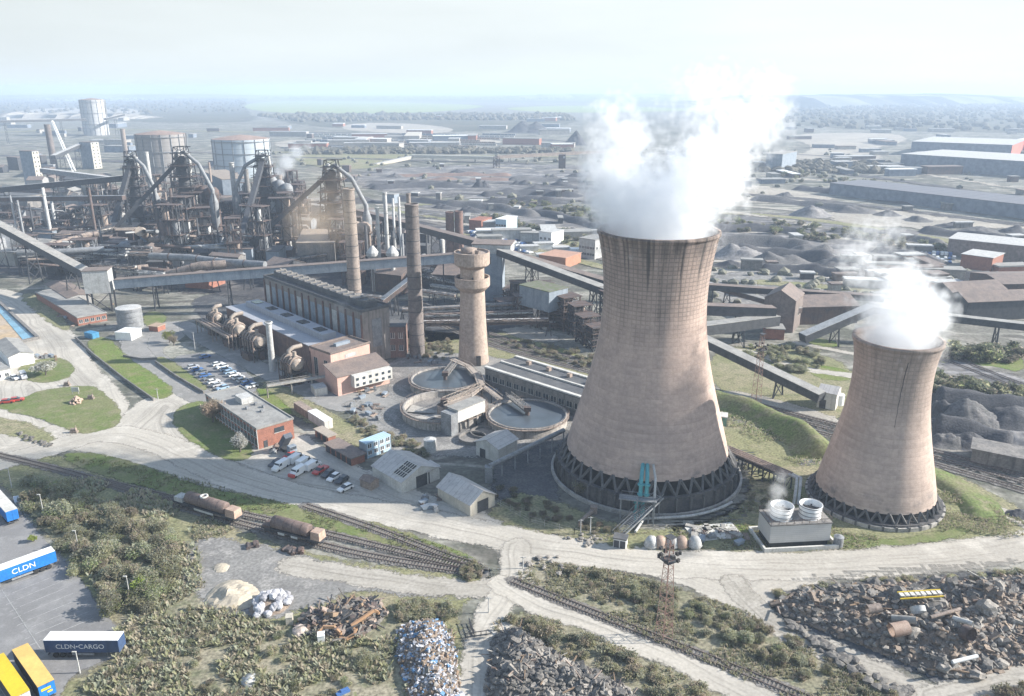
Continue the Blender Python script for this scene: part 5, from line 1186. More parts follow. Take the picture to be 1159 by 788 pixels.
# slim stacks
for bx, by, tx, ty, wd, m, lab in ((270, 262, 262, 184, 3.4, M_pale, "slim white stack left of the steaming furnace"), (176, 250, 171, 172, 3.2, M_pale, "slim white stack before the brown gasholder"),
     (321, 256, 315, 198, 4.0, M_ch1, "stubby buff stack venting white steam"), (284, 250, 281, 192, 3.6, M_dconc, "dark stack left of the white steam"),
     (62, 191, 50.5, 141, 7.5, M_ch2, "tall dark stack on the far left beside the headframe"), (143, 178, 138, 146, 6.5, M_ch1, "short far stack left of the brown gasholder"),
     (431, 318, 427, 235, 1.8, M_pale, "thin grey vent stack left of the slim pale stack"), (520, 290, 518, 239, 5, M_dbrick, "squat dark stack, right of the pair behind the water tower"), (510, 290, 508, 240, 5, M_dbrick, "squat dark stack, left of the pair behind the water tower")):
    chimney(lab, (bx, by), (tx, ty), wd * 1.1, wd, m)
# clutter: frames, sheds, vessels
def scatter_frames(n, region, hs, group, label, mats_, fill=.8):
    for _ in range(n):
        px, py = rw.uniform(*region[0]), rw.uniform(*region[1])
        process_tower(label, G(px, py), rw.uniform(6, 13), rw.uniform(5, 10), rw.uniform(*hs), rw.randint(3, 5), rw.uniform(-.4, .4), rw.choice(mats_), fill, group)
scatter_frames(18, ((110, 205), (232, 285)), (12, 34), "steel frames around the left furnaces", "rusty steel platform tower around the two left furnaces", [M_steel, M_rust, M_steel])
scatter_frames(30, ((195, 345), (235, 303)), (12, 38), "steel frames around the middle furnaces", "dark steel platform tower between the furnaces", [M_steel, M_rust, M_steel])
scatter_frames(12, ((385, 450), (270, 325)), (10, 28), "steel frames behind the chimneys", "steel platform tower behind the two big chimneys", [M_steel, M_rust])
scatter_frames(16, ((0, 125), (235, 310)), (6, 18), "steel frames on the far left", "low steel platform tower left of the furnaces", [M_rust, M_steel, M_gsteel])
scatter_frames(9, ((575, 660), (335, 372)), (6, 15), "steel frames by the screen house", "low steel frame around the blue grey screen house", [M_steel, M_rust], .9)
def low_sheds(n, region, label, group, hs=(4, 10), ls=(8, 22), ws=(6, 12), walls=None, roofs=None, name="low_shed"):
    for _ in range(n):
        p = G(rw.uniform(*region[0]), rw.uniform(*region[1])); l, w_, h = rw.uniform(*ls), rw.uniform(*ws), rw.uniform(*hs)
        a = rw.choice([.1, -.35, .1 + pi / 2]) + rw.uniform(-.1, .1); d = Vector((cos(a), sin(a), 0)); n_ = Vector((-d.y, d.x, 0))
        building(name, label, "shed", p - d * l / 2, p + d * l / 2, p + d * l / 2 + n_ * w_, h, roof=rw.choice(['gable', 'flat', 'gable']), rise=w_ * .2, wall=rw.choice(walls or [M_rust, M_steel, M_dconc, M_corr, M_blueg]), roofm=rw.choice(roofs or [M_broof, M_felt, M_dfelt, M_broof]), group=group)
low_sheds(62, ((-10, 340), (225, 310)), "low sheet metal shed among the furnaces", "low sheds among the furnaces")
low_sheds(16, ((-10, 140), (195, 240)), "low shed in the yard behind the left furnaces", "sheds behind the left furnaces", (5, 12), (15, 40), (10, 18))
low_sheds(12, ((385, 540), (262, 320)), "low shed behind the two big chimneys", "low sheds behind the chimneys")
low_sheds(14, ((340, 440), (228, 262)), "low dark shed beyond the right furnace", "sheds beyond the right furnace")
def vessels(n, region, label, group, rs=(1.5, 3.5), hs=(4, 10), mats_=None):
    for _ in range(n):
        p = G(rw.uniform(*region[0]), rw.uniform(*region[1])); t = thing("storage_tank", label, "tank", p, 0, group); r, h = rw.uniform(*rs), rw.uniform(*hs)
        q = MB(); q.lathe([(r, 0), (r, h), (r * .6, h + r * .3), (.03, h + r * .4)], 14); q.build("shell", rw.choice(mats_ or [M_gsteel, M_rust2, M_pale, M_rust]), t)
vessels(34, ((0, 330), (240, 305)), "small round vessel among the furnaces", "small vessels among the furnaces")
vessels(8, ((400, 540), (285, 325)), "small round vessel behind the chimneys", "small vessels behind the chimneys")
for i, px in enumerate((424, 446)):
    p = G(px, 330); t = thing("bulb_tower", ("slim pale vessel tower with a diamond head, left of two", "slim pale vessel tower with a diamond head, right of two")[i], "vessel", p)
    q = MB(); q.tube([(0, 0, 0), (0, 0, 16)], 1.2, 12); q.build("stem", M_pale, t); q = MB(); q.lathe([(.9, 15.5), (3.2, 19), (3.2, 20.5), (.6, 24)], 12, smooth=False); q.build("head", M_pale, t)
pbf = G(378, 300)
for i in range(34):
    x, y = (rw.uniform(5, 340), rw.uniform(232, 300)) if i < 26 else (rw.uniform(400, 530), rw.uniform(275, 320)); p = G(x, y); h = rw.uniform(16, 42); r = rw.uniform(.5, 1.2); q = MB(); q.lathe([(r, 0), (r * .85, h), (r * .6, h)], 10); q.lathe([(r * 1.3, h * .86), (r * 1.3, h * .87)], 10); o = q.build("vent_stack", rw.choice([M_pale, M_rust2, M_gsteel, M_steel, M_rust])); o.location = p; tag(o, "thin vent stack among the furnaces" if i < 26 else "thin vent stack behind the two big chimneys", "chimney", "thin vent stacks among the furnaces" if i < 26 else "thin vent stacks behind the chimneys")
scatter_frames(16, ((250, 345), (225, 262)), (10, 26), "steel frames behind the furnaces", "steel platform tower behind the steaming furnace", [M_steel, M_rust])
conveyor("long dark conveyor crossing low behind the brown junction house", G(700, 318, 10), G(1000, 338, 9), 4, 2.6, 30, M_steel, M_broof)
conveyor("long dark conveyor from the mill building towards the plumes", G(985, 350, 13), G(1180, 372, 9), 4, 2.6, 30, M_steel, M_felt)
conveyor("thin conveyor across the slag basin", G(800, 322, 6), G(905, 352, 8), 3, 2.2, 22, M_rust, M_felt)
def gantry(label, p, q, wd=3., group=None):
    p, q = Vector(p), Vector(q); t = thing("pipe_gantry", label, "gantry", (p.x, p.y, 0), 0, group); o = Vector((p.x, p.y, 0)); a, b = p - o, q - o; n = max(4, int((b - a).length / 5)); mb = MB(); lattice(mb, a, b, wd, wd, n, .3); mb.build("truss", rw.choice([M_steel, M_rust, M_gsteel]), t)
    mb = MB(); mb.tube([a + Vector((0, .5, .4)), b + Vector((0, .5, .4))], .7, 8); mb.build("pipe", rw.choice([M_rust2, M_pale, M_gsteel]), t); mb = MB(); mb.tube([a + Vector((0, -.6, .2)), b + Vector((0, -.6, .2))], .45, 8); mb.build("pipe", rw.choice([M_rust2, M_pale, M_rust]), t)
    k = max(2, int((b - a).length / 22))
    for i in range(k + 1):
        c = a.lerp(b, i / k); mb = MB(); mb.beam((c.x - 1.2, c.y, 0), c, .4); mb.beam((c.x + 1.2, c.y, 0), c, .4); mb.beam((c.x - 1, c.y, c.z * .2), (c.x + 1, c.y, c.z * .8), .22); mb.build("trestle", M_steel, t)
for i in range(26):
    x, y = rw.uniform(-10, 330), rw.uniform(232, 306); l = rw.uniform(30, 90); z = rw.uniform(6, 13)
    gantry("lattice pipe gantry on trestles among the furnaces", G(x, y, z), G(x + l, y + rw.uniform(-7, 9), z), 2.4, "pipe gantries among the furnaces")
for i in range(8):
    x, y = rw.uniform(390, 500), rw.uniform(285, 335); gantry("lattice pipe gantry behind the two big chimneys", G(x, y, 8), G(x + rw.uniform(30, 70), y + rw.uniform(4, 16), 8), 2.2, "pipe gantries behind the chimneys")
for i in range(3): gantry("long lattice pipe gantry crossing left of the twin conveyors", G(455 + 12 * i, 352 + 7 * i, 7), G(585 + 18 * i, 345 + 9 * i, 7), 2.0, "gantries left of the twin conveyors")
# steam and dust of the works
steam("steam_plume", "puff of white steam from the stubby stack beside the blue gasholder", [(at_dist(316, 196, G(320, 256).y), 6, 1.), (at_dist(324, 184, G(320, 256).y + 4), 8, .8), (at_dist(336, 172, G(320, 256).y + 10), 8, .55), (at_dist(348, 166, G(320, 256).y + 14), 6, .3)], .09, nscale=.2)
d = steam("dust_cloud", "orange brown dust rising between the blast furnaces", [(G(336, 262, 4), 11, .9), (G(343, 258, 20), 13, .8), (G(352, 252, 36), 15, .65), (G(364, 246, 50), 17, .5), (G(378, 240, 62), 18, .35)], .012, nscale=.09, amp=1.0, warp=2.5, color=(.86, .68, .50)); d['category'] = "dust"
steam("steam_plume", "faint steam drifting past the foot of the buff chimney", [(G(397, 352, 7), 7, .9), (G(392, 350, 13), 6, .7), (G(389, 349, 20), 5, .4)], .05, nscale=.25)
steam("steam_plume", "faint steam at the far left edge of the works", [(G(-2, 270, 10), 14, .9), (G(12, 268, 18), 11, .6)], .02, nscale=.12)
# ------------------------------------------------------------------ gasholders, headframes, far sheds
M_ghb = ribmat("brown_gasholder_plates", (.27, .255, .245), (.21, .195, .185), 4.2, axis='z', dirt=.4)
M_ghl = ribmat("blue_grey_gasholder_plates", (.40, .45, .49), (.34, .38, .42), 6.5, axis='z', dirt=.3)
M_ghw = ribmat("white_gasholder_plates", (.46, .46, .46), (.38, .38, .38), 7.5, axis='z', dirt=.4)
M_rroof = mat("rusty_dome_roof", (.30, .22, .19), (.24, .18, .155), scale=.05)
def holder(label, base, x0, x1, top, m):
    p = G(*base); r = (x1 - x0) / 2 * mpp(base[1]); h = top_z(base[0], base[1], top)
    t = tank("gasholder", label, base[0], base[1], r, h, m, M_rroof, cone=r * .14, cat="gasholder", n=40)
    q = MB()
    for k in range(16):
        a = 2 * pi * k / 16; q.beam(((r + .4) * cos(a), (r + .4) * sin(a), 0), ((r + .4) * cos(a), (r + .4) * sin(a), h), .7)
    for k in range(3): z = h * (k + 1) / 3.2; q.lathe([(r + .1, z), (r + 1.2, z), (r + 1.2, z + .6), (r + .1, z + .6)], 40, smooth=False)
    q.beam((r + 1, -r * .2, 0), (r + 1, r * .2, h), 1.2); q.build("stair_frame", M_gsteel, t); return t
holder("tall slender white gasholder on the far left skyline", (110, 153), 94, 120, 113, M_ghw)
holder("brown banded gasholder behind the left furnaces", (188, 203), 162, 214, 151.5, M_ghb)
holder("broad blue grey gasholder with a shallow rusty roof", (277, 199), 246, 308, 157, M_ghl)
def box_tower(label, a, b, c, top, m, side, name="headframe", cat="building"):
    h = top_z(a[0], a[1], top); t = building(name, label, cat, a, b, c, h, wall=m, roofm=M_broof, over=.3)
    q = MB()
    n = 8
    for i in range(n):
        for u in (-.25, .25): q.box(t["L"] / 2 + .1, u * t["W"], h * (i + .35) / n, .2, t["W"] * .16, h / n * .4)
    q.build("windows", M_glass, t)
    q = MB(); q.box(t["L"] / 2 + .04, 0, 0, .06, t["W"] * .98, h * .98); q.build("end_wall", side, t); return t
box_tower("tall grey headframe tower with a cream end wall, left one", (29, 211), (43, 211.5), (46, 210.3), 171, M_blueg, MATS["cream_render"])
box_tower("grey headframe tower with a cream sloping side, right one", (94, 191), (107, 191.5), (112, 190.3), 161, M_blueg, MATS["cream_render"])
building("headframe", "low dark block with a cream end left of the headframes", "building", (10, 192), (22, 193), (26, 188), 16, wall=M_steel, roofm=M_broof)
building("works_block", "blue grey block with a lit end far right of the main plume", "building", (866, 193), (884, 194), (890, 189), top_z(870, 193, 174), wall=M_blueg, roofm=M_conc)
conveyor("far high conveyor across the left skyline", at_dist(-30, 138.5, 1500), at_dist(97, 135.5, 1700), 5, 4, 90, M_steel, M_gsteel)
conveyor("far conveyor rising right of the white gasholder", at_dist(119, 135, 1750), at_dist(140, 130, 1900), 5, 4, 90, M_steel, M_pale)
conveyor("dark conveyor reaching from the left edge to the leftmost furnace", at_dist(-20, 217, 640), at_dist(152, 201, 590), 5, 4, 50, M_steel, M_pale)
conveyor("pale conveyor sloping below the tall dark stack", at_dist(48, 193, 800), at_dist(126, 203, 720), 5, 4, 60, M_gsteel, M_pale)
conveyor("conveyor climbing to the right headframe tower", at_dist(60, 178, 960), at_dist(94, 163, 1080), 5, 4, 60, M_steel, M_pale)
conveyor("second dark conveyor below the left headframe", at_dist(-20, 226, 600), at_dist(140, 224, 560), 4, 3, 50, M_rust, M_gsteel)
q = MB(); a, b = G(84, 194, 2), at_dist(59, 137, G(84, 194).y + 10); lattice(q, a, b, 3.0, 1.6, 18, .6); tag(q.build("crane_jib", M_white), "thin white crane jib leaning left by the tall dark stack", "crane")
conveyor("long tan conveyor across the slag yard, low left leg", at_dist(425, 187, 1120), at_dist(466, 178, 1170), 6, 4, 60, MATS["cream_render"], M_pale)
conveyor("long tan conveyor across the slag yard, straight middle", at_dist(466, 177, 1170), at_dist(562, 179, 1150), 6, 4, 60, MATS["cream_render"], M_pale)
conveyor("long rust conveyor across the slag yard, far right leg", at_dist(562, 178, 1150), at_dist(700, 171, 1250), 6, 4, 40, M_rust2, M_rust2)
process_tower("small brown tower alone on the slag yard", G(636, 191), 8, 8, top_z(636, 191, 175), 4, 0, M_rust, 1., solid=(.05, 1, M_rust))
process_tower("red brown frame at the bend of the tan conveyor", G(562, 190), 8, 8, 13, 3, 0, M_rust, .5)
def shed_px(label, a, b, c, h, zc, wall, roofm, name="long_shed", roof='gable', rise=3., ridge='x'):
    return building(name, label, "shed", a, b, c, h, zc=zc, roof=roof, rise=rise, wall=wall, roofm=roofm, over=.5, ridge=ridge)
M_slate = mat("slate_blue_cladding", (.17, .20, .245), (.14, .165, .205), scale=.03)
M_red = mat("red_end_wall", (.50, .15, .11), (.42, .12, .09), scale=.05)
sA = shed_px("long slate shed with a red end on the right skyline", (1030, 175), (1143, 180), (1150, 172), 20, 0, M_slate, M_pale, roof='flat')
q = MB(); q.box(sA["L"] / 2 + .1, 0, 1, .3, sA["W"], 18); q.build("end_wall", M_red, sA)
shed_px("longer slate shed in front of the red ended shed", (1018, 190), (1230, 206), (1235, 196), 18, 0, M_slate, M_pale, roof='flat')
shed_px("distant pale roof behind the red ended shed", (1148, 172), (1230, 176), (1230, 170), 20, 0, M_slate, M_white, roof='flat')
M_droof = ribmat("dark_slate_shed_roof", (.155, .155, .175), (.13, .13, .145), 12, axis='x', dirt=.3)
shed_px("vast low dark roofed mill shed on the right", (938, 220), (1240, 258), (1240, 247), 11, 0, M_slate, M_droof, roof='flat')
shed_px("brown shed with a pale roof at the right edge", (1071, 288), (1230, 306), (1226, 296), 10, 0, mat("brown_shed_wall", (.22, .18, .165), (.17, .145, .13), scale=.1), M_pale, roof='flat')
shed_px("small brick shed before the pale roofed brown shed", (1086, 303), (1121, 308), (1126, 301), 8, 0, M_brick, M_pale, roof='flat')
shed_px("dark brown mill building on the right behind the shorter tower", (1092, 364), (1230, 358), (1226, 348), 9, 0, M_steel, M_broof, rise=3)
shed_px("brown shed at the right edge above the slag banks", (1132, 342), (1240, 340), (1238, 325), 9, 0, M_rust, M_broof, rise=2)
shed_px("long dark wall building right of the shorter tower", (1075, 352), (1135, 348), (1135, 338), 9, 0, M_steel, M_broof)
shed_px("concrete retaining bay by the tracks at the right edge", (1098, 523), (1180, 540), (1185, 528), 4, 0, M_dconc, M_dconc, name="storage_bay", roof='flat')
rf = random.Random(5)
def roofs(n, region, label, group, ls, ws, hs, walls, rms):
    for _ in range(n):
        p = G(rf.uniform(*region[0]), rf.uniform(*region[1])); l, w_, h = rf.uniform(*ls), rf.uniform(*ws), rf.uniform(*hs); a = rf.choice([.12, .12, -.2, 1.6]) + rf.uniform(-.05, .05)
        d = Vector((cos(a), sin(a), 0)); n_ = Vector((-d.y, d.x, 0))
        t = thing("far_shed", label, "shed", p, a, group); q = MB(); q.box(0, 0, 0, l, w_, h); q.build("wall", rf.choice(walls), t); q = MB(); q.box(0, 0, h + .05, l + 1, w_ + 1, .8); q.build("roof", rf.choice(rms), t)
roofs(34, ((300, 640), (134, 168)), "far pale roofed shed beyond the slag yard", "pale sheds beyond the slag yard", (25, 90), (14, 30), (6, 11), [M_slate, M_conc, M_brick], [M_white, M_pale, M_felt, M_pale])
roofs(14, ((0, 160), (130, 180)), "far low shed near the white gasholder", "low sheds near the white gasholder", (25, 70), (14, 25), (6, 11), [M_slate, M_conc], [M_pale, M_felt])
roofs(16, ((890, 1150), (148, 200)), "far yard shed left of the slate sheds", "yard sheds near the slate sheds", (20, 60), (12, 20), (5, 9), [M_slate, M_rust, M_conc], [M_pale, M_felt, M_broof])
roofs(1, ((468, 468), (157, 157)), "long cream roof far across the sidings", None, (150, 151), (30, 31), (9, 10), [M_conc], [MATS["cream_render"]])
# rakes of wagons on the far sidings
wag = None
for r_ in range(9):
    y = 153 + r_ * 2.3
    for k in range(3):
        x = 345 + k * 85 + rf.uniform(0, 35) - r_ * 3; a, b = G(x, y), G(x + rf.uniform(35, 70), y + .8); n = 9
        q = MB()
        for i in range(n):
            c0, c1 = a.lerp(b, (i + .06) / n), a.lerp(b, (i + .94) / n); up = Vector((0, 0, 2.2)); q.beam(c0 + up, c1 + up, 3.2, 3.2)
        tag(q.build("wagon_rake", rf.choice([M_pale, M_rust2, M_slate, M_conc])), "line of wagons standing on the far sidings", "wagons", "wagon lines on the far sidings")
# admin blocks and car parks behind the conveyors
M_wb = M_offwhite
building("admin_block", "white three storey block beside the taller tower rim", "office", (655, 291), (673, 294), (682, 288), 12, wall=M_pale, roofm=M_felt, wins=[('f', 6, 2, 1.8, 1.4), ('f', 6, 6, 1.8, 1.4), ('r', 4, 6, 1.6, 1.4)])
building("admin_block", "white cubic building above the parked vans", "office", (610, 277), (624, 279), (627, 274), 9, wall=M_white, roofm=M_pale, wins=[('f', 3, 4, 1.8, 1.4)])
building("admin_block", "blue and white block at the top of the van park", "office", (561, 262), (573, 263), (577, 258), 9, wall=M_bluec, roofm=M_white, wins=[('f', 4, 4, 1.8, 1.4)])
building("brick_workshop", "orange brick workshop beside the twin conveyors", "workshop", (610, 300), (640, 304), (645, 296), 6, wall=mat("orange_brick", (.40, .20, .13), (.34, .17, .11)), roofm=mat("orange_roof", (.42, .25, .18), (.36, .22, .16)))
building("brick_workshop", "small red brick building above the van park", "workshop", (531, 260), (545, 261), (548, 256), 7, wall=M_brick, roofm=M_brick)
roofs(10, ((590, 672), (266, 296)), "small white cabin in the compound beside the taller tower", "white cabins in the compound", (7, 14), (4, 6), (3, 4), [M_white, M_offwhite], [M_white, M_pale])
roofs(8, ((545, 660), (258, 275)), "low white building above the van park", "low buildings above the van park", (14, 30), (7, 12), (4, 7), [M_pale, M_conc], [M_felt, M_pale, M_white])
# ------------------------------------------------------------------ heaps
M_coal = mat("black_coal", (.055, .057, .065), (.08, .08, .085), scale=.25, var=.35, rough=.9, bump=.6)
M_ore = mat("grey_ore", (.13, .125, .125), (.10, .10, .10), scale=.2, var=.35, rough=.95, bump=.6)
M_pslag = mat("pale_slag", (.24, .23, .225), (.18, .175, .175), scale=.1, var=.25, rough=.95)
M_rore = mat("red_brown_ore", (.20, .14, .115), (.16, .115, .10), scale=.1, var=.25, rough=.95)
hk = [0]
def heap(label, px, py, wpx, hpx, m, asp=1.4, name="ore_heap", cat="heap", group=None, n=34, peaks=None, rz=None):
    p = G(px, py); k = mpp(py); rx = wpx * k / 1.6; h = hpx * k * 1.05; ry = rx / asp if asp > 1 else rx; ry = min(max(ry, h * 1.1), rx * 1.5); hk[0] += 1; sd = hk[0]
    rr = random.Random(sd); pk = [(rr.uniform(-.45, .45), rr.uniform(-.3, .3), rr.uniform(.6, 1)) for _ in range(peaks or rr.randint(1, 3))]; q = MB(); vs = []
    for i in range(n + 1):
        for j in range(n + 1):
            u, v = i / n * 2 - 1, j / n * 2 - 1; rd = hypot(u, v) * (1 + .18 * mnoise.noise((u * 2, v * 2, sd)))
            z = max([c * max(0, 1 - hypot(u - a, v - b) / .8) for a, b, c in pk]) * max(0, min(1, (1 - rd) * 2.2))
            z += .17 * mnoise.noise((u * 5, v * 5, sd * 3.)) * max(0, 1 - rd) + .10 * mnoise.noise((u * 13, v * 13, sd)) * max(0, 1 - rd)
            vs.append((u * rx, v * ry, max(-.05, z * h) if rd < 1 else -.3))
    q.add(vs, [(i * (n + 1) + j, (i + 1) * (n + 1) + j, (i + 1) * (n + 1) + j + 1, i * (n + 1) + j + 1) for i in range(n) for j in range(n)], True)
    o = q.build(name, m); o.location = p; o.rotation_euler.z = rr.uniform(-.2, .2) if rz is None else rz; return tag(o, label, cat, group)
for px, py, wd, hh, m in ((446, 201, 26, 7, M_ore), (432, 211, 36, 6, M_coal), (470, 207, 34, 5, M_ore), (520, 196, 26, 5, M_coal), (545, 212, 20, 9, M_coal), (591, 209, 24, 6, M_coal), (600, 214, 30, 5, M_coal), (637, 210, 30, 8, M_coal), (500, 203, 40, 4, M_rore), (560, 203, 50, 3, M_rore), (622, 203, 24, 6, M_ore), (655, 200, 30, 5, M_coal)):
    heap("dark heap on the slag yard beneath the tan conveyor", px, py, wd, hh, m, group="heaps on the slag yard")
for px, py, wd, hh, m in ((598, 150, 44, 13, M_coal), (650, 164, 28, 18, M_coal), (480, 168, 26, 7, M_ore)):
    heap("distant dark heap beyond the slag yard", px, py, wd, hh, m, group="distant heaps", asp=1)
for px, py, wd, hh, m in ((505, 236, 30, 6, M_coal), (535, 240, 34, 8, M_coal), (575, 247, 50, 8, M_ore), (600, 256, 30, 5, M_coal), (520, 232, 16, 5, M_pslag), (555, 236, 40, 6, M_coal), (650, 262, 24, 6, M_coal), (630, 236, 60, 5, M_ore)):
    heap("dark heap beside the haul road behind the van park", px, py, wd, hh, m, group="heaps beside the haul road")
for px, py, wd, hh, m in ((590, 230, 96, 9, M_coal),): heap("long black bunker heap across the yard", px, py, wd, hh, m, asp=5, peaks=4)
for px, py, wd, hh, m in ((885, 222, 24, 6, M_ore), (915, 244, 44, 12, M_pslag), (970, 240, 50, 9, M_ore), (1000, 244, 36, 7, M_coal), (1045, 250, 40, 7, M_ore), (1075, 256, 36, 6, M_coal), (1110, 262, 44, 8, M_ore), (1138, 262, 40, 9, M_coal), (1020, 264, 60, 5, M_ore), (1150, 274, 50, 6, M_ore)):
    heap("grey heap in the stockyard below the mill shed", px, py, wd, hh, m, group="heaps in the stockyard")
for px, py, wd, hh, m in ((845, 290, 70, 16, M_pslag), (880, 296, 60, 14, M_ore), (915, 288, 70, 12, M_ore), (950, 300, 60, 14, M_ore), (830, 300, 44, 10, M_coal), (985, 305, 50, 10, M_ore), (865, 335, 90, 8, M_ore)):
    heap("slag heap in the basin between the two steam plumes", px, py, wd, hh, m, group="heaps in the slag basin")
for px, py, wd, hh, m in ((1075, 470, 60, 22, M_coal), (1105, 478, 90, 26, M_ore), (1150, 476, 90, 24, M_coal), (1075, 500, 50, 16, M_ore), (1100, 502, 60, 14, M_coal), (1165, 500, 80, 16, M_pslag), (1080, 448, 60, 10, M_ore), (1160, 585, 40, 10, M_coal)):
    heap("dark slag bank right of the shorter tower", px, py, wd, hh, m, group="slag banks by the shorter tower")
for px, py, wd, hh, m in ((300, 225, 40, 6, M_coal), (350, 232, 60, 6, M_ore), (400, 228, 50, 6, M_coal)):
    heap("dark ore heap behind the furnaces", px, py, wd, hh, m, group="heaps behind the furnaces")
def stockpile(label, px, h, wd, m, group):
    pts = chaikin([(G(*p).x, G(*p).y) for p in px], 3, False); hk[0] += 1; sd = hk[0]; rows = []
    P = []
    for a, b in zip(pts, pts[1:]): k = max(1, int(hypot(b[0] - a[0], b[1] - a[1]) / 4)); P += [(a[0] + (b[0] - a[0]) * i / k, a[1] + (b[1] - a[1]) * i / k) for i in range(k)]
    for i, p in enumerate(P):
        a, b = Vector(P[max(0, i - 1)]), Vector(P[min(len(P) - 1, i + 1)]); d = (b - a).normalized(); n_ = Vector((d.y, -d.x)); e = min(1, min(i, len(P) - 1 - i) * 4 / (h * 2.2))
        k = e * (.75 + .5 * mnoise.noise((p[0] * .05, p[1] * .05, sd))); rows.append([(p[0] + n_.x * s * wd * (.8 + .2 * k), p[1] + n_.y * s * wd * (.8 + .2 * k), max(-.2, h * z * k * (1 + .3 * mnoise.noise((p[0] * .15, p[1] * .15, s))))) for s, z in ((1, -.02), (.6, .4), (.25, .9), (0, 1), (-.3, .85), (-.65, .38), (-1, -.02))])
    q = MB(); c = 7; q.add([v for r in rows for v in r], [(i * c + k, (i + 1) * c + k, (i + 1) * c + k + 1, i * c + k + 1) for i in range(len(rows) - 1) for k in range(c - 1)], True); tag(q.build("stockpile", m), label, "stockpile", group)
for px, h, wd, m in (([(420, 214), (470, 211), (530, 212)], 6, 12, M_coal), ([(545, 222), (600, 219), (660, 223)], 6, 12, M_coal), ([(500, 232), (560, 236), (610, 246)], 6, 10, M_ore), ([(600, 240), (650, 250), (690, 262)], 5, 9, M_coal), ([(440, 226), (480, 228), (520, 234)], 5, 9, M_coal), ([(440, 200), (520, 198), (580, 199)], 4, 14, M_rore), ([(575, 204), (630, 204), (690, 208)], 5, 12, M_ore)):
    stockpile("long dark stockpile on the slag yard behind the van park", px, h, wd, m, "long stockpiles behind the van park")
for px, h, wd, m in (([(800, 262), (850, 260), (920, 266)], 7, 9, M_coal), ([(800, 276), (860, 276), (930, 284)], 8, 10, M_ore), ([(820, 290), (890, 290), (950, 298)], 8, 10, M_coal), ([(940, 262), (1010, 268), (1070, 278)], 5, 8, M_ore), ([(850, 226), (920, 232), (980, 242)], 6, 12, M_ore), ([(900, 214), (960, 220), (1040, 232)], 6, 12, M_coal), ([(1040, 262), (1110, 270), (1190, 282)], 6, 10, M_coal), ([(990, 284), (1030, 290), (1070, 300)], 5, 8, M_ore), ([(1060, 312), (1120, 318), (1190, 322)], 5, 8, M_ore), ([(860, 306), (920, 308), (980, 318)], 6, 8, M_coal)):
    stockpile("long dark stockpile beside the haul road beyond the steam plumes", px, h, wd, m, "long stockpiles beyond the plumes")
for px, h, wd, m in (([(1055, 455), (1110, 462), (1200, 470)], 7, 8, M_coal), ([(1056, 485), (1100, 492), (1150, 505)], 6, 7, M_coal)): stockpile("long black slag bank right of the shorter tower", px, h, wd, m, "long slag banks")
roofs(26, ((890, 1159), (146, 200)), "low yard building left of the slate sheds", "low buildings near the slate sheds", (14, 50), (8, 16), (4, 8), [M_slate, M_conc, M_rust], [M_white, M_pale, M_felt])
roofs(18, ((960, 1159), (296, 330)), "low shed between the brown shed and the mill building", "low sheds near the mill building", (8, 24), (5, 10), (3, 6), [M_rust, M_conc, M_brick], [M_pale, M_felt, M_broof])
roofs(16, ((690, 880), (168, 215)), "low far building behind the main plume", "low buildings behind the main plume", (16, 50), (8, 16), (4, 8), [M_slate, M_conc], [M_pale, M_felt])
roofs(22, ((420, 700), (186, 262)), "tiny shed or plant cabin on the slag yard", "tiny cabins on the slag yard", (4, 16), (3, 7), (2.5, 6), [M_rust, M_conc, M_steel, M_dconc], [M_pale, M_felt, M_broof, M_felt])
roofs(26, ((800, 1159), (205, 345)), "tiny shed or plant cabin beyond the plumes", "tiny cabins beyond the plumes", (4, 16), (3, 7), (2.5, 6), [M_rust, M_conc, M_steel, M_dconc], [M_pale, M_felt, M_broof, M_felt])
roofs(24, ((0, 420), (140, 215)), "tiny shed around the gasholders", "tiny sheds around the gasholders", (8, 30), (5, 12), (4, 9), [M_rust, M_conc, M_steel, M_slate], [M_pale, M_felt, M_broof])
# far cliff and hills
def ridge(name, pts, h, depth, m, seed, n=90, rough=.5):
    P = chaikin([(G(*p).x, G(*p).y) for p in pts], 2, False); P = [P[int(i * (len(P) - 1) / n)] for i in range(n + 1)]; q = MB(); vs = []; prof = ((0, 0), (.12, .75), (.25, .95), (.5, 1), (.8, .6), (1, 0))
    for i, p in enumerate(P):
        e = min(1, 4 * i / n, 4 * (n - i) / n)
        for a, b in prof:
            z = h * b * e * (1 + rough * mnoise.noise((i * .25, a * 2, seed))); vs.append((p[0] + 12 * mnoise.noise((i * .4, a, seed)), p[1] + a * depth, max(-.2, z)))
    c = len(prof); q.add(vs, [(i * c + k, i * c + k + 1, (i + 1) * c + k + 1, (i + 1) * c + k) for i in range(n) for k in range(c - 1)], True)
    return tag(q.build(name, m), kind='structure')
M_cliff = mat("pale_quarry_face", (.27, .255, .23), (.17, .16, .145), scale=.02, var=.2, streak=.6)
ridge("cliff", [(-60, 134), (40, 134), (100, 135), (165, 135)], 15, 200, M_cliff, 2)
M_hill = mat("far_wooded_hill", (.085, .09, .06), (.11, .11, .08), scale=.004, var=.3)
ridge("hills", [(860, 125), (950, 121), (1050, 119), (1159, 118), (1300, 117)], 55, 2500, M_hill, 5, rough=.2)
ridge("hills", [(560, 112), (700, 111), (850, 111), (1000, 110)], 30, 3000, M_hill, 9, rough=.3)
ridge("hills", [(-80, 112), (60, 111), (160, 111), (300, 112)], 30, 2500, M_hill, 12, rough=.3)
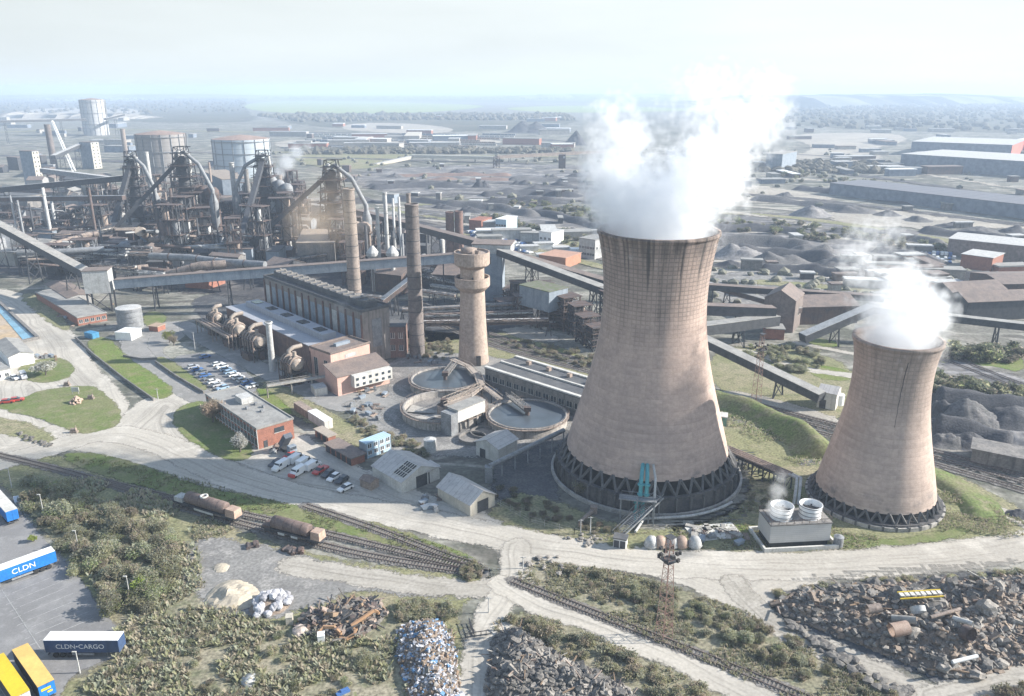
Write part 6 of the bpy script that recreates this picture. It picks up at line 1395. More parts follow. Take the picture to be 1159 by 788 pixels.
# ------------------------------------------------------------------ railway
M_rail = mat("rusty_rail", (.11, .08, .07), (.16, .13, .12), scale=1., rough=.5)
M_sleep = mat("grey_sleepers", (.20, .18, .16), (.12, .11, .10), scale=1.5, var=.3)
def track(label, px, off=0., ballast=True, bw=3.4, step=.75):
    P = chaikin([(v.x, v.y) for v in (G(*p) for p in px)], 3, False); Q = []
    for i, p in enumerate(P):
        a, b = Vector(P[max(0, i - 1)]), Vector(P[min(len(P) - 1, i + 1)]); d = (b - a).normalized(); Q.append((p[0] - d.y * off, p[1] + d.x * off))
    if ballast: sheet("ballast", M_ball, .19, line=Q, width=bw, res=1.2, margin=1.5, kind='structure')
    t = thing("railway_track", label, "railway track", (Q[0][0], Q[0][1], 0)); O = Vector((Q[0][0], Q[0][1], 0)); sl = MB(); rl = [MB(), MB()]; acc = 0
    for a, b in zip(Q, Q[1:]):
        a, b = Vector((*a, 0)) - O, Vector((*b, 0)) - O; d = b - a; Ln = d.length; d.normalize(); n = Vector((-d.y, d.x, 0)); z = Vector((0, 0, .36))
        for k, s in enumerate((-1, 1)): rl[k].beam(a + n * s * .75 + z, b + n * s * .75 + z, .13, .17)
        while acc < Ln:
            c = a + d * acc; sl.beam(c - n * 1.3 + Vector((0, 0, .24)), c + n * 1.3 + Vector((0, 0, .24)), .27, .13); acc += step
        acc -= Ln
    for m in rl: m.build("rail", M_rail, t)
    tag(sl.build("sleepers", M_sleep, t), kind='stuff'); return t, Q
A1 = [(-40, 507), (30, 523), (100, 541), (180, 566), (236, 583), (333, 609.5), (400, 627), (480, 641), (545, 650)]
_, QA = track("siding with two rusty tank wagons standing on it", A1)
track("empty siding curving between the wagons and the pale road", [(120, 546), (200, 566), (290, 586), (366, 604), (440, 622), (500, 637), (545, 646)])
track("curved siding closest to the pale dirt road", [(345, 573), (391, 588), (440, 605), (500, 629), (540, 641)])
track("single line through the scrub past the floodlight mast", [(580, 658), (625, 676), (690, 702), (755, 727.5), (830, 757), (905, 788), (960, 812)])
D1 = [(470, 346), (552, 385), (663, 414), (812, 452), (935, 485), (1050, 515), (1240, 570)]
for i, lb in enumerate(("main line behind the towers, track nearest the cooling towers", "main line behind the towers, middle track", "main line behind the towers, track farthest from the towers")):
    track(lb, D1, -5 + 4.6 * i, step=1.1, bw=4.2)
for i, lb in enumerate(("works line beside the slag banks, nearer track", "works line beside the slag banks, farther track")): track(lb, [(1040, 396), (1100, 420), (1240, 474)], 5 * i, step=1.3, bw=4.5)
M_tankr = mat("rust_brown_tank", (.175, .13, .115), (.13, .10, .09), scale=.5, var=.25, streak=.4, rough=.75)
M_cab = mat("tan_wagon_cab", (.40, .30, .24), (.32, .22, .17), scale=.6, var=.2)
def tank_wagon(label, a, b, hatch):
    A, B = G(*a), G(*b); d = B - A; Ln = d.length; t = thing("tank_wagon", label, "railway wagon", (A + B) / 2 + Vector((0, 0, .44)), atan2(d.y, d.x), "rusty tank wagons")
    q = MB(); q.box(0, 0, .95, Ln, 2.5, .4); q.box(0, 0, .7, Ln * .5, 1.0, .3)
    for s in (-1, 1): q.beam((-Ln / 2, s * 1.1, 1.15), (Ln / 2, s * 1.1, 1.15), .2, .45); q.tube([(Ln / 2 * s, -.8, 1.1), (Ln / 2 * s + .5 * s, -.8, 1.1)], .2, 8); q.tube([(Ln / 2 * s, .8, 1.1), (Ln / 2 * s + .5 * s, .8, 1.1)], .2, 8)
    q.build("underframe", M_steel, t)
    for s in (-1, 1):
        bo = MB(); bo.box(s * Ln * .34, 0, .45, 3.2, 2.0, .45); bg_ = bo.build("bogie", M_steel, t)
        for x in (-1, 1):
            for y in (-1, 1): wv = MB(); wv.tube([(s * Ln * .34 + x * 1.0, y * .68, .45), (s * Ln * .34 + x * 1.0, y * .84, .45)], .45, 14); wv.build("wheel", M_rail, bg_)
    tl = Ln * .62; x0 = -tl / 2 + Ln * (-.03 if not hatch else .0); q = MB(); q.tube([(x0, 0, 2.75), (x0 + .35, 0, 2.75), (x0 + tl - .35, 0, 2.75), (x0 + tl, 0, 2.75)], [1.1, 1.5, 1.5, 1.1], 20); q.build("tank", M_tankr, t)
    q = MB()
    for k in range(4): x = x0 + tl * (k + .6) / 4.3; q.tube([(x, 0, 2.75), (x + .18, 0, 2.75)], 1.54, 20)
    q.build("bands", M_rust, t)
    if hatch: q = MB(); q.lathe([(1.0, 4.15), (1.0, 4.5), (.62, 4.5), (.62, 4.2)], 16, (x0 + tl * .45, 0, 0)); q.build("hatch_ring", M_offwhite, t)
    q = MB(); q.box(Ln * .41, 0, 1.36, Ln * .15, 2.5, 2.0, 0, .92); q.build("end_cab", M_cab, t)
    q = MB(); q.box(-Ln * .41, 0, 1.36, Ln * .13, 2.4, 1.2 if hatch else .6); q.build("end_box", M_pale if hatch else M_rust, t)
    q = MB()
    for s in (-1, 1):
        for k in ((-.12, .1) if not hatch else (0,)): q.box(x0 + tl / 2 + k * Ln, s * 1.38, .55, Ln * (.11 if not hatch else .3), .08, .55)
    q.build("side_panels", M_offwhite, t); return t
tank_wagon("rusty tank wagon with a white hatch ring and pale end box", (201, 571), (272, 593), True)
tank_wagon("plain rusty tank wagon with a tan end cab", (300, 600.5), (367, 618.5), False)
def bogie_scrap(px, py, rz, lab):
    p = G(px, py); q = MB(); q.box(0, 0, .3, 2.6, 1.6, .5); q.box(.6, 0, .8, .8, 1.7, .3)
    for x in (-1, 1): q.tube([(x, -1.1, .45), (x, 1.1, .45)], .45, 10)
    o = q.build("scrap_bogie", M_rust); o.location = p; o.rotation_euler.z = rz; tag(o, lab, "scrap bogie")
bogie_scrap(286, 619, .4, "scrap rail bogie left of the pair on the gravel"); bogie_scrap(327, 624, -.5, "scrap rail bogie nearest the plain tank wagon"); bogie_scrap(337, 626, .2, "small scrap bogie right of the pair on the gravel")

# ------------------------------------------------------------------ road vehicles
def _paint(nm, c, rough=.35):
    m, nb, bs = newmat(nm); bs.inputs["Base Color"].default_value = (*c, 1); bs.inputs["Roughness"].default_value = rough; bs.inputs["Coat Weight"].default_value = .25; return m
PAINT = {"white": _paint("white_car_paint", (.72, .72, .72)), "silver": _paint("silver_car_paint", (.42, .43, .45)), "blue": _paint("blue_car_paint", (.06, .14, .34)), "dark": _paint("dark_car_paint", (.035, .04, .05)),
         "red": _paint("red_car_paint", (.42, .05, .04)), "grey": _paint("grey_car_paint", (.17, .18, .19)), "pale blue": _paint("pale_blue_car_paint", (.30, .42, .55)), "yellow": _paint("yellow_paint", (.60, .43, .03), .55), "orange": _paint("faded_orange_paint", (.33, .20, .115), .85)}
M_tyre = mat("tyre_rubber", (.025, .025, .026), (.035, .035, .035), rough=.9)
SHAPES = {
    "car": (4.3, 1.75, [(-2.15, .3), (-2.15, .75), (-1.95, .95), (-1.2, .95), (1.0, .92), (2.0, .78), (2.15, .6), (2.15, .3)], [(-2.0, .93), (-1.55, 1.42), (.1, 1.45), (1.0, .92)], 1.32),
    "van": (5.4, 1.86, [(-2.7, .35), (-2.7, 2.1), (-2.6, 2.2), (1.0, 2.2), (1.75, 1.3), (2.6, 1.1), (2.7, .8), (2.7, .35)], [(.35, 1.35), (.35, 2.0), (1.0, 2.08), (1.62, 1.34)], 1.65),
    "pickup": (5.2, 1.85, [(-2.6, .4), (-2.6, 1.0), (-.6, 1.0), (1.2, 1.0), (2.4, .95), (2.6, .75), (2.6, .4)], [(-.7, 1.0), (-.6, 1.62), (.6, 1.65), (1.3, 1.0)], 1.5)}
VM = {}
def _prof(mb, pts, y, inset=0.):
    n = len(pts); vs = [(x, -y, z) for x, z in pts] + [(x, y, z) for x, z in pts]
    mb.add(vs, [tuple(range(n)), tuple(range(2 * n - 1, n - 1, -1))] + [(i, n + i, n + (i + 1) % n, (i + 1) % n) for i in range(n)], False)
def vmesh(kind, colour, front=None):
    key = (kind, colour, front)
    if key in VM: return VM[key]
    Ln, W, body, cabin, wb = SHAPES[kind]; q = MB(); q.use(PAINT[colour]); _prof(q, body, W / 2)
    if front: q.use(PAINT[front]); q.box(Ln / 2 - .35, 0, .36, .8, W + .03, .85)
    top = [p for p in cabin]; q.use(PAINT[colour])
    if kind != "van": q.box((cabin[1][0] + cabin[2][0]) / 2, 0, cabin[1][1] - .02, cabin[2][0] - cabin[1][0], W * .8, .06)
    b = q.mesh("car_body"); g_ = MB(); _prof(g_, cabin, W / 2 * (.86 if kind != "van" else 1.005))
    if kind == "van": g_.box(1.42, 0, 1.62, .1, W * .86, .5)
    gl = g_.mesh("car_glass"); gl.materials.append(M_glass); w_ = MB(); w_.tube([(0, -.11, 0), (0, .11, 0)], .33, 12); wm = w_.mesh("car_wheel"); wm.materials.append(M_tyre)
    VM[key] = (b, gl, wm); return VM[key]
def vehicle(kind, colour, p, rz, label, cat=None, group=None, front=None):
    b, gl, wm = vmesh(kind, colour, front); Ln, W, body, cabin, wb = SHAPES[kind]
    t = thing({"car": "parked_car", "van": "parked_van", "pickup": "parked_pickup"}[kind], label, cat or kind, (p.x, p.y, .16), rz, group)
    for nm, me in (("body", b), ("glass", gl)): o = bpy.data.objects.new(nm, me); COL.objects.link(o); o.parent = t
    for x in (-1, 1):
        for y in (-1, 1): o = bpy.data.objects.new("wheel", wm); COL.objects.link(o); o.parent = t; o.location = (x * wb, y * (W / 2 - .08), .33)
    return t
def heading(a, b): d = G(*b) - G(*a); return atan2(d.y, d.x)
hd = heading((318, 535), (330, 528))
for kind, colour, px, py, lab, front, fl in (
    ("van", "white", 318, 531, "large white van, leftmost of the vans by the brick office", None, 1), ("van", "white", 336, 522.5, "white van farthest back in the row of three by the office", None, 0),
    ("van", "white", 345, 526.5, "white van in the middle of the row of three by the office", None, 0), ("van", "white", 354, 530.5, "white van right of the row of three, beside the red pickup", None, 0),
    ("van", "white", 337, 538, "white van with a red nose parked alone in front", "red", 1), ("pickup", "red", 363, 535, "red pickup parked between the vans and the dark cars", None, 1),
    ("car", "dark", 371.5, 539, "dark car next to the red pickup", None, 1), ("car", "white", 378, 543, "white car between two dark cars at the row end", None, 1),
    ("car", "dark", 387, 546, "dark car at the right end of the row, nearest the road", None, 1), ("car", "dark", 312, 527, "dark car behind the large white van", None, 1), ("car", "red", 328, 518.5, "dark red car beside the tipped skip lorry", None, 1)):
    vehicle(kind, colour, G(px, py), hd + (pi if fl else 0), lab, None, None, front)
vehicle("car", "white", G(391, 555), hd + 2.9, "white car alone at the edge of the road shadow", "car")
rv = random.Random(3)
a1 = heading((220, 417), (247, 438)) + pi / 2
def row(n, p0, p1, cols, where, group, kinds=("car",), rz=a1, jit=.12):
    for i in range(n):
        k = i / max(1, n - 1); c = rv.choice(cols); kd = rv.choice(kinds); A = G(*p0).lerp(G(*p1), k)
        vehicle(kd, c, A, rz + rv.uniform(-jit, jit) + (pi if rv.random() < .4 else 0), f"{c} {kd} {where}", None, group)
row(8, (219, 417), (252, 441), ["silver", "silver", "pale blue", "grey", "white", "blue"], "in the left row of the walled car park", "cars in the car park left row")
row(9, (247, 414), (285, 439), ["silver", "blue", "pale blue", "white", "white", "grey"], "in the right row of the walled car park", "cars in the car park right row")
vehicle("car", "blue", G(232.5, 405.5), a1 + .1, "blue car alone at the top of the walled car park", "car")
vehicle("car", "red", G(9, 456.5), .3, "red car left of the pair beside the big lawn", "car"); vehicle("car", "red", G(19.5, 454.5), .35, "red car right of the pair beside the big lawn", "car")
vehicle("car", "white", G(17, 429.5), -.6, "white car parked by the gatehouse lawn", "car"); vehicle("van", "silver", G(27, 428), -.9, "silver van on the edge of the gatehouse lawn", "van")
# far van parks: one small body each
def far_row(n, p0, p1, label, group, cols, jit=.1):
    A, B = G(*p0), G(*p1); d = B - A; rz = atan2(d.y, d.x) + pi / 2
    for i in range(n):
        if rv.random() < .12: continue
        c = rv.choice(cols); kd = "van" if rv.random() < .5 else "car"; b, gl, wm = vmesh(kd, c, None); o = bpy.data.objects.new("parked_" + kd, b); COL.objects.link(o)
        o.location = A.lerp(B, i / n); o.rotation_euler.z = rz + rv.uniform(-jit, jit); tag(o, f"{c} {kd} {label}", kd, group)
for r_ in range(4): far_row(18, (532 + r_ * 4, 264 + r_ * 4.4), (592 + r_ * 4, 274 + r_ * 4.4), "in the long van park behind the conveyors", "vehicles in the long van park", ["white", "white", "silver", "blue"])
for r_ in range(2): far_row(9, (630, 284 + 3 * r_), (668, 286 + 3 * r_), "in the compound beside the taller tower rim", "vehicles in the compound", ["white", "silver", "yellow"])
for r_ in range(3): far_row(9, (1043, 287 + 4 * r_), (1084, 290 + 4 * r_), "in the yard by the pale roofed brown shed", "vehicles by the brown shed", ["white", "silver", "blue"])
# skip lorry with raised body
p = G(326, 512); t = thing("tipper_lorry", "blue grey tipper lorry with its body raised beside the brick office", "lorry", p, hd - 1.9)
q = MB(); q.box(0, 0, .8, 6.5, 2.2, .35); q.build("chassis", M_steel, t); q = MB(); q.box(2.6, 0, 1.15, 1.7, 2.3, 1.9, 0, .94); q.build("cab", M_blueg, t)
q = MB(); q.box(3.47, 0, 2.05, .06, 1.9, .8); q.build("windscreen", M_glass, t)
q = MB(); q.beam((-2.6, 0, 1.6), (1.0, 0, 5.6), 2.4, 1.5); b_ = q.build("tipping_body", mat("dark_slate_paint", (.10, .115, .14), (.08, .09, .11)), t)
for x in (-2.2, -1.1, 2.4):
    for y in (-1, 1): q = MB(); q.tube([(x, y * .95 - .15, .5), (x, y * .95 + .15, .5)], .5, 12); q.build("wheel", M_tyre, t)
# trailers in the lorry park
M_tblue = mat("trailer_blue", (.02, .17, .50), (.02, .14, .42), scale=.3, var=.12, rough=.45, streak=.3); M_navy = mat("trailer_navy", (.035, .07, .16), (.05, .08, .15), scale=.3, var=.15, rough=.45, streak=.3)
M_yroof = mat("yellow_trailer_roof", (.62, .45, .03), (.55, .40, .03), scale=.3, var=.06, rough=.5); M_oroof = mat("amber_trailer_roof", (.66, .45, .14), (.58, .38, .12), scale=.3, var=.08, rough=.5)
def trailer(label, Q, along, side, roofm, sidem, endm, text=None, Ln=13.6, tcol=None, endtext=False):
    A = G(*Q, 4.0); d = (G(*along, 4.0) - A).normalized(); n = Vector((-d.y, d.x, 0))
    if n.dot(G(*side, 4.0) - A) < 0: n = -n
    W = 2.55; c = A + d * Ln / 2 + n * W / 2; t = thing("box_trailer", label, "trailer", (c.x, c.y, .1), atan2(-d.y, -d.x), "trailers in the lorry park")
    q = MB(); q.box(0, 0, 1.25, Ln, W, 2.6); q.build("body", sidem, t)
    q = MB(); q.box(0, 0, 3.86, Ln + .06, W + .06, .08); q.build("roof", roofm, t)
    for s in (-1, 1): q = MB(); q.box(Ln / 2 + .04, s * W * .25, 1.3, .08, W * .48, 2.48); q.build("door", endm, t)
    q = MB(); q.box(0, 0, 1.0, Ln * .96, 1.1, .22); q.box(Ln / 2 - .3, 0, .55, .15, 2.3, .2); q.build("chassis", M_steel, t)
    for x in (Ln / 2 - 1.6, Ln / 2 - 2.9, Ln / 2 - 4.2):
        for y in (-1, 1): q = MB(); q.tube([(x, y * .95 - .18, .5), (x, y * .95 + .18, .5)], .5, 14); q.build("wheel", M_tyre, t)
    for y in (-1, 1): q = MB(); q.box(-Ln / 2 + 2.6, y * .8, 0, .15, .15, 1.1); q.build("landing_leg", M_gsteel, t)
    q = MB()
    for y in (-1, 1): q.box(0, y * 1.2, .6, Ln * .3, .06, .45)
    q.build("side_guard", M_gsteel, t)
    if text:
        for sg in (-1, 1):
            cu = bpy.data.curves.new("lettering", 'FONT'); cu.body = text[0]; cu.size = text[1]; cu.align_x = 'CENTER'; cu.extrude = .01; cu.materials.append(tcol or M_white)
            fo = bpy.data.objects.new("lettering_curve", cu); lm = bpy.data.meshes.new_from_object(fo); bpy.data.objects.remove(fo); lm.materials.clear(); lm.materials.append(tcol or M_white); o = bpy.data.objects.new("lettering", lm); COL.objects.link(o); o.parent = t; o.location = (text[2] * -sg * 1, sg * (W / 2 + .012), 1.25 + 1.3 - text[1] * .34); o.rotation_euler = (pi / 2, 0, 0 if sg < 0 else pi)
    return t
trailer("navy trailer lettered in white with a cream roof", (48.7, 725), (122.6, 725), (56, 715), M_white, M_navy, M_offwhite, ("CLDN•CARGO", 1.35, -.3))
trailer("long bright blue trailer with a white roof cut by the left edge", (62, 623.5), (0, 646), (57, 617), M_white, M_tblue, M_tblue, ("CLDN", 1.7, .5))
trailer("blue trailer with a white roof beside the scrub", (19.5, 575.5), (1, 555.5), (9, 579), M_offwhite, M_tblue, M_tblue)
trailer("amber roofed trailer with a bright blue rear", (61, 769), (33.3, 730.7), (48, 775.3), M_oroof, M_steel, M_tblue)
trailer("bright yellow roofed trailer in the bottom left corner", (33.5, 781), (7.3, 743.7), (12, 789), M_yroof, M_steel, M_pale)
for Q, al, sd, lab in (((61, 769), (33.3, 730.7), (48, 775.3), "x"),):
    t = [o for o in bpy.data.objects if o.get('label', '').startswith("amber roofed")][0]
    q = MB(); q.box(13.6 / 2 + .1, -.15, 2.7, .04, 1.5, .45); q.box(13.6 / 2 + .1, .35, 2.0, .04, .8, .35); q.build("lettering", M_yroof, t)
# ------------------------------------------------------------------ lamps, masts, gate, monument
def lamp_post(label, base, top, double=False):
    p = G(*base); h = top_z(base[0], base[1], top[1]); t = thing("lamp_post", label, "lamp post", p, 0, "lamp posts round the lorry park")
    q = MB(); q.tube([(0, 0, 0), (0, 0, h)], [.13, .08], 8); q.build("pole", M_pale, t); q = MB(); q.box(-.3, 0, h - .05, .75, .25, .14); q.build("lamp", M_offwhite, t)
lamp_post("lamp post in the scrub near the top left trailer", (13.5, 552), (9, 530)); lamp_post("lamp post in the scrub right of the small white sign", (50, 585), (45, 560)); lamp_post("lamp post in the middle of the scrub belt", (89, 622), (87, 601))
lamp_post("lamp post at the lower end of the scrub belt", (147.5, 679), (145, 652.5)); lamp_post("lamp post in front of the navy trailer", (90.6, 762), (86.5, 738))
def pole(label, base, top, cat="pole"): p = G(*base); h = top_z(base[0], base[1], top[1]); q = MB(); q.tube([(0, 0, 0), (0, 0, h)], [.14, .1], 7); q.box(0, 0, h - .3, 1.2, .12, .12); o = q.build("utility_pole", M_pale); o.location = p; tag(o, label, cat)
for b, t_, l in (((221, 397), (218, 376), "thin pole beside the works road above the car park"), ((298, 402), (297, 380), "thin pole among the gas cleaning drums"), ((333, 432), (333, 408), "thin pole at the pink pump house corner"), ((668, 605), (668, 585), "thin pole at the roadside below the taller tower, left of two"), ((657, 604), (656, 588), "thin pole at the roadside below the taller tower, right of two"), ((592, 644), (592, 630), "short post beside the pale track junction"), ((553, 694), (552, 676), "gate post beside the narrow dirt track"), ((179, 452), (179, 440), "short post on the tip of the lush strip")): pole(l, b, t_)
M_mast = mat("red_oxide_steel", (.24, .15, .125), (.19, .13, .11), scale=.6)
def mast(label, base, top):
    p = G(*base); h = top_z(base[0], base[1], top[1]); t = thing("floodlight_mast", label, "floodlight mast", p, .5)
    q = MB(); lattice(q, (0, 0, 0), (0, 0, h), 2.4, .9, 14, .085); q.build("lattice", M_mast, t)
    q = MB(); q.box(0, 0, h * .78, 2.6, 2.6, .12); q.box(0, 0, h, 1.6, 1.6, .12); q.build("platform", M_steel, t)
    for k in range(10): a = 2 * pi * k / 10; q = MB(); q.box(1.9 * cos(a), 1.9 * sin(a), h * .80 + (k % 2) * 1.0, .5, .7, .6, a); q.build("floodlight", M_dark, t)
mast("red lattice floodlight mast standing beside the single line", (751, 722), (759, 608)); mast("lattice floodlight mast beside the main line behind the towers", (855, 459), (861.5, 378))
q = MB(); a, b = G(531, 706), G(537, 722)
for z in (.3, .8, 1.3): q.beam(a + Vector((0, 0, z)), b + Vector((0, 0, z)), .12)
for k in range(5): c = a.lerp(b, k / 4); q.beam(c, c + Vector((0, 0, 1.4)), .12)
c, d = G(527, 723), G(556, 719)
for z in (.4, 1.2): q.beam(c + Vector((0, 0, z)), d + Vector((0, 0, z)), .12)
for k in range(6): e = c.lerp(d, k / 5); q.beam(e, e + Vector((0, 0, 1.3)), .12)
tag(q.build("field_gate", M_steel), "dark steel swing gate across the narrow dirt track", "gate")
def low_wall(label, px, h, wd, m, name="boundary_wall", cat="wall"):
    q = MB(); P = [G(*p) for p in px]
    for a, b in zip(P, P[1:]): q.beam(a + Vector((0, 0, h / 2)), b + Vector((0, 0, h / 2)), wd, h)
    tag(q.build(name, m), label, cat)
low_wall("dark low wall along the left side of the lush strip", [(86, 384), (105, 402), (140, 430), (174, 454)], 1.1, .4, M_dconc); low_wall("dark low wall along the left side of the car park lawn", [(176, 411), (200, 428), (231, 446)], 1.1, .4, M_dconc)
q = MB(); P = [G(*p) for p in ((556, 568), (600, 592), (650, 606), (688, 613))]
for a, b in zip(P, P[1:]):
    k = max(1, int((b - a).length / 3))
    for i in range(k + 1): c = a.lerp(b, i / k); q.beam(c, c + Vector((0, 0, 1.9)), .12)
    for z in (.5, 1.1, 1.8): q.beam(a + Vector((0, 0, z)), b + Vector((0, 0, z)), .04)
tag(q.build("wire_fence", M_conc), "concrete post and wire fence below the dark gravel", "fence")
def clutter(n, region, label, group):
    protos = []
    if "drum" not in VM:
        q = MB()
        for x, y in ((0, 0), (.7, .1), (.3, .65)): q.lathe([(.3, 0), (.3, .9), (.02, .9)], 10, (x, y, 0))
        VM["drum"] = q.mesh("oil_drums"); VM["drum"].materials.append(M_rust)
        q = MB(); q.add([(-1.2, -.8, 0), (1.2, -.8, 0), (1.2, .8, 0), (-1.2, .8, 0), (-1.7, -.85, 1.3), (1.7, -.85, 1.3), (1.7, .85, 1.3), (-1.7, .85, 1.3)], [(0, 1, 5, 4), (1, 2, 6, 5), (2, 3, 7, 6), (3, 0, 4, 7), (3, 2, 1, 0), (4, 5, 6, 7)]); VM["skip"] = q.mesh("waste_skip"); VM["skip"].materials.append(M_blueg)
        q = MB()
        for i in range(5): q.box(0, 0, .22 * i, 1.2, 1.0, .16, .05 * i)
        VM["pal"] = q.mesh("pallet_pile"); VM["pal"].materials.append(M_wood)
        q = MB(); q.box(0, 0, 0, 2.4, 1.4, 1.3); q.box(.2, 0, 1.3, 1.2, 1.2, .5); q.tube([(-.9, 0, 1.3), (-.9, 0, 2.3)], .12, 6); VM["gen"] = q.mesh("generator_box"); VM["gen"].materials.append(M_gsteel)
        q = MB()
        for i in range(4): q.tube([(-2, i * .45, .22), (2, i * .45, .22)], .2, 8)
        VM["pip"] = q.mesh("pipe_pile"); VM["pip"].materials.append(M_rust2)
    for i in range(n):
        k = rv.choice(["drum", "skip", "pal", "gen", "pip"]); x, y = rv.uniform(*region[0]), rv.uniform(*region[1]); nm = {"drum": "oil_drum_cluster", "skip": "waste_skip", "pal": "pallet_pile", "gen": "generator", "pip": "pipe_pile"}[k]
        o = bpy.data.objects.new(nm, VM[k]); COL.objects.link(o); o.location = G(x, y, .15); o.rotation_euler.z = rv.uniform(0, 6); o.scale = (.75,) * 3; tag(o, {"drum": "rusty oil drums", "skip": "grey waste skip", "pal": "stacked pallets", "gen": "grey generator box", "pip": "rusty pipes laid together"}[k] + " " + label, {"drum": "drums", "skip": "skip", "pal": "pallets", "gen": "generator", "pip": "pipes"}[k], group)
clutter(9, ((402, 446), (441, 452)), "in front of the pink pump house wing", "clutter before the pink wing"); clutter(14, ((398, 432), (456, 476)), "on the bank left of the drained clarifier", "clutter left of the drained clarifier"); clutter(10, ((478, 506), (560, 580)), "beside the cream gabled shed", "clutter by the cream shed")
clutter(12, ((545, 580), (436, 452)), "between the three clarifiers", "clutter between the clarifiers"); clutter(12, ((462, 500), (400, 412)), "at the foot of the grey brown chimney", "clutter at the chimney foot"); clutter(8, ((304, 326), (502, 516)), "at the end of the brick office", "clutter by the brick office"); clutter(14, ((60, 128), (345, 372)), "around the brick workshop", "clutter round the brick workshop"); clutter(10, ((770, 846), (600, 616)), "on the verge beside the fan cooling plant", "clutter by the cooling plant"); clutter(8, ((40, 64), (402, 408)), "beside the white warehouse", "clutter by the warehouse")
low_wall("low wall across the top end of the tarmac yard", [(140, 404), (160, 408), (178, 407)], .9, .4, M_dconc)
p = G(87, 456); q = MB(); 
for i in range(60): 
    a, k = rv.uniform(0, 2 * pi), rv.random(); z = 2.6 * (1 - k); r_ = 2.3 * k; q.blob((r_ * cos(a), r_ * sin(a), z * .8 + .2), .45, .8, i)
o = q.build("stone_cairn", mat("pinkish_stone", (.46, .34, .27), (.38, .28, .22), scale=.8)); o.location = p; tag(o, "pinkish cone shaped stone cairn on the big lawn", "cairn")
q = MB(); q.box(0, 0, 1.2, 2.6, .2, 1.6); q.beam((-1, 0, 0), (-1, 0, 1.3), .12); q.beam((1, 0, 0), (1, 0, 1.3), .12); o = q.build("notice_board", M_offwhite); o.location = G(86, 447); tag(o, "pale blue notice board behind the stone cairn", "sign")
q = MB(); q.box(0, 0, .8, 2.8, .15, 1.7); q.beam((-1.1, 0, 0), (-1.1, 0, .9), .12); q.beam((1.1, 0, 0), (1.1, 0, .9), .12); o = q.build("notice_board", M_white); o.location = G(24, 571); o.rotation_euler.z = .3; tag(o, "small white board beside the scrub near the top left trailer", "sign")
for px, py, l in ((76, 437, "machinery relic on the top edge of the big lawn"), (103, 452, "small machinery relic on the right of the big lawn"), (84, 490, "low dark relic on the bottom edge of the big lawn")):
    q = MB(); q.box(0, 0, 0, 2.2, 1.2, .7); q.tube([(-.8, 0, 1.0), (.8, 0, 1.2)], .5, 10); q.beam((0, 0, .5), (.6, .4, 2.2), .2); o = q.build("machinery_relic", M_rust2); o.location = G(px, py); tag(o, l, "machinery")
# ------------------------------------------------------------------ rubble, rubbish and scrap in the foreground
rr_ = random.Random(21)
M_rock = mat("grey_concrete_rubble", (.26, .24, .215), (.18, .165, .15), scale=.5, var=.3); M_rockd = mat("dark_slag_rubble", (.12, .112, .105), (.165, .155, .14), scale=.5, var=.35); M_rockb = mat("brown_rubble", (.24, .19, .15), (.17, .135, .11), scale=.5, var=.3)
def mound(name, label, px, h, slope, m, cat, res=1.0, rough=1.0, seed=1, extra=None):
    poly = gpoly(px, 2); A = np.array(poly); lo, hi = A.min(0) - 1, A.max(0) + 1; nx, ny = int((hi[0] - lo[0]) / res) + 2, int((hi[1] - lo[1]) / res) + 2
    X, Y = np.meshgrid(lo[0] + np.arange(nx) * res, lo[1] + np.arange(ny) * res); P = np.stack([X.ravel(), Y.ravel()], 1); d, _ = seg_dist(P, poly, True); ins = inside(P, poly); sd = np.where(ins, d, -d)
    Z_ = np.zeros(len(P))
    for i in range(len(P)):
        if ins[i]:
            x, y = P[i]; nz = mnoise.noise((x * .11, y * .11, seed)) * .5 + mnoise.noise((x * .35, y * .35, seed + 4)) * .22 * rough + mnoise.noise((x * .9, y * .9, seed + 8)) * .1 * rough
            Z_[i] = max(.0, min(1, sd[i] / slope)) ** .8 * h * max(.15, .8 + nz)
        else: Z_[i] = -.4
    keep = (sd > -res * 1.2).reshape(ny, nx); cell = keep[:-1, :-1] & keep[1:, :-1] & keep[:-1, 1:] & keep[1:, 1:]; iy, ix = np.nonzero(cell); a = iy * nx + ix; quads = np.stack([a, a + 1, a + nx + 1, a + nx], 1)
    used, inv = np.unique(quads.ravel(), return_inverse=True); V = np.stack([P[used, 0], P[used, 1], Z_[used]], 1); me = bpy.data.meshes.new(name); me.from_pydata(V.tolist(), [], inv.reshape(-1, 4).tolist()); me.materials.append(m); me.update()
    o = bpy.data.objects.new(name, me); COL.objects.link(o); tag(o, label, cat)
    def hz(x, y): i = min(nx - 1, max(0, int(round((x - lo[0]) / res)))); j = min(ny - 1, max(0, int(round((y - lo[1]) / res)))); return max(0, Z_[j * nx + i])
    def samp():
        while True:
            x, y = rr_.uniform(lo[0], hi[0]), rr_.uniform(lo[1], hi[1])
            if inside(np.array([[x, y]]), poly)[0]: return x, y, hz(x, y)
    return o, hz, samp
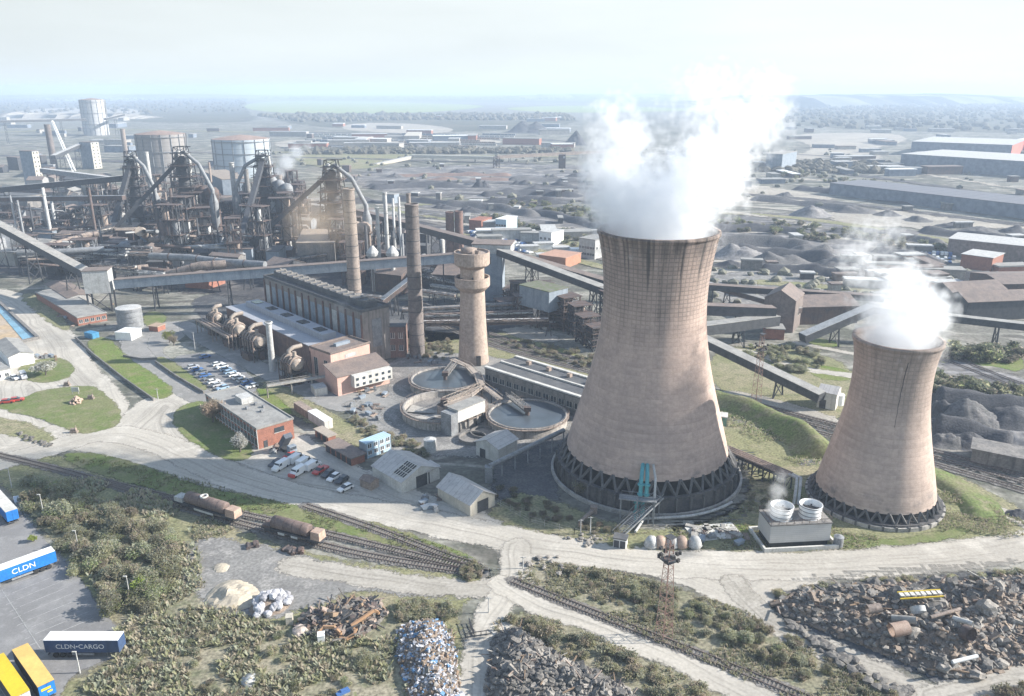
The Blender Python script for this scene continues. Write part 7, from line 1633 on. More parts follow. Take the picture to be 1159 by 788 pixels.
def rubble(name, samp, n, sizes, mats_, label, cat, flat=.7, slab=.3, kind='stuff'):
    q = MB()
    for i in range(n):
        x, y, z = samp(); s = sizes[0] + (sizes[1] - sizes[0]) * rr_.random() ** 2.2; q.use(rr_.choice(mats_))
        if rr_.random() < slab:
            a, b, c = rr_.uniform(.6, 1.4) * s, rr_.uniform(.4, .9) * s, rr_.uniform(.15, .4) * s; M_ = Matrix.Rotation(rr_.uniform(0, 6.3), 3, 'Z') @ Matrix.Rotation(rr_.uniform(-.6, .6), 3, 'X') @ Matrix.Rotation(rr_.uniform(-.6, .6), 3, 'Y')
            vs = [M_ @ Vector((sx * a, sy * b, sz * c)) + Vector((x, y, z + s * .25)) for sz in (-1, 1) for sx, sy in ((-1, -1), (1, -1), (1, 1), (-1, 1))]
            q.add(vs, [(3, 2, 1, 0), (4, 5, 6, 7), (0, 1, 5, 4), (1, 2, 6, 5), (2, 3, 7, 6), (3, 0, 4, 7)], False)
        else: q.blob((x, y, z + s * .2), s * .8, rr_.uniform(.5, .95), i, 1, .35)
    return tag(q.build(name), label, cat, kind=kind)
def boulders(samp, n, sizes, mats_, label, group, name="boulder"):
    protos = []
    for m in mats_:
        for k in range(3): q = MB(); q.blob((0, 0, 0), 1, .7, k * 7 + 1, 2, .42); me = q.mesh(name); me.materials.append(m); protos.append(me)
    for i in range(n):
        x, y, z = samp(); o = bpy.data.objects.new(name, rr_.choice(protos)); COL.objects.link(o); s = rr_.uniform(*sizes); o.location = (x, y, z + s * .2); o.scale = (s, s * rr_.uniform(.6, 1), s * rr_.uniform(.6, 1)); o.rotation_euler = (rr_.uniform(-.4, .4), rr_.uniform(-.4, .4), rr_.uniform(0, 6)); tag(o, label, "boulder", group)
RB = [(872, 690), (882, 676), (930, 667), (1050, 660), (1220, 650), (1220, 735), (1159, 752), (1110, 768), (1078, 773), (1005, 745), (945, 720), (890, 700)]
mo, hz, sp = mound("rubble_heap", "huge heap of broken concrete and slag on the lower right", RB, 4.6, 9, M_rockb, "heap", 1.0, 1.4, 3)
rubble("rubble", sp, 5200, (.12, 1.0), [M_rock, M_rockb, M_rockd, M_rockd, M_rockb], "broken concrete and slag covering the huge heap", "rubble", slab=.4)
boulders(sp, 44, (.8, 1.9), [M_rock, M_rockd], "large broken block on the huge rubble heap", "large blocks on the huge rubble heap")
q = MB()
for i in range(170):
    x, y, z = sp(); a = rr_.uniform(0, 6.3); l = rr_.uniform(1, 3.6); q.use(rr_.choice([M_rust, M_rust2, M_wood, M_conc, M_steel])); q.beam((x, y, z + .3), (x + l * cos(a), y + l * sin(a), z + rr_.uniform(.2, 1.2)), rr_.uniform(.12, .3))
tag(q.build("scrap_girders"), "loose beams and timber strewn over the huge rubble heap", "scrap", kind='stuff')
def on_heap(px, py, z): return G(px, py, z)
q = MB(); a, b = G(1019, 678, 5.2), G(1068, 675, 5.6); d = (b - a); n_ = Vector((0, .0, 1)); q.beam(a, b, .25); q.beam(a + Vector((0, 1.4, .5)), b + Vector((0, 1.4, .5)), .25)
rk = thing("yellow_rack", "yellow framed rack with white panels lying on the rubble heap", "rack", (0, 0, 0)); q.build("frame", PAINT["yellow"], rk)
for i in range(8):
    c = a.lerp(b, (i + .5) / 8) + Vector((0, .7, .35)); q = MB(); q.box(c.x, c.y, c.z, .8, 1.1, .2); q.build("panel", M_offwhite, rk); 
def lying_pipe(px, py, z, r, ln, rz, m, lab, tilt=.1, hollow=True):
    p = G(px, py, z); q = MB(); d = Vector((cos(rz), sin(rz), tilt)) * ln / 2
    q.tube([-d, d], r, 18, cap=False); q.tube([d, -d], r * .85, 18, cap=False); o = q.build("scrap_pipe", m); o.location = p; tag(o, lab, "pipe")
lying_pipe(989, 689, 5.0, .9, 2.6, .1, M_rust2, "short tan pipe on the rubble heap left of the big ring"); lying_pipe(1039, 690, 5.2, 1.4, .8, 1.6, M_pale, "pale open ring lying below the yellow rack", .9)
lying_pipe(1018, 712, 4.6, 1.3, 3.2, .15, M_cab, "pinkish drum in the middle of the rubble heap"); lying_pipe(1095, 717, 4.8, 1.4, 1.6, -1.2, M_rust, "rusty ring standing on the right of the rubble heap", .2); lying_pipe(1023, 701, 4.9, .7, 4, -.5, M_conc, "grey pipe leaning below the pale ring", .25)
lying_pipe(1092, 746, 4.0, .35, 5, .2, M_white, "white bent pipe low on the rubble heap", .1); lying_pipe(1070, 694, 5.2, .35, 7, .3, M_rust2, "long thin rusty pipe on the right shoulder of the heap", .05); lying_pipe(1090, 703, 5.0, .5, 3.4, -.9, M_offwhite, "short white pipe right of the big ring", .2)
mo, hz, sp = mound("rubble_heap", "dark rubble heap between the narrow track and the lower road", [(556, 722), (575, 712), (600, 718), (625, 740), (650, 752), (700, 775), (740, 800), (545, 810), (552, 760)], 3.4, 5, M_rockd, "heap", .9, 1.3, 8)
rubble("rubble", sp, 2200, (.15, .8), [M_rock, M_rockd, M_rockd, M_rockd], "dark blocks and slabs of the lower rubble heap", "rubble", slab=.45); boulders(sp, 24, (.6, 1.2), [M_rockd, M_rock], "large dark block on the lower rubble heap", "large blocks on the lower rubble heap")
q = MB()
for i in range(110):
    x, y, z = sp(); a = rr_.uniform(0, 6.3); l = rr_.uniform(.8, 2.8); q.use(rr_.choice([M_rust, M_rust2, M_wood, M_conc, M_steel])); q.beam((x, y, z + .3), (x + l * cos(a), y + l * sin(a), z + rr_.uniform(.2, 1.0)), rr_.uniform(.1, .24))
tag(q.build("scrap_girders"), "loose beams and bars over the dark lower rubble heap", "scrap", kind='stuff')
M_bag = mat("white_plastic_rubbish", (.46, .46, .485), (.30, .305, .33), scale=1.5, var=.2); M_rubb = mat("blue_plastic_rubbish", (.14, .28, .46), (.12, .24, .4), scale=1.5)
mo, hz, sp = mound("rubbish_heap", "heap of white and grey rubbish left of the narrow track", [(445, 715), (470, 702), (505, 704), (516, 730), (520, 770), (525, 810), (465, 810), (450, 750)], 3.0, 5, M_rockb, "heap", .8, 1.2, 12)
rubble("rubbish", sp, 3000, (.1, .55), [M_bag, M_bag, M_bag, M_bag, M_rockb, M_rock, M_rockd, M_rockb, M_rubb, M_wood], "loose white bags and scraps on the rubbish heap", "rubbish", slab=.45)
mo, hz, sp = mound("bag_heap", "heap of dirty white sacks beside the sand heap", [(279, 690), (290, 680), (312, 671), (330, 676), (328, 692), (305, 700), (285, 699)], 2.2, 4, M_rockb, "heap", .7, .6, 15)
for i in range(46):
    x, y, z = sp(); q = MB() if i == 0 else q
    if i < 3: q = MB(); q.blob((0, 0, 0), .85, .85, i + 3, 2, .22); VM[("sack", i)] = q.mesh("bulk_sack"); VM[("sack", i)].materials.append(M_bag if i else mat("grey_sack", (.30, .30, .32), (.22, .22, .24)))
    o = bpy.data.objects.new("bulk_sack", VM[("sack", i % 3)]); COL.objects.link(o); o.location = (x, y, z + .4); o.rotation_euler.z = i * 1.3; tag(o, "dirty white bulk sack in the heap beside the sand", "sack", "bulk sacks beside the sand heap")
M_sand = mat("pale_sand", (.44, .385, .30), (.36, .32, .26), scale=.3, var=.15)
mound("sand_heap", "pale sand heap with an eroded pit beside the white sacks", [(228, 680), (240, 664), (262, 655), (288, 660), (300, 676), (285, 690), (255, 695), (236, 692)], 3.2, 6, M_sand, "heap", .7, 1.6, 17); mound("sand_heap", "small flat sand mound behind the eroded sand heap", [(236, 642), (252, 636), (264, 640), (258, 649), (242, 650)], 1.2, 3, M_sand, "heap", .7, .8, 18)
mo, hz, sp = mound("spoil_heap", "grey spoil mound at the scrub edge above the sand heaps", [(172, 624), (188, 608), (204, 612), (205, 628), (186, 634)], 2.2, 4, M_rock, "heap", .7, 1.2, 19)
M_scrap = [M_rust, M_rockd, M_rust2, M_steel, M_wood]
mo, hz, sp = mound("scrap_heap", "rusty scrap heap with orange digger arms beside the gravel", [(330, 712), (345, 694), (375, 690), (395, 678), (425, 680), (442, 694), (425, 712), (400, 728), (355, 722)], 2.0, 4, M_rockd, "heap", .8, 1.4, 23)
rubble("scrap", sp, 520, (.25, 1.0), M_scrap, "tangled rusty metal and timber on the scrap heap", "scrap", slab=.85)
q = MB()
for i in range(70):
    x, y, z = sp(); a = rr_.uniform(0, 6.3); l = rr_.uniform(1, 3.5); q.use(rr_.choice(M_scrap)); q.beam((x, y, z + .2), (x + l * cos(a), y + l * sin(a), z + rr_.uniform(.2, 1.6)), .22)
tag(q.build("scrap_girders"), "loose girders sticking out of the scrap heap", "scrap", kind='stuff')
def digger_arm(label, pts, px, py, z): 
    p = G(px, py, z); q = MB()
    for a, b in zip(pts, pts[1:]): q.beam(a * .75 if False else Vector(a) * .72, Vector(b) * .72, .4, .6)
    q.lathe([(.4, -.25), (.4, .25)], 10, Vector(pts[-1]) * .72); o = q.build("digger_arm", PAINT["orange"]); o.location = p; tag(o, label, "digger arm")
digger_arm("orange digger arm, left one with a white block", [(-3, -.5, .3), (-1.5, .6, 1.6), (1.5, .5, 1.6), (3.2, -.6, .6)], 372, 717, 1.0); digger_arm("orange digger arm leaning up the scrap heap, right one", [(-3, -2.5, .4), (0, 0, 1.2), (2.4, 2.2, 1.8), (3.4, 2.6, .8)], 412, 703, 1.4)
digger_arm("curved orange arm lying lowest in front of the scrap heap", [(-2, -.5, .2), (0, -1, .4), (2, .2, 1.0), (2, 1.6, 1.5)], 393, 722, .5)
for px, py, m, l in ((364, 726, M_white, "white block at the foot of the left digger arm"), (328, 705, MATS["cream_render"], "cream box between the sacks and the scrap heap")): q = MB(); q.box(0, 0, 0, 1.3, 1.5, 1.6, .2); q.box(0, 0, 1.603, 1.4, 1.6, .12, .2); o = q.build("site_crate", m); o.location = G(px, py); tag(o, l, "crate")
p = G(341, 717); q = MB(); q.blob((0, 0, .6), 1.6, .55, 5, 2, .2); o = q.build("boulder", mat("pale_pink_stone", (.44, .37, .33), (.36, .3, .27))); o.location = p; tag(o, "pale pinkish boulder in front of the scrap heap", "boulder")
p = G(283, 772); q = MB(); q.lathe([(1.5, 0), (1.5, .7), (.02, .9)], 20); o = q.build("scrap_disc", M_pale); o.location = p; tag(o, "round pale tank lid lying in the scrub", "tank lid")
p = G(388, 785); q = MB(); q.box(0, 0, 0, 2.4, .9, .5, .6); q.box(.3, .2, .5, 1.4, .5, .3, .6); o = q.build("scrap_bin", PAINT["blue"]); o.location = p; tag(o, "bright blue scrap lying at the bottom of the scrub", "scrap")
# stones, kerbs and loose bits
def line_of(n, px, label, group, m, s=(.3, .8), name="kerb_stone", spread=1.0, cat="stone"):
    P = chaikin([(v.x, v.y) for v in (G(*p) for p in px)], 2, False); q = MB(); q.blob((0, 0, 0), 1, .7, 4, 1, .35); me = q.mesh(name); me.materials.append(m)
    for i in range(n):
        k = rr_.random() * (len(P) - 1.001); j = int(k); a, b = Vector(P[j]), Vector(P[j + 1]); c = a.lerp(b, k - j); o = bpy.data.objects.new(name, me); COL.objects.link(o); sc = rr_.uniform(*s)
        o.location = (c.x + rr_.uniform(-spread, spread), c.y + rr_.uniform(-spread, spread), .15 + sc * .3); o.scale = (sc, sc * .8, sc * .7); o.rotation_euler.z = rr_.uniform(0, 6); tag(o, label, cat, group)
line_of(60, [(896, 708), (930, 735), (980, 765), (1030, 790)], "dark loose block along the track above the single line", "loose blocks along the track", M_rockd, (.5, 1.4), "loose_block", 1.6)
line_of(34, [(22, 492), (40, 499), (55, 505)], "dark stone in the row along the lower lawn edge", "stones along the lower lawn", M_rockd, (.4, .9)); line_of(24, [(600, 640), (620, 636), (645, 650)], "pale stone on the scrub bank by the junction", "stones by the junction", M_rock, (.3, .9), spread=2.5)
line_of(26, [(655, 616), (690, 612), (640, 606)], "pale stone scattered on the verge below the taller tower", "stones on the verge", M_rock, (.3, .8), spread=1.6)
for i, px in enumerate((737, 747, 760, 771, 786)):
    p = G(px, 618.5); q = MB(); q.lathe([(1.5, 0), (1.7, .5), (1.3, 1.8), (.9, 2.4), (.02, 2.5)], 14); q.lathe([(1.75, .5), (1.75, .9)], 14); o = q.build("valve_casting", M_cab if i % 2 else M_pale); o.location = p; tag(o, "rounded buff casting in the row below the taller tower", "casting", "castings below the taller tower")
fd = thing("rubble_slab", "broken white concrete base with scattered slabs beside the green patch", "slab", G(808, 603)); q = MB()
for i in range(26): q.box(rr_.uniform(-5, 5), rr_.uniform(-2.5, 2.5), .05 + .15 * (i % 4), rr_.uniform(1, 3), rr_.uniform(.5, 1.5), .25, rr_.uniform(0, 3))
q.build("slabs", M_conc, fd); q = MB(); q.box(0, 0, 0, 12, 6.5, .3, .2); q.build("base", M_offwhite, fd)
# ------------------------------------------------------------------ plants
def leafmat(nm, c, c2):
    m, nb, bs = newmat(nm); oi = nb.node("ShaderNodeObjectInfo"); geo = nb.node("ShaderNodeNewGeometry").outputs["Position"]
    col = nb.mix(nb.ramp(nb.noise(geo, .9, 3), .35, .65), c, c2); hs = nb.node("ShaderNodeHueSaturation"); nb.put(hs.inputs["Value"], nb.math('ADD', .72, nb.math('MULTIPLY', oi.outputs["Random"], .56))); nb.put(hs.inputs["Hue"], nb.math('ADD', .485, nb.math('MULTIPLY', oi.outputs["Random"], .03))); nb.put(hs.inputs["Color"], col)
    nb.put(bs.inputs["Base Color"], hs.outputs[0]); bs.inputs["Roughness"].default_value = .7; bs.inputs["Specular IOR Level"].default_value = .2; tr = nb.node("ShaderNodeBsdfTranslucent"); nb.put(tr.inputs[0], hs.outputs[0]); mx = nb.node("ShaderNodeMixShader"); mx.inputs[0].default_value = .6
    nb.l.new(bs.outputs[0], mx.inputs[1]); nb.l.new(tr.outputs[0], mx.inputs[2]); nb.l.new(mx.outputs[0], nb.n["Material Output"].inputs[0]); return m
LM = {"olive": leafmat("olive_leaves", (0.280, 0.280, 0.168), (0.347, 0.330, 0.213)), "green": leafmat("green_leaves", (0.224, 0.269, 0.123), (0.280, 0.297, 0.157)), "grey": leafmat("grey_green_leaves", (0.314, 0.325, 0.235), (0.381, 0.381, 0.291)),
      "twig": leafmat("bare_twigs", (0.358, 0.308, 0.235), (0.426, 0.370, 0.297)), "dark": leafmat("dark_leaves", (0.129, 0.146, 0.101), (0.168, 0.185, 0.123)), "bright": leafmat("bright_leaves", (0.291, 0.358, 0.067), (0.336, 0.370, 0.101)),
      "blossom": leafmat("white_blossom", (0.700, 0.700, 0.672), (0.627, 0.616, 0.538)), "pink": leafmat("pinkish_buds", (0.493, 0.381, 0.308), (0.381, 0.297, 0.235))}
M_bark = mat("grey_bark", (.12, .10, .085), (.09, .075, .065), scale=2.)
rp = random.Random(99)
def crown(nm, R_, H, n, leaf, mats_, lobes=7, twigs=0):
    L_ = []
    for _ in range(lobes): a = rp.uniform(0, 6.3); d = rp.uniform(.1, .62) * R_; L_.append((d * cos(a), d * sin(a), rp.uniform(.35, .72) * H, rp.uniform(.32, .58) * R_, rp.choice(mats_), rp.uniform(.22, .38) * H))
    q = MB(); q.mats = list(dict.fromkeys(mats_))
    for i in range(n):
        cx, cy, cz, r, m, hh = rp.choice(L_); v = Vector((rp.gauss(0, 1), rp.gauss(0, 1), rp.gauss(0, 1))).normalized() * (rp.random() ** .45) * rp.uniform(.8, 1.18)
        p = Vector((cx + v.x * r, cy + v.y * r, max(.05, cz + v.z * hh))); q.use(m if rp.random() < .75 else rp.choice(mats_)); s = leaf * rp.uniform(.55, 1.35)
        a = Vector((rp.gauss(0, 1), rp.gauss(0, 1), rp.gauss(0, .6))).normalized(); b = a.cross(Vector((rp.gauss(0, 1), rp.gauss(0, 1), rp.gauss(0, 1)))).normalized()
        q.add([p - a * s, p - b * s * .6, p + a * s, p + b * s * .6], [(0, 1, 2, 3)], False)
    for i in range(twigs):
        cx, cy, cz, r, m, hh = rp.choice(L_); e = Vector((cx + rp.gauss(0, .5) * r, cy + rp.gauss(0, .5) * r, cz + rp.uniform(.3, 1.3) * hh)); b0 = Vector((cx * .2, cy * .2, .1)); q.use(LM["twig"]); mid = b0.lerp(e, .6) + Vector((rp.gauss(0, .1), rp.gauss(0, .1), 0)) * R_; q.beam(b0, mid, .09); q.beam(mid, e, .06)
    return q.mesh(nm)
def plant_protos(nm, specs, leaf, n):
    out = []
    for R_, H, ms, tw in specs: out.append((crown(nm, R_, H, n, leaf, [LM[m] for m in ms], rp.randint(6, 9), tw), R_))
    return out
BUSH = plant_protos("scrub_bush", [(2.4, 3.0, ("grey", "olive", "grey"), 26), (2.2, 2.6, ("olive", "grey", "twig"), 20), (2.6, 3.2, ("green", "grey", "olive"), 20), (2.2, 2.4, ("grey", "grey", "olive"), 14), (2.0, 2.8, ("twig", "olive", "grey"), 40), (2.5, 2.6, ("olive", "green", "grey"), 10)], .165, 2000)
LOWB = plant_protos("low_bush", [(1.6, 1.3, ("olive", "grey", "twig"), 14), (1.5, 1.2, ("olive", "olive", "twig"), 24), (1.7, 1.4, ("grey", "twig", "olive"), 22), (1.5, 1.1, ("dark", "grey", "twig"), 20), (1.4, 1.3, ("twig", "twig", "olive"), 36)], .135, 1000)
def in_poly(px):
    poly = gpoly(px, 1); A = np.array(poly); lo, hi = A.min(0), A.max(0)
    while True:
        x, y = rp.uniform(lo[0], hi[0]), rp.uniform(lo[1], hi[1])
        if inside(np.array([[x, y]]), poly)[0]: return x, y
def plants(n, px, protos, sc, label, group, name, cat="bush", mind=1.4, z=.06, stuff=False):
    done = []; VS = []; FS = []; MI = []; nv = 0; mats_ = []
    for _ in range(n):
        for _try in range(12):
            x, y = in_poly(px)
            if all((x - a) ** 2 + (y - b) ** 2 > mind ** 2 for a, b in done): break
        done.append((x, y)); me, R_ = rp.choice(protos); s = rp.uniform(*sc)
        if stuff:
            V = np.empty(len(me.vertices) * 3, np.float32); me.vertices.foreach_get("co", V); V = V.reshape(-1, 3) * s; a = rp.uniform(0, 6.3); c_, s_ = cos(a), sin(a)
            VS.append(np.stack([V[:, 0] * c_ - V[:, 1] * s_ + x, V[:, 0] * s_ + V[:, 1] * c_ + y, V[:, 2] + z], 1)); ms = list(me.materials); mats_ += [m for m in ms if m not in mats_]
            ix = [mats_.index(m) for m in ms]; FS += [[v + nv for v in p.vertices] for p in me.polygons]; MI += [ix[p.material_index] for p in me.polygons]; nv += len(V); continue
        o = bpy.data.objects.new(name, me); COL.objects.link(o); o.location = (x, y, z); o.scale = (s, s, s * rp.uniform(.55, 1.0)); o.rotation_euler.z = rp.uniform(0, 6.3); tag(o, label, cat, group)
    if stuff:
        me = bpy.data.meshes.new(name); me.from_pydata(np.concatenate(VS).tolist(), [], FS); [me.materials.append(m) for m in mats_]; me.polygons.foreach_set("material_index", MI); me.update()
        o = bpy.data.objects.new(name, me); COL.objects.link(o); tag(o, label, cat, kind='stuff')
def trunked(px, py, R_, H, ms, label, n=2600, leaf=.22, tw=60, name="tree", cat="tree", group=None, th=.3):
    p = G(px, py); t = thing(name, label, cat, p, 0, group); me = crown("crown", R_, H * .8, n, leaf, [LM[m] for m in ms], 9, tw); o = bpy.data.objects.new("crown", me); COL.objects.link(o); o.parent = t; o.location = (0, 0, H * .22)
    q = MB(); q.tube([(0, 0, 0), (.1, .05, H * .3), (0, .1, H * .55)], [th, th * .7, th * .4], 8)
    for k in range(5): a = 1.3 * k; q.tube([(0.05, .05, H * (.25 + .05 * k)), (R_ * .5 * cos(a), R_ * .5 * sin(a), H * (.5 + .06 * k))], [th * .4, th * .15], 6)
    q.build("trunk", M_bark, t); return t
plants(125, [(26, 546), (60, 552), (100, 572), (150, 585), (192, 605), (206, 640), (190, 672), (168, 690), (148, 704), (122, 690), (100, 655), (72, 622), (44, 592)], BUSH, (.6, 1.5), "grey green scrub bush in the thicket beside the lorry park", "scrub thicket beside the lorry park", "scrub_bush", mind=1.7)
plants(24, [(155, 705), (200, 680), (235, 696), (300, 708), (335, 730), (440, 730), (440, 700), (470, 690), (455, 730), (445, 788), (440, 800), (80, 800), (110, 765), (155, 742)], BUSH, (.35, .95), "olive scrub bush on the rough ground below the sand heaps", "scrub below the sand heaps", "scrub_bush", mind=1.8)
plants(46, [(155, 705), (200, 680), (235, 696), (300, 712), (335, 738), (440, 730), (500, 690), (455, 730), (445, 800), (90, 800), (110, 765), (155, 742)], LOWB, (.35, 1.1), "low weedy bush on the rough ground below the sand heaps", "low weeds below the sand heaps", "low_bush", mind=1.2)
plants(80, [(640, 640), (720, 656), (800, 682), (860, 705), (920, 738), (985, 772), (1030, 800), (960, 800), (900, 770), (830, 738), (750, 708), (660, 676)], LOWB, (.4, 1.25), "low dark scrub bush on the bank above the single line", "scrub bank above the single line", "low_bush", mind=1.3)
plants(30, [(690, 660), (800, 690), (900, 740), (960, 775), (900, 765), (800, 715), (700, 680)], BUSH, (.5, .85), "taller scrub bush on the bank above the single line", "taller scrub above the single line", "scrub_bush", mind=3)
plants(40, [(558, 704), (600, 702), (650, 720), (720, 748), (790, 780), (810, 800), (760, 800), (690, 765), (640, 742), (600, 720)], LOWB, (.7, 1.5), "dark undergrowth in the hedge beside the lower road", "hedge beside the lower road", "undergrowth", mind=1.1, stuff=True)
plants(34, [(450, 688), (480, 682), (515, 690), (516, 704), (480, 700), (450, 706)], LOWB, (.7, 1.3), "low undergrowth above the white rubbish heap", "bushes above the rubbish heap", "undergrowth", mind=1.1, stuff=True)
plants(12, [(520, 645), (542, 640), (545, 655), (525, 660)], LOWB, (.7, 1.1), "low undergrowth at the end of the sidings", "bushes at the end of the sidings", "undergrowth", stuff=True)
plants(36, [(870, 672), (960, 660), (1100, 652), (1200, 645), (1200, 655), (1050, 664), (930, 672), (880, 684)], LOWB, (.6, 1.2), "low undergrowth along the top edge of the huge rubble heap", "bushes along the huge rubble heap", "undergrowth", stuff=True)
plants(34, [(1100, 800), (1159, 784), (1220, 768), (1220, 810)], LOWB, (.7, 1.4), "low undergrowth in the bottom right corner", "bushes in the bottom right corner", "undergrowth", stuff=True)
plants(40, [(395, 470), (440, 492), (470, 500), (490, 515), (470, 520), (430, 500), (400, 485)], LOWB, (.7, 1.3), "low undergrowth on the bank left of the drained clarifier", "bushes on the clarifier bank", "undergrowth", stuff=True)
plants(30, [(555, 556), (580, 550), (640, 580), (690, 600), (720, 606), (690, 608), (620, 595), (565, 575)], LOWB, (.6, 1.1), "low undergrowth on the verge below the dark gravel", "bushes on the verge below the gravel", "undergrowth", stuff=True)
plants(44, [(840, 392), (905, 392), (940, 405), (930, 425), (880, 420), (840, 405)], BUSH, (.7, 1.2), "dark bush in the thicket by the brick shed", "thicket by the brick shed", "scrub_bush")
plants(40, [(560, 384), (620, 390), (700, 415), (690, 425), (600, 402)], LOWB, (.9, 1.6), "undergrowth beside the main line behind the filter plant", "bushes behind the filter plant", "undergrowth", stuff=True)
plants(30, [(455, 385), (510, 385), (520, 408), (470, 408)], LOWB, (.9, 1.6), "undergrowth between the chimney and the water tower", "bushes between chimney and water tower", "undergrowth", stuff=True)
plants(36, [(860, 585), (900, 545), (830, 515), (812, 545), (850, 560), (840, 600)], LOWB, (.4, .8), "small weed undergrowth on the dark hollow between the towers", "weeds between the towers", "undergrowth", stuff=True)
TREES = plant_protos("hedge_tree", [(4, 6, ("dark", "olive", "green"), 10), (4, 5, ("olive", "dark", "grey"), 20), (3.6, 5, ("dark", "dark", "twig"), 20)], .55, 500)
for n, px, lab, grp in ((60, [(545, 244), (690, 276), (700, 296), (620, 270), (540, 252)], "dark hedge tree behind the van park", "hedge trees behind the van park"), (80, [(800, 252), (900, 252), (985, 268), (1159, 292), (1159, 297), (980, 278), (800, 262)], "dark hedge tree along the haul road behind the towers", "hedge trees along the haul road"),
    (40, [(560, 226), (640, 234), (690, 250), (690, 256), (620, 244), (560, 234)], "dark hedge tree beyond the black bunker", "hedge trees beyond the bunker"), (45, [(1040, 432), (1100, 440), (1159, 448), (1159, 456), (1090, 450), (1040, 445)], "grey hedge tree above the slag banks", "hedge trees above the slag banks"),
    (45, [(880, 195), (960, 200), (1040, 215), (1030, 222), (930, 212), (880, 204)], "dark hedge tree below the slate sheds", "hedge trees below the slate sheds"), (30, [(1060, 400), (1130, 396), (1159, 402), (1159, 412), (1080, 410)], "hedge tree by the works line", "hedge trees by the works line")):
    plants(n, px, TREES, (.7, 1.3), lab, grp, "hedge_tree", "tree", mind=3)
trunked(241, 478, 4.8, 7.4, ("pink", "twig", "pink"), "pinkish budding tree in front of the brick office", 5200, .25, 160); trunked(272, 512, 3.6, 6, ("blossom", "blossom", "grey"), "small white blossom tree at the corner of the brick office", 4600, .24, 50); trunked(52, 425, 4.8, 5.5, ("blossom", "blossom", "twig", "grey"), "spreading white blossom tree on the gatehouse lawn", 5600, .26, 80)
trunked(192, 388, 2.6, 5, ("bright", "bright", "green"), "small bright yellow green tree beside the works road", 1800, .2, 20); trunked(197, 391, 3.0, 4.5, ("twig", "pink"), "bare dark tree beside the yellow green tree", 300, .15, 140); trunked(657, 561, 2.6, 4.0, ("grey", "olive", "twig"), "small greyish tree on the verge below the taller tower", 1500, .2, 40); trunked(160, 672, 1.9, 3.6, ("bright", "green"), "bright green sapling at the edge of the lorry park thicket", 1400, .2, 10); trunked(38, 613, 1.1, 1.6, ("bright", "bright"), "tiny bright green bush on the lorry park edge", 700, .15, 6, name="bush", cat="bush")
# rough grass and weeds: uncountable tufts
def tufts(name, n, px, s, ms, label, z=.1, per=4):
    poly = gpoly(px, 1); A = np.array(poly); lo, hi = A.min(0), A.max(0); k = np.random.RandomState(n + len(px)); P = lo + k.rand(n * 3, 2) * (hi - lo); P = P[inside(P, poly)][:n]; q = MB(); q.mats = [LM[m] for m in ms]
    for x, y in P:
        if mnoise.noise((x * .12, y * .12, 1)) < -.12: continue
        q.cur = rp.randrange(len(ms)); sz = s * rp.uniform(.5, 1.5)
        for j in range(per): a = rp.uniform(0, 6.3); c_, s_ = cos(a), sin(a); l = sz * rp.uniform(.4, .9); w_ = sz * .22; q.add([(x - s_ * w_, y + c_ * w_, z), (x + s_ * w_, y - c_ * w_, z), (x + c_ * l + s_ * w_ * .5, y + s_ * l - c_ * w_ * .5, z + sz * .8), (x + c_ * l - s_ * w_ * .5, y + s_ * l + c_ * w_ * .5, z + sz * .8)], [(0, 1, 2, 3)], False)
    return tag(q.build(name), label, "grass", kind='stuff')
tufts("grass", 9000, [(40, 545), (110, 540), (200, 570), (300, 612), (220, 610), (200, 650), (240, 695), (320, 705), (340, 735), (440, 735), (510, 690), (520, 800), (60, 800), (150, 740), (100, 650)], .5, ("olive", "twig", "grey", "twig"), "rough dry grass over the lower left scrub")
tufts("grass", 7000, [(585, 645), (640, 636), (720, 652), (800, 676), (860, 700), (920, 735), (1040, 805), (900, 800), (820, 760), (640, 684), (590, 664)], .42, ("olive", "twig", "grey", "olive"), "rough dry grass along the single line")
tufts("grass", 3000, [(560, 702), (620, 696), (700, 732), (780, 768), (860, 800), (640, 790), (555, 715)], .42, ("olive", "twig", "grey"), "rough grass around the lower rubble heap")
tufts("grass", 4500, [(62, 514), (165, 528), (290, 563), (440, 597), (542, 634), (538, 646), (440, 622), (300, 586), (150, 549)], .35, ("olive", "green", "green"), "grass on the verge between road and sidings", .18)
tufts("grass", 4500, [(640, 595), (700, 606), (760, 602), (830, 590), (850, 560), (900, 545), (930, 600), (1050, 612), (900, 628), (840, 622), (770, 622), (690, 616)], .32, ("olive", "green", "twig"), "grass on the verge below the cooling towers", .1)
tufts("grass", 2600, [(800, 452), (840, 460), (885, 480), (925, 500), (935, 525), (905, 530), (860, 500), (805, 475)], .4, ("olive", "green", "twig"), "tufted grass on the bank beside the main line", .3)
tufts("grass", 2600, [(1050, 540), (1090, 555), (1130, 580), (1180, 600), (1150, 612), (1060, 612)], .35, ("olive", "green", "twig"), "tufted grass round the shorter tower", .5)
tufts("grass", 6000, [(40, 545), (110, 540), (200, 570), (220, 610), (240, 695), (440, 735), (510, 690), (520, 800), (60, 800), (150, 740)], .9, ("twig", "olive", "grey"), "tall dead stems over the lower left scrub")
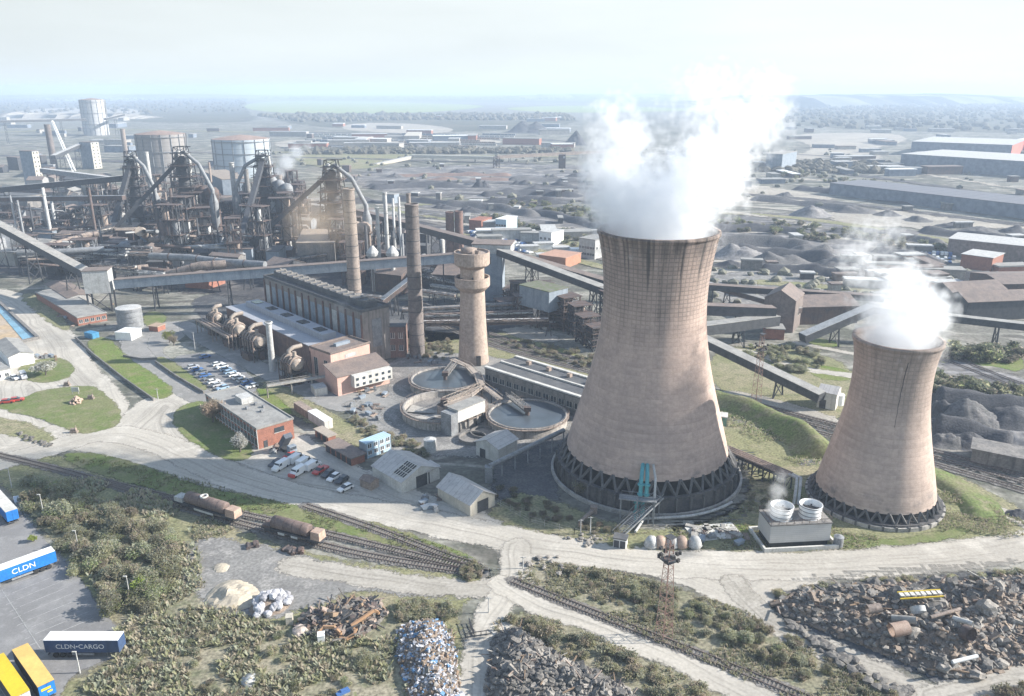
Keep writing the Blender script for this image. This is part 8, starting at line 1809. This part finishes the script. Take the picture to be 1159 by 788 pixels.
# far woodland masses
def woodland(name, label, px, n, s, m, seed):
    r = random.Random(seed); poly = gpoly(px, 0); A = np.array(poly); lo, hi = A.min(0), A.max(0); k = np.random.RandomState(seed); P = lo + k.rand(n * 4, 2) * (hi - lo); P = P[inside(P, poly)][:n]; q = MB()
    for i, (x, y) in enumerate(P): z = s * r.uniform(.5, 1.0); q.blob((x, y, z * .4), z * r.uniform(.8, 1.5), .75, i, 1, .3)
    return tag(q.build(name, m), label, "woodland", kind='stuff')
M_wood1 = mat("distant_brown_wood", (.08, .075, .055), (.105, .095, .07), scale=.02, var=.3)
woodland("woodland", "brown wooded heath along the left skyline", [(-80, 109), (100, 107.6), (280, 109), (275, 126), (150, 131), (-80, 128)], 2000, 11, M_wood1, 1)
woodland("woodland", "dark wooded hill along the right skyline", [(860, 124), (950, 116), (1250, 114), (1250, 150), (1050, 148), (900, 144)], 2600, 10, M_wood1, 2)
woodland("woodland", "dark tree belts across the middle skyline", [(290, 131), (420, 130), (640, 130), (655, 137), (480, 136), (340, 139)], 700, 11, M_wood1, 3)
woodland("woodland", "thin dark tree line under the horizon", [(290, 110), (480, 110.2), (700, 110.5), (850, 111.5), (850, 113), (500, 112.6), (300, 112.2)], 800, 15, M_wood1, 4)
woodland("woodland", "hedge belts beyond the sidings", [(340, 171), (460, 170), (640, 171), (650, 174), (470, 174.5), (340, 175.5)], 500, 7, M_wood1, 6)
woodland("woodland", "low dark scrub beyond the stockyard heaps", [(800, 182), (1010, 188), (1010, 197), (900, 196), (800, 192)], 500, 6, M_wood1, 7)

M_wood2 = mat("distant_grey_scrub", (.13, .13, .10), (.17, .165, .13), scale=.05, var=.3)
woodland("undergrowth", "dark scattered scrub over the far slag yards", [(300, 170), (1159, 170), (1159, 250), (800, 250), (690, 240), (420, 235)], 240, 4, M_wood2, 8)
woodland("undergrowth", "dark scattered scrub right of the shorter tower", [(800, 300), (1000, 310), (1159, 310), (1159, 335), (1000, 340), (800, 345)], 120, 3, M_wood2, 9)
